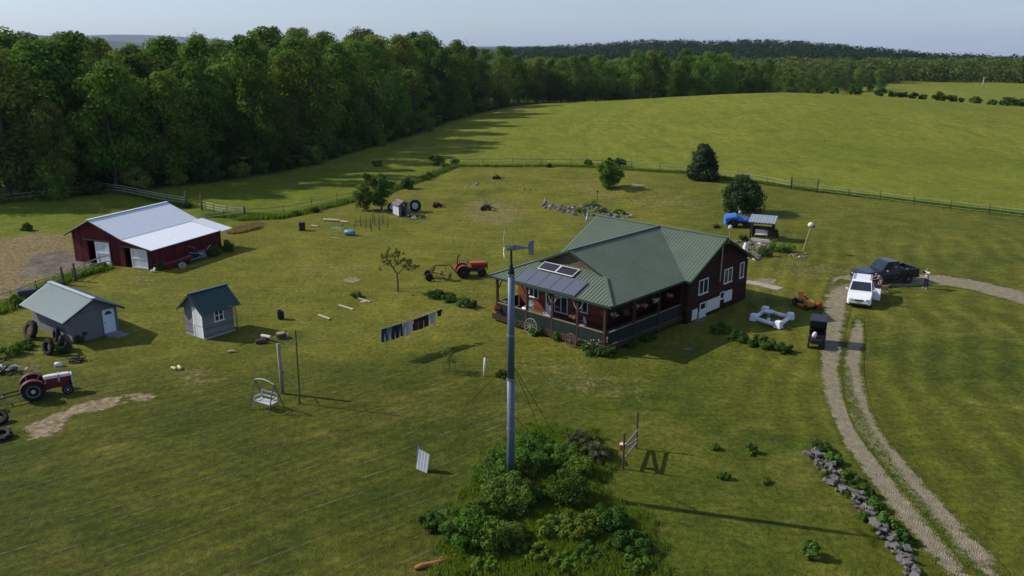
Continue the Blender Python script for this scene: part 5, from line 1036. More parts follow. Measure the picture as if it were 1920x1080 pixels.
def car(name, label, cat, u, v, fwd, paint, kind):
    x, y = px(u, v); t = thing(name, label, cat, (x, y, 0), math.atan2(fwd[1], fwd[0])); G = glass('car glass')
    van = kind == 'van'; w = .90 if van else .97
    if van: body = [(2.28, .70, .32, .62), (2.24, .80, .26, .70), (2.05, .86, .24, .84), (1.5, .89, .24, .94), (1.05, w, .24, 1.02), (-1.9, w, .25, 1.04), (-2.25, .87, .28, 1.02), (-2.36, .82, .4, .95)]
    else: body = [(2.85, .88, .46, .98), (2.80, .95, .42, 1.12), (2.45, .98, .40, 1.18), (1.2, w, .40, 1.23), (.6, w, .40, 1.25), (-1.0, w, .42, 1.25)]
    m = MB(); m.loft([ring(a, b, c_, d) for a, b, c_, d in body]); m.obj('body', paint, t, bevel=.03)
    if van: st = [(1.12, .80, 1.02, 1.03), (.28, .70, 1.02, 1.62), (0, .70, 1.03, 1.66), (-1.8, .69, 1.03, 1.66), (-2.1, .69, 1.03, 1.6), (-2.28, .74, 1.03, 1.06)]
    else: st = [(.95, .84, 1.23, 1.25), (.38, .74, 1.24, 1.88), (.1, .74, 1.24, 1.92), (-.85, .73, 1.24, 1.90), (-1.02, .77, 1.24, 1.27)]
    m = MB(); m.loft([[(a, -.83, c_), (a, -b, d), (a, b, d), (a, .83, c_)] for a, b, c_, d in st]); m.obj('roof', paint, t, bevel=.02)
    def pane(name_, P, off):
        m = MB(); P = [Vector(p) for p in P]; n = (P[1] - P[0]).cross(P[2] - P[0]).normalized(); n = n if n.dot(Vector(off)) > 0 else -n; Q = [p + n * .012 for p in P]
        if (Q[1] - Q[0]).cross(Q[2] - Q[0]).dot(n) < 0: Q = Q[::-1]
        m.poly(Q, .008); return m.obj(name_, G, t)
    a, b = st[0], st[1]
    def wl(k, s): return (a[0] + (b[0] - a[0]) * k, s * (.83 + (b[1] - .83) * k - .07), a[3] + (b[3] - a[3]) * k)
    pane('windshield', [wl(.06, -1), wl(.06, 1), wl(.92, 1), wl(.92, -1)], (1, 0, .5))
    if van:
        sides = [(.80, -.45), (-.52, -1.35), (-1.42, -2.0)]
        pane('rear_window', [(-2.25, -.66, 1.12), (-2.25, .66, 1.12), (-2.13, .62, 1.52), (-2.13, -.62, 1.52)], (-1, 0, .2))
    else:
        sides = [(.66, -.12), (-.20, -.86)]
        pane('rear_window', [(-1.0, -.66, 1.33), (-1.0, .66, 1.33), (-.88, .6, 1.80), (-.88, -.6, 1.80)], (-1, 0, .2))
    zt = st[2][3] - .08; zb = st[2][2] + .07; wt = st[2][1]
    for s in (-1, 1):
        for i, (x0, x1) in enumerate(sides):
            f = lambda z: s * (.83 + (wt - .83) * (z - st[2][2]) / (st[2][3] - st[2][2]))
            x0t = x0 - (.42 if i == 0 else 0); pane('side_window', [(x0, f(zb), zb), (x1, f(zb), zb), (x1, f(zt), zt), (x0t, f(zt), zt)], (0, s, 0))
        fx = body[0][0]
        m = MB(); m.box((fx - .10, s * (.58 if van else .68), .66 if van else .86), (.22, .30, .15), s * .25); m.obj('headlight', mat('headlight lens', (.62, .65, .68), .12, .2), t, bevel=.03)
        rx = body[-1][0] if van else -2.99; m = MB(); m.box((rx + .03, s * .78, .85), (.10, .12, .30)); m.obj('taillight', mat('red lens', (.30, .015, .012), .2), t)
        m = MB(); m.box((.85 if van else .55, s * (w + .09), 1.08 if van else 1.24), (.10, .18, .14)); m.obj('mirror', paint if van else mat('bright mirror', (.45, .45, .47), .3, .6), t, bevel=.03)
        rr = .33 if van else .40
        for xx in ((1.42, -1.5) if van else (1.72, -1.85)): wheel(t, xx, s * (w - .10), rr, .22, s)
        for xx in ((1.42, -1.5) if van else (1.72, -1.85)): m = MB(); m.lathe((xx, s * (w - .02), rr), (0, s, 0), [(rr * 1.17, 0), (rr * 1.17, .028), (rr * 1.0, .03)], 20); m.obj('wheel_arch', mat('wheel arch black', (.02, .02, .021), .7), t)
    m = MB(); m.box((body[0][0] - .03, 0, .62 if van else .76), (.09, .62 if van else .95, .13 if van else .26)); m.obj('grille', mat('grille dark', (.045, .047, .05), .4), t, bevel=.02)
    m = MB(); m.box((body[0][0] + .0, 0, .34 if van else .48), (.10, 1.35 if van else 1.7, .12 if van else .18)); m.obj('bumper', mat('bumper dark', (.05, .052, .055), .5) if van else mat('dull chrome', (.20, .20, .21), .35, .7), t, bevel=.03)
    m = MB(); m.box((body[0][0] + .055, 0, .45 if van else .5), (.015, .31, .15)); m.obj('licence_plate', mat('yellowish plate', (.42, .32, .14), .5), t)
    if van:
        for s in (-1, 1): m = MB(); m.tube([(.0, s * .60, 1.66), (-.1, s * .60, 1.73), (-1.75, s * .60, 1.73), (-1.85, s * .60, 1.66)], .028, 6); m.obj('roof_rail', mat('dark rail', (.03, .03, .032), .5), t)
        # open left side door
        m = MB(); m.box((.62, w + .26, .82), (.07, .55, .95), R(-22)); d = m.obj('door', paint, t, bevel=.02, label='front side door standing open'); m = MB(); m.box((.63, w + .25, 1.42), (.05, .46, .32), R(-22)); m.obj('pane', G, d)
    else:
        for s in (-1, 1):
            m = MB(); m.bb(-2.98, -1.0, s * .97 - .08 if s > 0 else -.97, .97 if s > 0 else -.89, .46, 1.24); m.obj('bed_side', paint, t, bevel=.02)
        m = MB(); m.bb(-2.90, -1.0, -.88, .88, .52, .60); m.bb(-1.08, -1.0, -.88, .88, .6, 1.22); m.obj('bed', mat('bed liner', (.02, .02, .022), .8), t); m = MB(); m.bb(-2.99, -2.91, -.88, .88, .5, 1.23); m.obj('tailgate', paint, t, bevel=.02); m = MB(); m.bb(-3.14, -3.0, -.9, .9, .44, .6); m.obj('bumper', mat('dull chrome', ()), t)
        m = MB(); m.tube([(1.15, -.8, 1.1), (1.0, -.83, 2.0)], .008, 4); m.obj('antenna', M_DKIRON, t)
    return t, x, y
car('white_van', 'white minivan with black roof rails parked on the drive, side door open', 'car', 1612, 563, (-.42, -.907), carpaint('white paint', (.76, .77, .78)), 'van')
pk, kx, ky = car('pickup_truck', 'dark navy pickup truck parked across the gravel lane', 'pickup truck', 1655, 529, (-.957, -.28), carpaint('dark navy paint', (.009, .010, .018)), 'pickup'); pk.scale = (.92, .95, 1)
def pkp(x, y, z): v = Matrix.Rotation(pk.rotation_euler.z, 3, 'Z') @ Vector((x, y, z)); return (kx + v.x, ky + v.y, z)
m = MB(); m.box((0, 0, .3), (.7, 1.2, .6), .1, .85, .03); tag(m.obj('tool_box', mat('black plastic box', (.015, .015, .016), .5), None, False, pkp(-1.45, 0, .60), pk.rotation_euler.z, bevel=.04), 'black tool box behind the cab in the pickup bed', 'tool box')
m = MB(); m.rock((0, 0, 0), (.6, .5, .5), 9); tag(m.obj('white_bag', mat('white sacking', ()), None, True, pkp(-1.95, .55, .72), .3), 'white bag lying in the pickup bed', 'bag')
# ---- tractors
def tractor(name, label, loc, rz, C, old):
    t = thing(name, label, 'tractor', loc, rz); body, hood, rimc = C
    R_, fr = (.62, .32) if old else (.52, .38); wy = .62 if old else .55
    for s in (-1, 1):
        wheel(t, 0, s * wy, R_, .30, s, rimm=rimc, name='rear_wheel', rimr=.58, lugs=20 if old else 16); wheel(t, 1.78 if old else 1.6, s * (.5 if old else .5), fr, .16 if old else .22, s, rimm=rimc, name='front_wheel', rimr=.56)
        m = MB(); pts = [(R_ * 1.13 * math.cos(R(a)), R_ + R_ * 1.13 * math.sin(R(a))) for a in range(25, 176, 15)]
        for (x0, z0), (x1, z1) in zip(pts[:-1], pts[1:]): m.beam((x0, s * (wy - .06), z0), (x1, s * (wy - .06), z1), .36, .025, (0, 1, 0)) if False else m.add([(x0, s * wy - .2, z0), (x1, s * wy - .2, z1), (x1, s * wy + .16, z1), (x0, s * wy + .16, z0), (x0, s * wy - .2, z0 - .03), (x1, s * wy - .2, z1 - .03), (x1, s * wy + .16, z1 - .03), (x0, s * wy + .16, z0 - .03)], [(0, 1, 2, 3), (7, 6, 5, 4), (0, 4, 5, 1), (1, 5, 6, 2), (2, 6, 7, 3), (3, 7, 4, 0)])
        m.obj('fender', body, t)
    m = MB(); m.bb(-.25, .55, -.24, .24, .42, .86); m.bb(.55, 1.9, -.2, .2, .42, .78); m.obj('chassis', body if old else mat('dark casting', (.05, .045, .045), .6), t, bevel=.03)
    m = MB(); m.bb(.72, 2.05, -.25, .25, .76, 1.08); m.obj('side_panel', body, t, bevel=.04); m = MB(); m.loft([[(x_, -w_, 1.06), (x_, -w_ * .75, 1.06 + h_), (x_, w_ * .75, 1.06 + h_), (x_, w_, 1.06)] for x_, w_, h_ in ((.60, .24, .15), (.9, .26, .17), (1.95, .26, .15), (2.10, .24, .06))]); m.obj('hood', hood, t, bevel=.03)
    m = MB(); m.bb(2.05, 2.13, -.23, .23, .55, 1.16); m.obj('grille', mat('pale grille', (.6, .6, .58), .4) if old else mat('dark casting', ()), t, bevel=.03)
    m = MB(); m.tube([(1.78 if old else 1.6, -.5, fr), (1.78 if old else 1.6, .5, fr)], .05, 8); m.tube([(0, -.55, R_), (0, .55, R_)], .09, 8); m.obj('axle', body if old else mat('dark casting', ()), t)
    m = MB(); m.box((-.05, 0, 1.0), (.42, .46, .07)); m.box((-.27, 0, 1.14), (.06, .44, .26), 0); m.tube([(-.05, 0, .8), (-.05, 0, .98)], .05, 6); m.obj('seat', M_BLACK, t, bevel=.03)
    m = MB(); m.tube([(.7, 0, 1.0), (.45, 0, 1.28)], .02, 6); n = 16; c_ = Vector((.44, 0, 1.29)); ax, ay = Vector((.55, 0, .62)).normalized(), Vector((0, 1, 0)); m.tube([c_ + (ax * math.cos(2 * math.pi * i / n) + ay * math.sin(2 * math.pi * i / n)) * .2 for i in range(n + 1)], .016, 5, False); m.beam(c_ - ay * .19, c_ + ay * .19, .03, .015); m.obj('steering_wheel', M_DKIRON, t)
    m = MB()
    if old: m.bb(1.35, 1.45, -.275, .275, .80, 1.235); m.obj('hood_band', mat('grey band', (.42, .42, .44), .4, .3), t); m = MB(); m.tube([(1.2, -.2, .5), (.6, -.3, .42), (-.4, -.3, .42)], .03, 6); m.obj('exhaust', M_DKIRON, t)
    else: m.tube([(-.42, 0, .9), (-.45, 0, 1.35), (-.40, 0, 1.7), (-.30, 0, 1.86), (-.22, 0, 1.90)], [.05, .045, .055, .06, .05], 8); m.obj('exhaust', M_DKIRON, t, True)
    return t
x, y = px(51, 752); fx, fy = px(117, 740); rz1 = math.atan2(fy - y, fx - x)
tractor('farm_tractor', 'old maroon tractor with white hood and pale wheel rims at the left edge', (x - .2 - .35 * math.sin(-rz1) * 0 - math.sin(rz1) * -.62 * 1, y - math.cos(rz1) * -.62, 0), rz1, (mat('maroon paint', (.145, .018, .026), .45, var=.2), mat('worn white paint', (.62, .58, .57), .45, var=.2), mat('pale rim', (.52, .54, .55), .5, .2)), True).scale = (.94,) * 3
x, y = px(869, 521); fx, fy = px(901, 519); rz2 = math.atan2(fy - y, fx - x) - .05
tractor('farm_tractor', 'small orange tractor with red wheel rims hitched to the hay rake', (x + math.sin(rz2) * -.5, y + .5, 0), rz2, (mat('red orange paint', (.30, .035, .014), .45, var=.2), mat('orange paint', (.56, .085, .022), .4, var=.15), mat('red rim', (.24, .03, .022), .5)), False)
# hay rake behind the orange tractor
x, y = px(825, 523); t = thing('hay_rake', 'rusty hay rake with arched drawbar and two rubber wheels behind the orange tractor', 'hay rake', (x, y, 0), rz2)
for yy in (-.55, .65): wheel(t, -.95, yy, .33, .14, -1 if yy < 0 else 1, rimm=M_RUST)
m = MB(); m.tube([(-.95, -.5, .35), (-.6, -.3, .95), (-.35, 0, 1.22), (.3, .1, 1.15), (.85, 0, 1.15), (1.15, 0, .8), (1.5, 0, .38), (1.7, 0, .36)], .05, 7); m.tube([(-.95, .6, .35), (-.6, .35, .95), (-.35, 0, 1.22)], .045, 6); m.tube([(-.95, -.55, .33), (-.95, .65, .33)], .04, 6); m.obj('drawbar', M_RUST, t)
m = MB(); a, b = Vector((-.55, .55, .5)), Vector((.75, -.75, .45))
for k in range(4): o = Vector((0, 0, .17 * math.sin(k * 1.57 + .6))) + Vector((.2, .2, 0)) * math.cos(k * 1.57 + .6); m.tube([a + o, b + o], .025, 5)
for q in (0, .5, 1): m.lathe(a.lerp(b, q), b - a, [(.26, -.015), (.26, .015)], 12)
m.obj('reel', mat('faded yellow paint', (.34, .24, .10), .7, var=.4), t); m = MB()
for k in range(22):
    p = a.lerp(b, (k + .5) / 22); 
    for s in (-1, 1): m.tube([p + Vector((.12 * s, .12 * s, -.05)), p + Vector((.2 * s, .2 * s, -.40))], .009, 3)
m.obj('tine', M_DKIRON, t)['kind'] = 'stuff'; m = MB(); m.tube([(.35, -.35, .5), (.5, -.2, .95), (.3, .1, 1.15)], .03, 5); m.tube([(-.4, .4, .5), (-.4, .2, 1.0), (-.35, 0, 1.2)], .03, 5); m.obj('hanger', M_RUST, t)
# implement behind the maroon tractor
x, y = px(30, 752); t = thing('harrow_drawbar', 'dark iron implement drawbar hitched behind the maroon tractor', 'implement', (x, y, 0), rz1 + R(8)); m = MB(); m.tube([(.25, -.28, .45), (-1.5, -.35, .42), (-2.6, -.4, .5)], .045, 6); m.tube([(.25, .28, .45), (-1.5, .28, .42), (-2.6, .3, .5)], .045, 6); m.obj('side_bar', M_DKIRON, t)
for xx in (-.6, -1.4, -2.2): m = MB(); m.tube([(xx, -.34, .43), (xx, .28, .43)], .035, 6); m.obj('cross_bar', M_DKIRON, t)
for xx in (-1.3, -2.0): wheel(t, xx, -.6, .4, .2, -1, rimm=M_RUST)
# ---- black buggy
x, y = px(1534, 650); t = thing('buggy', 'black boxy buggy with a square roof standing at the drive edge', 'buggy', (x, y + .35, 0), R(-112)); t.scale = (.86, .86, .92); MBK = mat('buggy black', (.017, .017, .021), .4, var=.2); 
for s in (-1, 1):
    for xx, rr in ((.8, .36), (-.75, .42)): wheel(t, xx, s * .56, rr, .12, s, rimr=.8)
m = MB(); m.loft([[(x_, -w_, .42), (x_, -w_, h_), (x_, w_, h_), (x_, w_, .42)] for x_, w_, h_ in ((1.25, .42, .72), (.7, .48, .80), (.55, .52, .74), (-1.15, .52, .80))]); m.obj('body', MBK, t, bevel=.04)
m = MB(); m.loft([[(x_, -w_, 1.88), (x_, -w_ * .94, 1.97), (x_, w_ * .94, 1.97), (x_, w_, 1.88)] for x_, w_ in ((.62, .60), (.5, .64), (-1.1, .64), (-1.24, .58))]); m.bb(-1.2, -1.14, -.6, .6, .8, 1.88); m.bb(-1.14, .15, .57, .61, .8, 1.88); m.bb(-1.14, .15, -.61, -.57, .8, 1.88); m.bb(.42, .46, -.58, .58, 1.5, 1.88); m.obj('roof', MBK, t, bevel=.03)
for s in (-1, 1): m = MB(); m.tube([(.55, s * .55, .74), (.5, s * .56, 1.88)], .03, 6); m.obj('roof_post', MBK, t)
m = MB(); m.bb(-.55, -.05, -.5, .5, .78, .95); m.bb(-.66, -.55, -.5, .5, .8, 1.4); m.obj('seat', M_BLACK, t, bevel=.04)
v = Matrix.Rotation(R(-112), 3, 'Z') @ Vector((.68, -.16, 0)) + Vector((0, .35, 0)); m = MB(); m.rock((0, 0, 0), (.32, .3, .34), 9); tag(m.obj('white_bag', mat('white sacking', ()), None, True, (x + v.x, y + v.y, .82)), 'small white bag lying on the front of the black buggy', 'bag')
# ---- yellow mower, fuel can
x, y = px(1509, 576); t = thing('riding_mower', 'yellow and black riding mower parked beside the house shadow', 'mower', (x, y, 0), R(-75)); YE = mat('yellow paint', (.52, .22, .025), .45, var=.2)
m = MB(); m.loft([[(x_, -w_, .3), (x_, -w_ * .9, h_), (x_, w_ * .9, h_), (x_, w_, .3)] for x_, w_, h_ in ((.85, .26, .55), (.7, .33, .66), (.25, .34, .68), (.2, .34, .4))]); m.obj('hood', YE, t, bevel=.04); m = MB(); m.lathe((0, 0, .14), (0, 0, 1), [(.60, 0), (.62, .12), (.5, .16)], 16); m.obj('mower_deck', mat('mower deck yellow', (.36, .17, .03), .6, var=.3), t)
m = MB(); m.bb(-.75, .2, -.28, .28, .3, .44); m.obj('chassis', MBK, t); m = MB(); m.box((-.35, 0, .58), (.42, .48, .1)); m.box((-.58, 0, .84), (.1, .46, .48), 0, ry=-.2); m.obj('seat', YE, t, bevel=.04); m = MB(); m.tube([(.2, 0, .5), (.02, 0, .9)], .02, 6); m.tube([Vector((.02, 0, .9)) + Vector((.1 * math.cos(a * .524), .19 * math.sin(a * .524), .07 * math.cos(a * .524))) for a in range(13)], .015, 5, False); m.obj('steering_wheel', MBK, t)
for s in (-1, 1):
    wheel(t, -.62, s * .42, .29, .24, s, rimm=YE); wheel(t, .68, s * .40, .19, .16, s, rimm=YE); m = MB(); m.box((-.62, s * .40, .66), (.66, .26, .05)); m.obj('fender', YE, t, bevel=.02)
x, y = px(1535, 577); t = thing('fuel_can', 'red fuel can on the grass beside the yellow mower', 'fuel can', (x, y, 0), .4); RD = mat('red plastic', (.46, .03, .02), .4)
m = MB(); m.box((0, 0, .2), (.44, .34, .38), 0, .82); m.obj('can_body', RD, t, bevel=.05); m = MB(); m.tube([(-.16, 0, .38), (-.12, 0, .52), (.1, 0, .52), (.12, 0, .38)], .025, 6); m.obj('handle', RD, t); m = MB(); m.tube([(.12, 0, .38), (.28, 0, .56)], [.04, .025], 6); m.obj('spout', RD, t)
# ---- white frame with corner blocks
P = [px(*q) for q in ((1413, 602), (1434, 588), (1481, 600), (1459, 616))]; c0 = np.mean(P, 0); t = thing('white_float_frame', 'white tubular frame with four corner blocks lying on the grass', 'frame', (c0[0], c0[1], 0)); PW = mat('white plastic tube', (.72, .73, .76), .45, var=.12)
L = [Vector((p[0] - c0[0], p[1] - c0[1], .22)) for p in P]
for i in range(4):
    m = MB(); m.tube([L[i], L[(i + 1) % 4]], .15, 10); m.obj('rail', PW, t, True); m = MB(); d = L[i].normalized(); m.box((L[i].x, L[i].y, .30), (.52, .52, .52), math.atan2(d.y, d.x) + .78, .8); m.obj('corner_block', PW, t, bevel=.05)
x, y = px(1441, 596); m = MB(); m.lathe((0, 0, .03), (0, 0, 1), [(.1, 0), (.12, .28), (.36, .42), (.42, .50), (.36, .50), (.1, .38)], 18); tag(m.obj('basin', mat('pale blue white plastic', (.58, .64, .68), .35), None, True, (x, y, 0)), 'round pale basin standing inside the white frame', 'basin')
x, y = px(1441, 603); m = MB(); m.rock((0, 0, 0), (.3, .26, .3), 9); tag(m.obj('white_jug', PW, None, True, (x, y, .05)), 'little white jug on the grass inside the white frame', 'jug')
# ------------------------------------------------------------------ yard objects
x, y = px(500, 766); srz = math.atan2(*(np.array(px(522, 758)) - np.array(px(478, 745)))[::-1]); t = thing('garden_swing', 'white two seat garden swing on a dark curved frame, left lawn', 'garden swing', (x, y, 0), srz); FR = mat('swing frame steel', (.10, .115, .12), .5, .4); SW = mat('white slats', (.50, .51, .53), .5, var=.15)
for s in (-.72, .72):
    m = MB(); m.tube([(s, -.55, 0), (s, -.1, 1.35), (s, .0, 1.55)], .03, 7); m.tube([(s, .6, 0), (s, .12, 1.3), (s, .0, 1.55)], .03, 7); m.obj('leg', FR, t)
m = MB(); m.tube([(-.72, 0, 1.55), (-.4, 0, 1.66), (0, 0, 1.70), (.4, 0, 1.66), (.72, 0, 1.55)], .03, 7); m.obj('top_bar', mat('pale bar', (.40, .43, .42), .5, .3), t)
m = MB()
for i in range(6): m.bb(-.6, .6, -.28 + i * .09, -.22 + i * .09, .42, .45)
m.obj('seat', SW, t); m = MB()
m.bb(-.6, .6, .26, .30, .84, .92); m.bb(-.6, .6, .25, .29, .60, .66); m.bb(-.6, -.56, .25, .29, .45, .84); m.bb(.56, .6, .25, .29, .45, .84); m.obj('backrest', SW, t)
for s in (-.62, .62): m = MB(); m.bb(s - .025, s + .025, -.28, .26, .62, .66); m.bb(s - .02, s + .02, -.27, -.23, .45, .62); m.obj('armrest', SW, t); 
for s in (-.64, .64): m = MB(); m.tube([(s, 0, 1.55), (s, -.22, .66)], .012, 4); m.tube([(s, 0, 1.55), (s, .24, .66)], .012, 4); m.obj('chain', FR, t)
gx, gy = px(530, 738); m = MB(); m.tube([(0, 0, -.2), (0, 0, 1.5), (-.03, 0, 3.0)], [.12, .11, .10], 10); post = tag(m.obj('clothesline_post', M_GREYWOOD, None, True, (gx, gy, 0)), 'thick grey wooden clothesline post behind the garden swing', 'post')
x, y = px(563, 757); t = thing('steel_pole', 'thin dark pole braced to the thick wooden clothesline post', 'pole', (x, y, 0)); m = MB(); m.tube([(0, 0, -.1), (-.05, 0, .25), (0, 0, .5), (.05, 0, 4.3)], [.07, .05, .04, .035], 8); m.obj('pole', mat('rusty dark pole', (.075, .055, .038), .8), t); m = MB(); m.tube([(-.0, 0, .85), (gx - x + .1, gy - y, 1.35)], .025, 6); m.obj('brace', M_DKIRON, t)
# clothesline and laundry
A_, B_ = Vector((gx, gy, 2.95)), Vector(hp(-4.95, .1, 2.5)); 
def line_at(k): p = A_.lerp(B_, k); return p - Vector((0, 0, .95 * 4 * k * (1 - k)))
m = MB(); m.tube([line_at(i / 30) - A_ for i in range(31)], .012, 5); tag(m.obj('clothesline', mat('line cord', (.25, .25, .24)), None, True, tuple(A_)), 'clothesline cord sagging from the wooden post to the porch', 'clothesline')
ld = (B_ - A_); lang = math.atan2(ld.y, ld.x)
def garment(name, label, k, outline, mt, cat):
    p = line_at(k); m = MB(); n = len(outline); tilt = (line_at(k + .02) - line_at(k - .02)).normalized()
    P = [(x_, .012 + .05 * math.sin(x_ * 9 + k * 40) * (-z_), z_ + x_ * tilt.z) for x_, z_ in outline]; Q = [(a, b - .024, c_) for a, b, c_ in P]; P = [(x_, y_ , z_) for x_, y_, z_ in P]; m.add(P + Q, [tuple(range(n)), tuple(range(n, 2 * n))[::-1]] + [(i, i + n, (i + 1) % n + n, (i + 1) % n) for i in range(n)])
    tag(m.obj(name, mt, None, False, tuple(p), lang), label, cat, 'laundry on the clothesline')
TR = lambda w, h: [(-w / 2, 0), (-w * .56, -h * .5), (-w * .56, -h), (-w * .14, -h), (-w * .03, -h * .38), (w * .03, -h * .38), (w * .14, -h), (w * .56, -h), (w * .56, -h * .5), (w / 2, 0)]
SHT = lambda w, h: [(-w * .75, -.02), (-w * .8, -h * .34), (-w * .5, -h * .38), (-w * .5, -h), (w * .5, -h), (w * .5, -h * .38), (w * .8, -h * .34), (w * .75, -.02), (w * .2, 0), (-w * .2, 0)]
cl = lambda n, c_: mat('cloth ' + n, c_, .95, var=.3, sc=5)
GM = [('blue_jeans', 'dark blue jeans at the left end of the clothesline', .405, TR(.50, .88), cl('navy', (.03, .045, .085)), 'trousers'), ('blue_jeans', 'faded light blue jeans, second from the left on the line', .437, TR(.50, .86), cl('blue', (.13, .18, .26)), 'trousers'), ('blue_jeans', 'near black trousers, third from the left on the line', .472, TR(.50, .90), cl('black', (.018, .019, .026)), 'trousers'), ('blue_jeans', 'dark indigo trousers, fourth from the left on the line', .505, TR(.46, .86), cl('indigo', (.03, .04, .075)), 'trousers'), ('pale_trousers', 'pale grey trousers in the middle of the line', .540, TR(.48, .92), cl('grey', (.34, .34, .34)), 'trousers'), ('white_shirt', 'white towel like shirt in the middle of the line', .572, SHT(.42, .72), cl('cream', (.52, .50, .46)), 'shirt'), ('dark_shirt', 'dark purple shirt right of the pale garments', .606, SHT(.52, .78), cl('plum', (.045, .022, .04)), 'shirt'), ('dark_shirt', 'maroon shirt, second dark shirt on the line', .645, SHT(.52, .82), cl('maroon', (.06, .014, .022)), 'shirt'), ('dark_shirt', 'black shirt, third dark shirt on the line', .682, SHT(.5, .78), cl('black', ()), 'shirt'), ('pale_shirt', 'pale lilac shirt near the right end of the line', .722, SHT(.5, .72), cl('lilac', (.38, .37, .44)), 'shirt'), ('black_cloth', 'small black cloth at the right end of the line', .775, SHT(.36, .42), cl('black', ()), 'cloth')]
for g_ in GM: garment(g_[0], g_[1], .425 + (g_[2] - .405) * .72, [(a * .86, b) for a, b in g_[3]], g_[4], g_[5])
# posts, cans, logs, panels
x, y = px(907, 705); m = MB(); m.tube([(0, 0, -.1), (.08, 0, 1.15)], .06, 10); tag(m.obj('white_stake', mat('white pvc', (.74, .74, .72), .4), None, True, (x, y, 0)), 'short white pipe stake left of the turbine mast', 'stake')
x, y = px(842, 697); t = thing('caged_sapling', 'young spindly tree in a wire cage on the lawn below the laundry', 'sapling', (x, y, 0)); m = MB(); m.tube([(0, 0, 0), (.03, 0, .8), (0, 0, 1.5)], [.03, .025, .008], 5); m.obj('stem', bark, t); V, F = leaves([(rnd.gauss(0, .18), rnd.gauss(0, .18), rnd.uniform(.5, 1.5), .16) for _ in range(16)], 16, .06, seed=3); meobj('crown', npmesh('crown', V, F, L_OLIVE), t); m = MB()
for i in range(14): a = 2 * math.pi * i / 14; m.tube([(.42 * math.cos(a), .42 * math.sin(a), 0), (.42 * math.cos(a), .42 * math.sin(a), 1.15)], .006, 3)
for z in (.1, .45, .8, 1.15): m.tube([(.42 * math.cos(2 * math.pi * i / 14), .42 * math.sin(2 * math.pi * i / 14), z) for i in range(15)], .006, 3, False)
m.obj('wire_cage', mat('green wire', (.08, .12, .09), .6), t)
x, y = px(940, 706); shrub('weed_mound', 'low dark weed mound between the white stake and the mast', x, y, .4, .5, L_DARK, 10, 60, .07, 991, 'plant')
x, y = px(790, 883); t = thing('leaning_panel', 'pale corrugated metal sheet standing tilted on the lawn', 'metal sheet', (x, y, 0), R(-38)); m = MB(); n = 12
V = [(-.36 + .72 * i / n, .012 * math.sin(i * 2.1) + (.0 if z == 0 else .18 + .03 * i / n), (0 if z == 0 else (.98 + (.22 if i == 0 else 0) - .12 * i / n))) for z in (0, 1) for i in range(n + 1)]; V += [(a, b + .012, c_) for a, b, c_ in V]; k = n + 1
m.add(V, [(i, i + 1, i + 1 + k, i + k) for i in range(n)] + [(i + 2 * k, i + 3 * k, i + 1 + 3 * k, i + 1 + 2 * k) for i in range(n)] + [(i + k, i + 1 + k, i + 1 + 3 * k, i + 3 * k) for i in range(n)] + [(0, k, 3 * k, 2 * k), (n, n + 2 * k, n + 3 * k, n + k)]); m.obj('sheet', mat('pale sheet metal', (.46, .49, .52), .45, .3), t); m = MB(); m.tube([(.36, .1, .55), (.5, .42, .72)], .014, 5); m.tube([(-.3, .35, 0), (-.2, .16, .8)], .02, 5); m.obj('prop', M_DKIRON, t)
x, y = px(812, 1060); t = thing('rotten_log', 'orange brown rotting log beside the bottom of the thicket', 'log', (x, y, 0), R(24)); t.scale = (.85, .7, .7); m = MB(); m.tube([(-.85, 0, .12), (-.6, 0, .14), (-.2, .02, .13), (.3, 0, .12), (.8, .03, .09)], [.10, .15, .13, .11, .05], 9); m.obj('log_core', mat('rotting orange wood', (.44, .17, .07), .9, var=.45, sc=6, stretch=(.3, 1, 1), bump=.03), t, True); m = MB()
for i in range(9): a = rnd.uniform(-.6, .8); m.beam((a, rnd.uniform(-.2, .2), .05), (a + rnd.uniform(.2, .5), rnd.uniform(-.25, .25), rnd.uniform(.06, .3)), .05, .03)
m.obj('splinter', mat('rotting orange wood', ()), t)
A2, B2 = px(1168, 880), px(1193, 841); frz, fl = frame_of(A2, B2); t = thing('timber_trellis', 'tall timber frame with zigzag braces standing right of the thicket', 'trellis', (A2[0], A2[1], 0), frz); DW = mat('dark weathered timber', (.07, .055, .045), .9)
for xx, hh in ((0, 1.85), (fl, 1.95)): m = MB(); m.tube([(xx, 0, -.1), (xx, 0, hh)], .05, 7); m.obj('post', DW, t)
for a, b in (((.0, .57), (fl, .42)), ((fl, .52), (.0, 1.10)), ((.0, 1.22), (fl, 1.02))):
    m = MB(); m.beam((a[0], -.06, a[1]), (b[0], -.06, b[1]), .035, .13); m.obj('brace', M_GREYWOOD, t)
v = Matrix.Rotation(frz, 3, 'Z') @ Vector((.35, .16, 0)); m = MB(); m.box((0, 0, 0), (.22, .22, .26)); bx = m.obj('feed_box', mat('dull red box', (.28, .05, .025), .6), None, False, (A2[0] + v.x, A2[1] + v.y, .95), frz, bevel=.02); tag(bx, 'little red box with a pale lid fixed on the zigzag timber frame', 'box'); m = MB(); m.box((0, 0, .15), (.25, .25, .04)); m.obj('lid', mat('cream lid', (.7, .58, .42)), bx)
x, y = px(527, 598); t = thing('black_bucket', 'tall dark blue black barrel on the lawn right of the small shed', 'barrel', (x, y, 0)); m = MB(); m.lathe((0, 0, 0), (0, 0, 1), [(.20, 0), (.24, .1), (.24, .62), (.25, .64), (.22, .64), (.2, .5)], 16); m.obj('drum', mat('blue black plastic', (.022, .026, .04), .45), t, True)
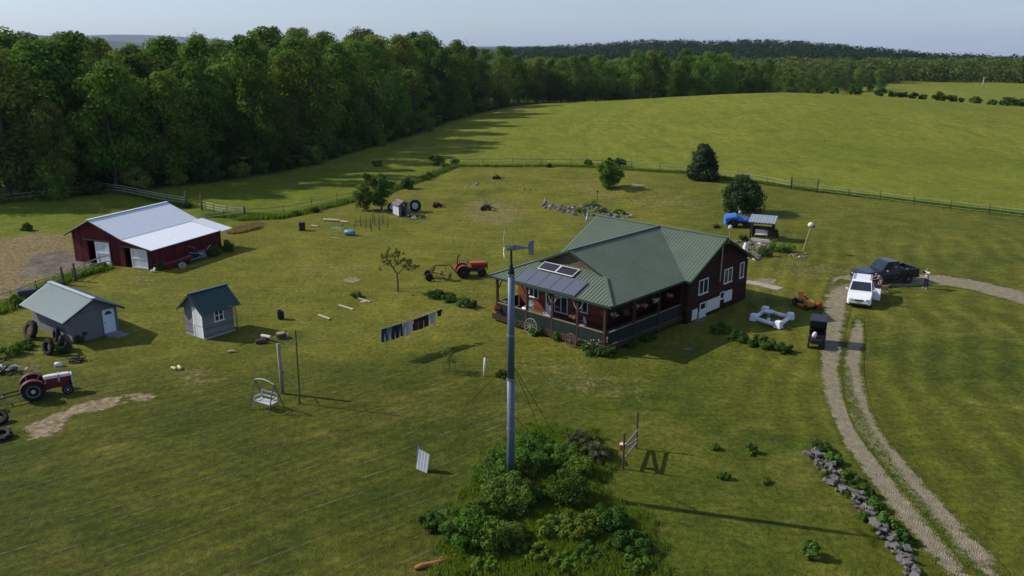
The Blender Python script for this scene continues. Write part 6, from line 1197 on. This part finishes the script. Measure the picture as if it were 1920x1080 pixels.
x, y = px(110, 687); m = MB(); m.lathe((-.2, 0, .13), (1, .1, 0), [(.12, 0), (.14, .03), (.15, .4), (.13, .4)], 14); tag(m.obj('white_bucket', mat('white plastic', ()), None, True, (x, y, 0)), 'white bucket lying on its side near the maroon tractor', 'bucket')
x, y = px(142, 678); t = thing('hose_coil', 'black heap of coiled hose beside the white bucket', 'hose', (x, y, 0)); m = MB()
for j in range(5): a0 = rnd.uniform(0, 6); r = rnd.uniform(.3, .5); cx, cy = rnd.uniform(-.35, .35), rnd.uniform(-.2, .2); m.tube([(cx + r * math.cos(a0 + i * .5), cy + r * .7 * math.sin(a0 + i * .5), .06 + .05 * j + .02 * math.sin(i)) for i in range(14)], .035, 6)
m.obj('hose', M_BLACK, t)
def tyre(label, u, v, r, w, tilt, rz, rim=None, group='old tyres at the grey shed', dz=0):
    x, y = px(u, v); m = MB(); m.lathe((0, -w / 2, 0), (0, 1, 0), [(r * .58, 0), (r * .9, -.01), (r, w * .2), (r, w * .8), (r * .9, w + .01), (r * .58, w)], 24, True)
    for i in range(22): a = 2 * math.pi * i / 22; m.box((r * math.cos(a), (.5 - (i % 2)) * w * .45, r * math.sin(a)), (.06, w * .5, .09), 0, ry=-a)
    t = thing('tractor_tyre', label, 'tyre', (x, y, dz + r * max(.3, math.cos(tilt))), rz, group); t.rotation_euler = (tilt, 0, rz); m.obj('tread', M_BLACK, t)
    if rim: d = MB(); d.lathe((0, -w * .3, 0), (0, 1, 0), [(r * .57, 0), (r * .5, .05), (r * .15, .07), (r * .15, .2)], 16); d.obj('rim', rim, t)
tyre('grey dusty tyre leaning in front of the shed corner', 93, 664, .52, .26, R(-14), R(-32)); tyre('dark tyre behind the grey dusty tyre at the shed corner', 116, 655, .48, .3, R(-20), R(-60)); tyre('big tyre with a rusty hub at the back corner of the grey shed', 60, 634, .62, .34, R(-22), R(-35), mat('rust', ())); tyre('black tyre leaning upright on the shed wall above the others', 108, 640, .48, .26, R(-10), R(-48)); tyre('third dark tyre nearest the weeds at the shed corner', 124, 662, .42, .28, R(-35), R(-75))
tyre('dark tyre at the left picture edge below the tractor drawbar', -4, 793, .5, .3, R(-60), R(30), None, 'tyres at the left edge'); tyre('lower dark tyre at the left edge, beside the bare soil', 2, 822, .5, .3, R(-75), R(10), None, 'tyres at the left edge')
x, y = px(14, 698); junk('scrap_heap', 'heap of black and silver scrap at the left edge above the tractor', 'scrap heap', x, y, 0, 40, (.5, .32, .16), (.15, .45), [M_BLACK, M_DKIRON, mat('silver scrap', (.5, .5, .55), .35, .5)], 12)
x, y = px(53, 562); t = thing('oil_tank', 'dark blue grey tank behind the left end of the grey shed', 'tank', (x, y, 0), R(35)); m = MB(); m.bb(-.65, .65, -.35, .35, .12, .85); m.obj('tank_body', mat('blue grey tank', (.05, .065, .085), .5), t, bevel=.08)
for sx in (-.5, .5): m = MB(); m.bb(sx - .05, sx + .05, -.3, .3, 0, .12); m.obj('leg', M_DKIRON, t)
def log(label, u, v, L, r, rz, mt, dz=0, cat='log', tilt=0, group=None):
    x, y = px(u, v); m = MB(); m.tube([(-L / 2, 0, -math.sin(tilt) * L / 2), (0, .01, .01), (L / 2, 0, math.sin(tilt) * L / 2)], [r, r * 1.04, r * .95], 11); o = m.obj('log', mt, None, False, (x, y, gz(x, y) + r + dz), rz, bevel=.01); return tag(o, label, cat, group)
PALELOG = mat('pale cut wood', (.52, .44, .29), .8, var=.25, sc=4); PINKLOG = mat('peeled log', (.50, .42, .36), .8, var=.25)
log('left short pale log of the two on the lawn below the small shed', 326, 693, .42, .09, R(-35), PALELOG); log('right longer pale log of the two on the lawn below the small shed', 337, 692, .52, .10, R(-55), PALELOG); log('single pale log right of the small shed', 434, 661, .42, .08, R(15), PALELOG)
log('peeled pale log lying across the bark covered firewood', 500, 638, 1.0, .11, R(-38), PINKLOG, .16, tilt=.1); log('bark covered log at the bottom of the firewood', 490, 644, .7, .15, R(20), mat('brown bark', (.10, .07, .05), .9, var=.4)); log('second bark covered log behind the firewood front', 496, 639, .6, .13, R(50), mat('brown bark', ()))
x, y = px(527, 634); m = MB(); m.lathe((0, 0, 0), (0, 0, 1), [(.42, 0), (.36, .1), (.34, .36), (.30, .38)], 12); o = tag(m.obj('tree_stump', mat('brown bark', ()), None, False, (x, y, 0), bevel=.02), 'wide brown tree stump behind the clothesline post', 'stump'); m = MB(); m.lathe((0, 0, .381), (0, 0, 1), [(.3, 0), (.29, .012)], 12); m.obj('cut_face', mat('stump face', (.26, .19, .13), .9), o)
log('short pale log beside the brown tree stump', 535, 632, .4, .09, R(40), PINKLOG, .05)
for i, (u0, v0, u1, v1, lb) in enumerate(((636, 573, 662, 581, 'pale plank on the lawn right of the flat stone'), (597, 591, 618, 599, 'thin weathered plank on the lawn above the clothesline post'), (672, 560, 694, 567, 'short pale plank beside the lone leafy plant'))):
    a, b = px(u0, v0), px(u1, v1); m = MB(); m.beam((0, 0, .05), (b[0] - a[0], b[1] - a[1], .05), .16, .05); tag(m.obj('plank', [PALELOG, PINKLOG, M_STONEP][i], None, False, (a[0], a[1], 0)), lb, 'plank')
# ------------------------------------------------------------------ behind: garden, implements, shelter
x, y = px(657, 441); m = MB(); m.lathe((-.5, 0, .3), (1, -.25, 0), [(.26, 0), (.29, .04), (.30, .5), (.29, .98), (.26, 1.02)], 18); o = tag(m.obj('blue_barrel', mat('blue plastic', (.10, .28, .44), .35), None, True, (x, y, gz(x, y))), 'bright blue barrel lying on its side in the garden plot', 'barrel')
x, y = px(567, 432); m = MB(); m.box((0, 0, .42), (.62, .5, .84), .2); m.box((0, 0, .86), (.7, .58, .06), .2); tag(m.obj('compost_box', mat('dark box wood', (.035, .035, .032), .8, boards=(2, .14)), None, False, (x, y, gz(x, y)), bevel=.02), 'dark upright box at the left end of the garden plot', 'box')
x, y = px(632, 437); t = thing('plant_cage', 'pale green frame standing left of the blue barrel', 'frame', (x, y, gz(x, y)), R(-12)); GRN = mat('pale green tube', (.30, .48, .38), .6)
for sx in (-.5, .5):
    for sy in (-.3, .3): m = MB(); m.tube([(sx, sy, 0), (sx, sy, .55)], .03, 5); m.obj('leg', GRN, t)
m = MB(); [m.tube([a, b], .03, 5) for a, b in (((-.5, -.3, .55), (.5, -.3, .55)), ((-.5, .3, .55), (.5, .3, .55)), ((-.5, -.3, .55), (-.5, .3, .55)), ((.5, -.3, .55), (.5, .3, .55)))]; m.obj('top_frame', GRN, t)
x, y = px(660, 437); log('upright short yellow post beside the blue barrel', 670, 441, .5, .05, 0, PALELOG).rotation_euler = (0, R(90), 0)
log('long pale log lying at the back of the garden plot', 622, 415, 2.0, .14, R(-14), PALELOG); log('pale twisted branch wood in front of the long pale log', 590, 425, .9, .08, R(-25), PALELOG); log('pale log lying right of the long pale log', 646, 418, .9, .12, R(-20), PINKLOG); log('dark leaning board beside the pale green frame', 641, 427, .8, .07, R(-60), mat('brown bark', ()), .15, 'board', .5); log('thin pale pole lying in front of the pale green frame', 630, 447, 1.2, .04, R(-14), PALELOG, cat='pole')
for i, (u, v) in enumerate(((676, 424), (686, 428), (694, 428), (702, 421), (711, 432), (727, 427), (696, 434), (699, 419), (710, 420), (663, 430), (718, 418))):
    x, y = px(u, v); m = MB(); h = 1.2 + .3 * ((i * 5) % 3) / 2; m.tube([(0, 0, -.1), (.04 if i != 9 else .35, 0, h)], [.05, .045], 6); tag(m.obj('garden_stake', M_WOODPOST, None, True, (x, y, gz(x, y))), 'thin dark wooden stake of the vine rows in the garden plot', 'stake', 'stakes of the vine rows')
def implement(name, label, u, v, rz, mtl, seed, s=1.0, wheels=True):
    x, y = px(u, v); t = thing(name, label, 'farm implement', (x, y, gz(x, y)), rz); g = random.Random(seed); m = MB()
    m.bb(-.6 * s, .6 * s, -.06, .06, .3 * s, .4 * s); m.bb(-.6 * s, -.5 * s, -.5 * s, .5 * s, .28 * s, .38 * s); m.bb(.45 * s, .55 * s, -.5 * s, .5 * s, .28 * s, .38 * s); m.tube([(-.6 * s, 0, .35 * s), (-.1 * s, 0, .95 * s), (.3 * s, 0, .4 * s)], .045, 6); m.tube([(.5 * s, 0, .35 * s), (1.1 * s, 0, .25 * s)], .05, 6); m.obj('frame', mtl, t)
    for k in range(5): m = MB(); a = -.45 + .22 * k; m.lathe((a * s, (.35 if k % 2 else -.35) * s, .22 * s), (.2, 1, 0), [(.05, -.02), (.22 * s, 0), (.05, .02)], 12); m.obj('disc', M_DKIRON, t)
    if wheels:
        for sd in (-1, 1): wheel(t, -.3 * s, sd * .68 * s, .26 * s, .14, sd, rimm=mtl)
    m = MB(); m.tube([(-.1 * s, .1, .9 * s), (-.25 * s, .3, 1.15 * s)], .03, 5); m.box((.1 * s, 0, .55 * s), (.5 * s, .5 * s, .12)); m.obj('cover', mtl, t)
implement('mower_implement', 'low brown mower implement parked high on the back lawn', 931, 336, R(5), mat('brown rust', (.09, .045, .035), .85, var=.4), 1, .95, False); implement('disc_harrow', 'dark disc harrow in the middle of the dry circle on the back lawn', 913, 394, R(-15), M_DKIRON, 2, 1.05); implement('mower_implement', 'rusty red implement right of the tiny grey hut', 820, 388, R(10), mat('red rust', (.22, .075, .045), .8, var=.4), 3, .95); implement('garden_tiller', 'small reddish tiller left of the blue covered tractor', 1343, 427, R(0), mat('red rust', ()), 4, .6)
# hut surroundings
tyre('dark wheel leaning behind the left corner of the tiny hut', 735, 396, .5, .25, R(-8), R(20), mat('pale rim', ()), 'wheels round the tiny hut'); tyre('big pale rimmed wheel behind the right side of the tiny hut', 779, 397, .7, .25, R(-8), R(-10), mat('pale rim', ()), 'wheels round the tiny hut')
x, y = px(788, 410); junk('stuff_pile', 'small pile of dark and white things right of the tiny hut', 'pile', x, y, gz(x, y), 14, (.35, .2, .15), (.2, .5), [MBK, mat('white plastic', ()), M_BLUEGREY], 31)
x, y = px(766, 410); junk('stuff_pile', 'pile of blue grey things in the open front of the tiny hut', 'pile', x, y, gz(x, y) + .1, 12, (.3, .15, .15), (.2, .5), [MBK, M_GREYMETAL, M_BLUEGREY], 32)
# blue covered tractor
x, y = px(1378, 425); t = thing('covered_tractor', 'red tractor under a blue tarpaulin beside the garden shelter', 'tractor', (x, y, gz(x, y)), R(-6))
for sx, rr in ((-.35, .62), (1.15, .38)):
    for s in (-1, 1): wheel(t, sx, s * .6, rr, .26, s, rimm=mat('red rim', ()))
m = MB(); m.bb(-.7, 1.7, -.3, .3, .4, .95); m.obj('chassis', mat('dark red paint', (.16, .03, .03), .6), t, bevel=.04); m = MB(); n = 9; rings = []
for i in range(n):
    a = i / (n - 1); xx = -1.15 + 3.0 * a; h = 1.25 + .32 * math.exp(-((a - .32) / .18) ** 2) - .25 * a + .05 * math.sin(i * 2.3); dr = .62 + .18 * math.sin(i * 1.7) + (.45 if abs(a - .3) < .14 else 0) - .35 * (i in (0, n - 1)); w = .78 - .2 * (a > .6)
    rings.append([(xx, -w - .04, min(dr, h - .2)), (xx, -w, h - .22), (xx, -w * .55, h), (xx, 0, h + .05 * math.sin(i * 3)), (xx, w * .55, h), (xx, w, h - .22), (xx, w + .04, min(dr, h - .2))])
m.loft(rings); m.obj('tarpaulin', mat('blue tarpaulin', (.035, .13, .46), .45, var=.25, sc=2.5, bump=.03, col2=(.10, .24, .55)), t, False, bevel=.03); m = MB(); m.rock((.45, .1, 1.5), (.4, .35, .35), 8); m.obj('cap', mat('grey bag', (.40, .40, .45)), t, True)
# shelter
x0, y0 = px(1404, 449); x1, y1 = px(1448, 453); arz, aw = frame_of((x0, y0), (x1, y1)); t = thing('garden_shelter', 'small open timber shelter with a pale sloping roof above the pond garden', 'shelter', (x0, y0, gz(x0, y0)), arz); DT = mat('dark shelter timber', (.03, .026, .024), .85)
for xx in (.1, aw - .1):
    for yy in (.1, 1.4): m = MB(); m.bb(xx - .07, xx + .07, yy - .07, yy + .07, -.2, 1.95); m.obj('post', DT, t)
m = MB(); m.roof([(-.15, -.25, 1.88), (aw + .15, -.25, 1.88), (aw + .15, 1.7, 2.32), (-.15, 1.7, 2.32)], .07, .3); m.obj('roof', mat('grey blue shelter roof', (.36, .40, .44), .45, .3), t); m = MB(); m.bb(.1, aw - .1, 1.45, 1.5, .0, 1.2); m.bb(.17, aw - .17, .02, .1, 1.7, 1.86); m.obj('back_panel', DT, t)
def sh(x_, y_, z_): v = Matrix.Rotation(arz, 3, 'Z') @ Vector((x_, y_, 0)); return (x0 + v.x, y0 + v.y, gz(x0, y0) + z_)
m = MB(); m.bb(.45, aw - .6, .35, .8, .45, .5); m.bb(.45, aw - .6, .78, .83, .5, .95)
for xx in (.5, aw - .65): m.bb(xx - .03, xx + .03, .38, .78, 0, .45)
o = tag(m.obj('garden_bench', mat('grey bench', (.30, .29, .29), .8), None, False, sh(0, 0, 0), arz), 'grey bench inside the garden shelter', 'bench'); m = MB(); m.box((0, 0, .04), (1.0, .24, .08)); tag(m.obj('white_cushion', PWH, None, False, sh(1.15, .5, .50), arz, bevel=.03), 'white cushion on the bench in the garden shelter', 'cushion')
m = MB(); m.box((0, 0, .1), (2.2, .55, .2)); m.box((.05, .1, .24), (1.8, .4, .1)); tag(m.obj('stone_step', M_STONEP, None, False, sh(1.15, -.75, 0), arz, bevel=.03), 'pale stone step in front of the garden shelter', 'step')
x, y = px(1504, 474); t = thing('birdhouse_pole', 'leaning yellowish pole topped with a pale round gourd house', 'birdhouse', (x, y, 0)); m = MB(); m.tube([(0, 0, -.1), (.55, 0, 2.5)], .045, 8); m.obj('pole', mat('yellow pole', (.42, .38, .20), .7), t); m = MB(); m.lathe((.57, 0, 2.45), (0, 0, 1), [(.08, 0), (.26, .12), (.30, .28), (.2, .44), (.06, .5)], 14); o = m.obj('house', mat('pale gourd', (.66, .65, .58), .5), t, True); m = MB(); m.lathe((.72, -.08, 2.62), (.8, -.6, 0), [(.13, 0), (.16, .1), (.1, .2)], 10); m.obj('porch_shade', mat('grey gourd', (.13, .13, .15), .5), o, True)
x, y = px(1396, 481); t = thing('toy_lighthouse', 'white tapered garden lighthouse behind the house gable', 'lighthouse', (x, y, 0), .4); m = MB(); m.lathe((0, 0, 0), (0, 0, 1), [(.34, 0), (.32, .06), (.19, 1.1), (.15, 1.12), (.15, 1.2), (.03, 1.38)], 8); m.obj('tower', mat('white garden paint', (.75, .76, .76), .5, var=.08), t); m = MB(); m.lathe((.0, -.19, .98), (0, -1, .08), [(.06, 0), (.06, .02)], 10); m.obj('window', M_BLACK, t)
x, y = px(1120, 379); m = MB(); m.tube([(0, 0, -.1), (0, 0, 1.3)], .05, 6); m.box((0, 0, 1.35), (.28, .2, .2)); tag(m.obj('bird_feeder', M_WOODPOST, None, False, (x, y, gz(x, y))), 'wooden bird feeder post above the rock garden', 'bird feeder')
x, y = px(1101, 414); t = thing('water_pump', 'pale blue garden pump beside the back eave of the house', 'pump', (x, y, 0)); t.scale = (.6, .6, .85); m = MB(); m.lathe((0, 0, 0), (0, 0, 1), [(.26, 0), (.26, .5), (.12, .65), (.09, 1.2), (.03, 1.3)], 12); m.obj('pump_body', mat('pale blue paint', (.32, .52, .66), .5), t, True)
x, y = px(1022, 384); t = thing('garden_statue', 'grey stone figure standing at the left end of the rock garden', 'statue', (x, y, gz(x, y)), .5); t.scale = (.75,) * 3; m = MB(); m.box((0, 0, .15), (.5, .4, .3)); m.obj('plinth', M_STONE, t, bevel=.03); m = MB(); m.tube([(0, 0, .3), (0, 0, .5), (.02, 0, .8), (.0, 0, 1.0), (.0, 0, 1.1)], [.17, .2, .17, .1, .07], 10); m.rock((0, 0, 1.14), (.2, .2, .24), 9); m.obj('figure', M_STONEP, t, True)
for i, (u, v, lb) in enumerate(((983, 356, 'left'), (993, 357, 'middle'), (1004, 357, 'right'))):
    x, y = px(u, v); m = MB(); m.rock((0, 0, 0), (.35, .3, .3), 8); tag(m.obj('dark_clod', M_STONEB, None, False, (x, y, gz(x, y)), i), f"small dark clod, {lb} one of three on the lawn above the rock garden", 'clod')
# distant pole beyond the second meadow
x, y = by_uy(1845, 455, 2), 455; m = MB(); m.tube([(0, 0, -.3), (0, 0, 5.5)], [.3, .16], 8); m.beam((-.9, 0, 4.9), (.9, 0, 4.9), .14, .14); tag(m.obj('utility_pole', mat('pale pole', (.42, .42, .42)), None, True, (x, y, gz(x, y))), 'lone pale pole standing at the far edge of the second meadow', 'pole')
# ------------------------------------------------------------------ people and dog (one skinned surface per body)
def skinned(name, chains, mt, parent, root=0, sub=2):
    V, Ed, Rr, key = [], [], [], {}
    for ch in chains:
        prev = None
        for (p, r) in ch:
            k = tuple(round(c_, 4) for c_ in p)
            if k not in key: key[k] = len(V); V.append(p); Rr.append(r)
            i = key[k]
            if prev is not None and prev != i: Ed.append((prev, i))
            prev = i
    me = bpy.data.meshes.new(name); me.from_pydata(V, Ed, []); me.materials.append(mt); o = bpy.data.objects.new(name, me); COL.objects.link(o); o.parent = parent
    sk = o.modifiers.new('skin', 'SKIN'); sk.use_smooth_shade = True
    for i, sv in enumerate(me.skin_vertices[0].data): r = Rr[i]; sv.radius = (r, r) if not isinstance(r, tuple) else r; sv.use_root = (i == root)
    sb = o.modifiers.new('subsurf', 'SUBSURF'); sb.levels = sub; sb.render_levels = sub; return o
SKIN = mat('skin', (.42, .25, .18), .6, var=.1); HAIR = mat('dark hair', (.016, .011, .009), .7, var=.3, sc=20)
def hand(w, d, side, curl):
    """five separate fingers rooted in the palm at wrist w, pointing along d"""
    w, d = Vector(w), Vector(d).normalized(); s = d.cross(Vector((0, 0, 1))); s = s.normalized() if s.length > .1 else Vector((1, 0, 0)); n = s.cross(d).normalized(); palm = w + d * .075; ch = [[(tuple(w), .028), (tuple(palm), (.038))]]
    for k, (o, L) in enumerate(((-.03, .075), (-.01, .085), (.01, .08), (.03, .06))): b = palm + s * o + d * .015; ch.append([(tuple(palm), .038), (tuple(b), .012), (tuple(b + d * L * .55 - n * L * curl * .3), .0095), (tuple(b + d * L * .85 - n * L * curl * .75), .008)])
    b = w + d * .03 + s * .035 * side; ch.append([(tuple(palm), .038), (tuple(b), .012), (tuple(b + s * .03 * side + d * .035 - n * .01), .010), (tuple(b + s * .032 * side + d * .06 - n * .025), .009)]); return ch
def person(label, loc, rz, J, mats_, extra=None):
    t = thing('person', label, 'person', loc, rz); P = {k: Vector(v) for k, v in J.items()}
    bd = [[(tuple(P['pelvis']), .13), (tuple(P['waist']), .115), (tuple(P['chest']), .14), (tuple(P['neck']), .06), (tuple(P['chin']), .062), (tuple(P['head']), .092), (tuple(P['crown']), .07)]]
    for s, sg in (('l', 1), ('r', -1)):
        bd.append([(tuple(P['chest']), .14), (tuple(P['sh_' + s]), .062), (tuple(P['el_' + s]), .043), (tuple(P['wr_' + s]), .030)]); d = (P['wr_' + s] - P['el_' + s]).normalized(); bd += hand(P['wr_' + s], d, sg, .6)
        bd.append([(tuple(P['pelvis']), .13), (tuple(P['hip_' + s]), .095), (tuple(P['kn_' + s]), .062), (tuple(P['an_' + s]), .042), (tuple(P['an_' + s] + Vector((.16, 0, -.045))), .038)])
    f = (P['head'] - P['neck']).normalized(); nose = P['head'] + Vector((.105, 0, -.02)); bd.append([(tuple(P['head']), .092), (tuple(nose), .016)])
    skinned('body', bd, mats_[0], t)
    tr = [[(tuple(P['pelvis'] + Vector((0, 0, .06))), .135), (tuple(P['pelvis']), .142)]] 
    for s in 'lr':
        kn = P['kn_' + s]; an = P['an_' + s]; end = an if mats_[4] == 'long' else kn.lerp(P['hip_' + s], .1); ch = [(tuple(P['pelvis']), .142), (tuple(P['hip_' + s]), .108)]
        ch += [(tuple(kn), .078), (tuple(end), .062)] if mats_[4] == 'long' else [(tuple(end), .088)]
        tr.append(ch)
    skinned('trousers', tr, mats_[2], t)
    st = [[(tuple(P['pelvis'] + Vector((0, 0, .05))), .148), (tuple(P['waist']), .134), (tuple(P['chest']), .156), (tuple(P['chest'].lerp(P['neck'], .7)), .09)]]
    for s in 'lr': st.append([(tuple(P['chest']), .156), (tuple(P['sh_' + s]), .078), (tuple(P['sh_' + s].lerp(P['el_' + s], .55)), .062)])
    skinned('shirt', st, mats_[1], t)
    h = P['head']; hr = [[(tuple(h + Vector((-.03, 0, .045))), .098), (tuple(h + Vector((-.075, 0, -.06))), .082), (tuple(h + Vector((-.085, 0, -.17 if mats_[5] else -.09))), .05)]]; skinned('hair', hr, mats_[3], t, sub=1)
    m = MB()
    for s in (-1, 1): m.rock(tuple(h + Vector((.082, s * .035, .01))), (.022, .026, .018), 6)
    m.obj('eyes', mat('eye dark', (.03, .02, .02), .3), t); m = MB(); m.box(tuple(h + Vector((.083, 0, -.068))), (.012, .05, .012)); m.obj('mouth', mat('lips', (.30, .10, .09), .5), t)
    m = MB(); [m.rock(tuple(h + Vector((-.005, s * .094, -.01))), (.04, .02, .05), 6) for s in (-1, 1)]; m.obj('ears', mats_[0], t)
    for s in 'lr': m = MB(); a = P['an_' + s]; m.loft([[(a.x + x_, a.y - w_, 0), (a.x + x_, a.y - w_ * .8, h_), (a.x + x_, a.y + w_ * .8, h_), (a.x + x_, a.y + w_, 0)] for x_, w_, h_ in ((-.08, .04, .07), (.0, .048, .09), (.12, .05, .07), (.21, .035, .035))]); m.obj('shoe', mats_[6], t, bevel=.01)
    return t
x, y = px(1735, 541); px0, py0 = x, y
J = dict(pelvis=(0, 0, .92), waist=(.0, 0, 1.07), chest=(-.01, 0, 1.27), neck=(.0, 0, 1.46), chin=(.03, 0, 1.53), head=(.03, 0, 1.60), crown=(.01, 0, 1.68), sh_l=(0, .19, 1.39), sh_r=(0, -.19, 1.39), el_l=(.14, .27, 1.17), el_r=(.14, -.27, 1.17), wr_l=(.27, .12, 1.36), wr_r=(.27, -.12, 1.36), hip_l=(0, .1, .86), hip_r=(0, -.1, .86), kn_l=(.02, .11, .48), kn_r=(.03, -.11, .48), an_l=(-.02, .12, .09), an_r=(.02, -.13, .09))
prz = R(205); person('dark haired person in pale top holding up a dark device behind the pickup', (x, y, 0), prz, J, (SKIN, cl('pale top', (.56, .55, .56)), cl('dark trousers', (.022, .022, .032)), HAIR, 'long', True, mat('pale shoe', (.4, .38, .36))))
v = Matrix.Rotation(prz, 3, 'Z') @ Vector((.40, 0, 0)); m = MB(); m.box((0, 0, 0), (.07, .26, .16)); m.tube([(.03, 0, .0), (.12, 0, .0)], .045, 10); tag(m.obj('camera_device', M_BLACK, None, False, (x + v.x, y + v.y, 1.42), prz, bevel=.015), 'dark device held up in the hands of the person behind the pickup', 'device')
x, y = px(1649, 544)
J = dict(pelvis=(-.05, 0, .88), waist=(.06, 0, 1.00), chest=(.2, 0, 1.15), neck=(.34, 0, 1.28), chin=(.40, 0, 1.31), head=(.45, 0, 1.36), crown=(.47, 0, 1.44), sh_l=(.27, .19, 1.24), sh_r=(.27, -.19, 1.24), el_l=(.42, .25, 1.02), el_r=(.44, -.24, 1.02), wr_l=(.62, .18, .98), wr_r=(.64, -.15, 1.0), hip_l=(-.04, .1, .83), hip_r=(-.04, -.1, .83), kn_l=(.04, .11, .46), kn_r=(.08, -.11, .47), an_l=(-.06, .12, .09), an_r=(.02, -.12, .09))
person('person in grey shirt leaning into the open van door', (x, y, 0), R(188), J, (SKIN, cl('grey shirt', (.30, .295, .29)), cl('tan shorts', (.30, .22, .15)), mat('light brown hair', (.16, .11, .07), .7), 'short', False, mat('brown shoe', (.12, .08, .06))))
x, y = px(1656, 549); t = thing('dog', 'tan dog standing in the grass beside the white van', 'dog', (x, y, 0), R(-160)); FUR = mat('tan fur', (.40, .22, .10), .9, var=.35, sc=8)
bd = [[((-.32, 0, .50), .11), ((-.1, 0, .51), .115), ((.15, 0, .50), .145), ((.27, 0, .54), .12), ((.38, 0, .64), .075), ((.46, 0, .72), .085), ((.55, 0, .70), .06), ((.66, 0, .67), .038)], [((-.32, 0, .50), .11), ((-.42, 0, .56), .035), ((-.54, 0, .60), .028), ((-.62, 0, .68), .015)]]
for s in (-1, 1):
    bd.append([((.15, 0, .50), .145), ((.17, s * .09, .40), .065), ((.15, s * .095, .22), .035), ((.17, s * .095, .05), .028), ((.21, s * .095, .025), .03)]); bd.append([((-.32, 0, .50), .11), ((-.30, s * .09, .40), .075), ((-.24, s * .095, .27), .045), ((-.36, s * .095, .17), .028), ((-.34, s * .095, .04), .025), ((-.29, s * .095, .025), .03)])
skinned('body', bd, FUR, t); m = MB()
for s in (-1, 1): m.add([(.43, s * .05, .79), (.48, s * .09, .77), (.47, s * .11, .66), (.44, s * .05, .76)], [(0, 1, 2), (0, 2, 3), (0, 3, 1), (1, 3, 2)])
m.obj('ears', mat('brown fur', (.20, .10, .05), .9), t)
# ------------------------------------------------------------------ the air: one thin closed box of haze round camera and scene
m = MB(); m.bb(-14500, 14500, -14500, 14500, -160, 190); hz = m.obj('haze', None)
hm, nt, out = newmat('haze air'); vp = nn(nt, 'ShaderNodeVolumePrincipled'); vp.inputs['Color'].default_value = (.62, .76, 1.0, 1); vp.inputs['Density'].default_value = .000045; vp.inputs['Anisotropy'].default_value = .2; lk(nt, vp.outputs[0], out.inputs['Volume'])
hz.data.materials.append(hm); hz['kind'] = 'stuff'; hz['label'] = 'thin bluish air over the far hills'; hz['category'] = 'haze'
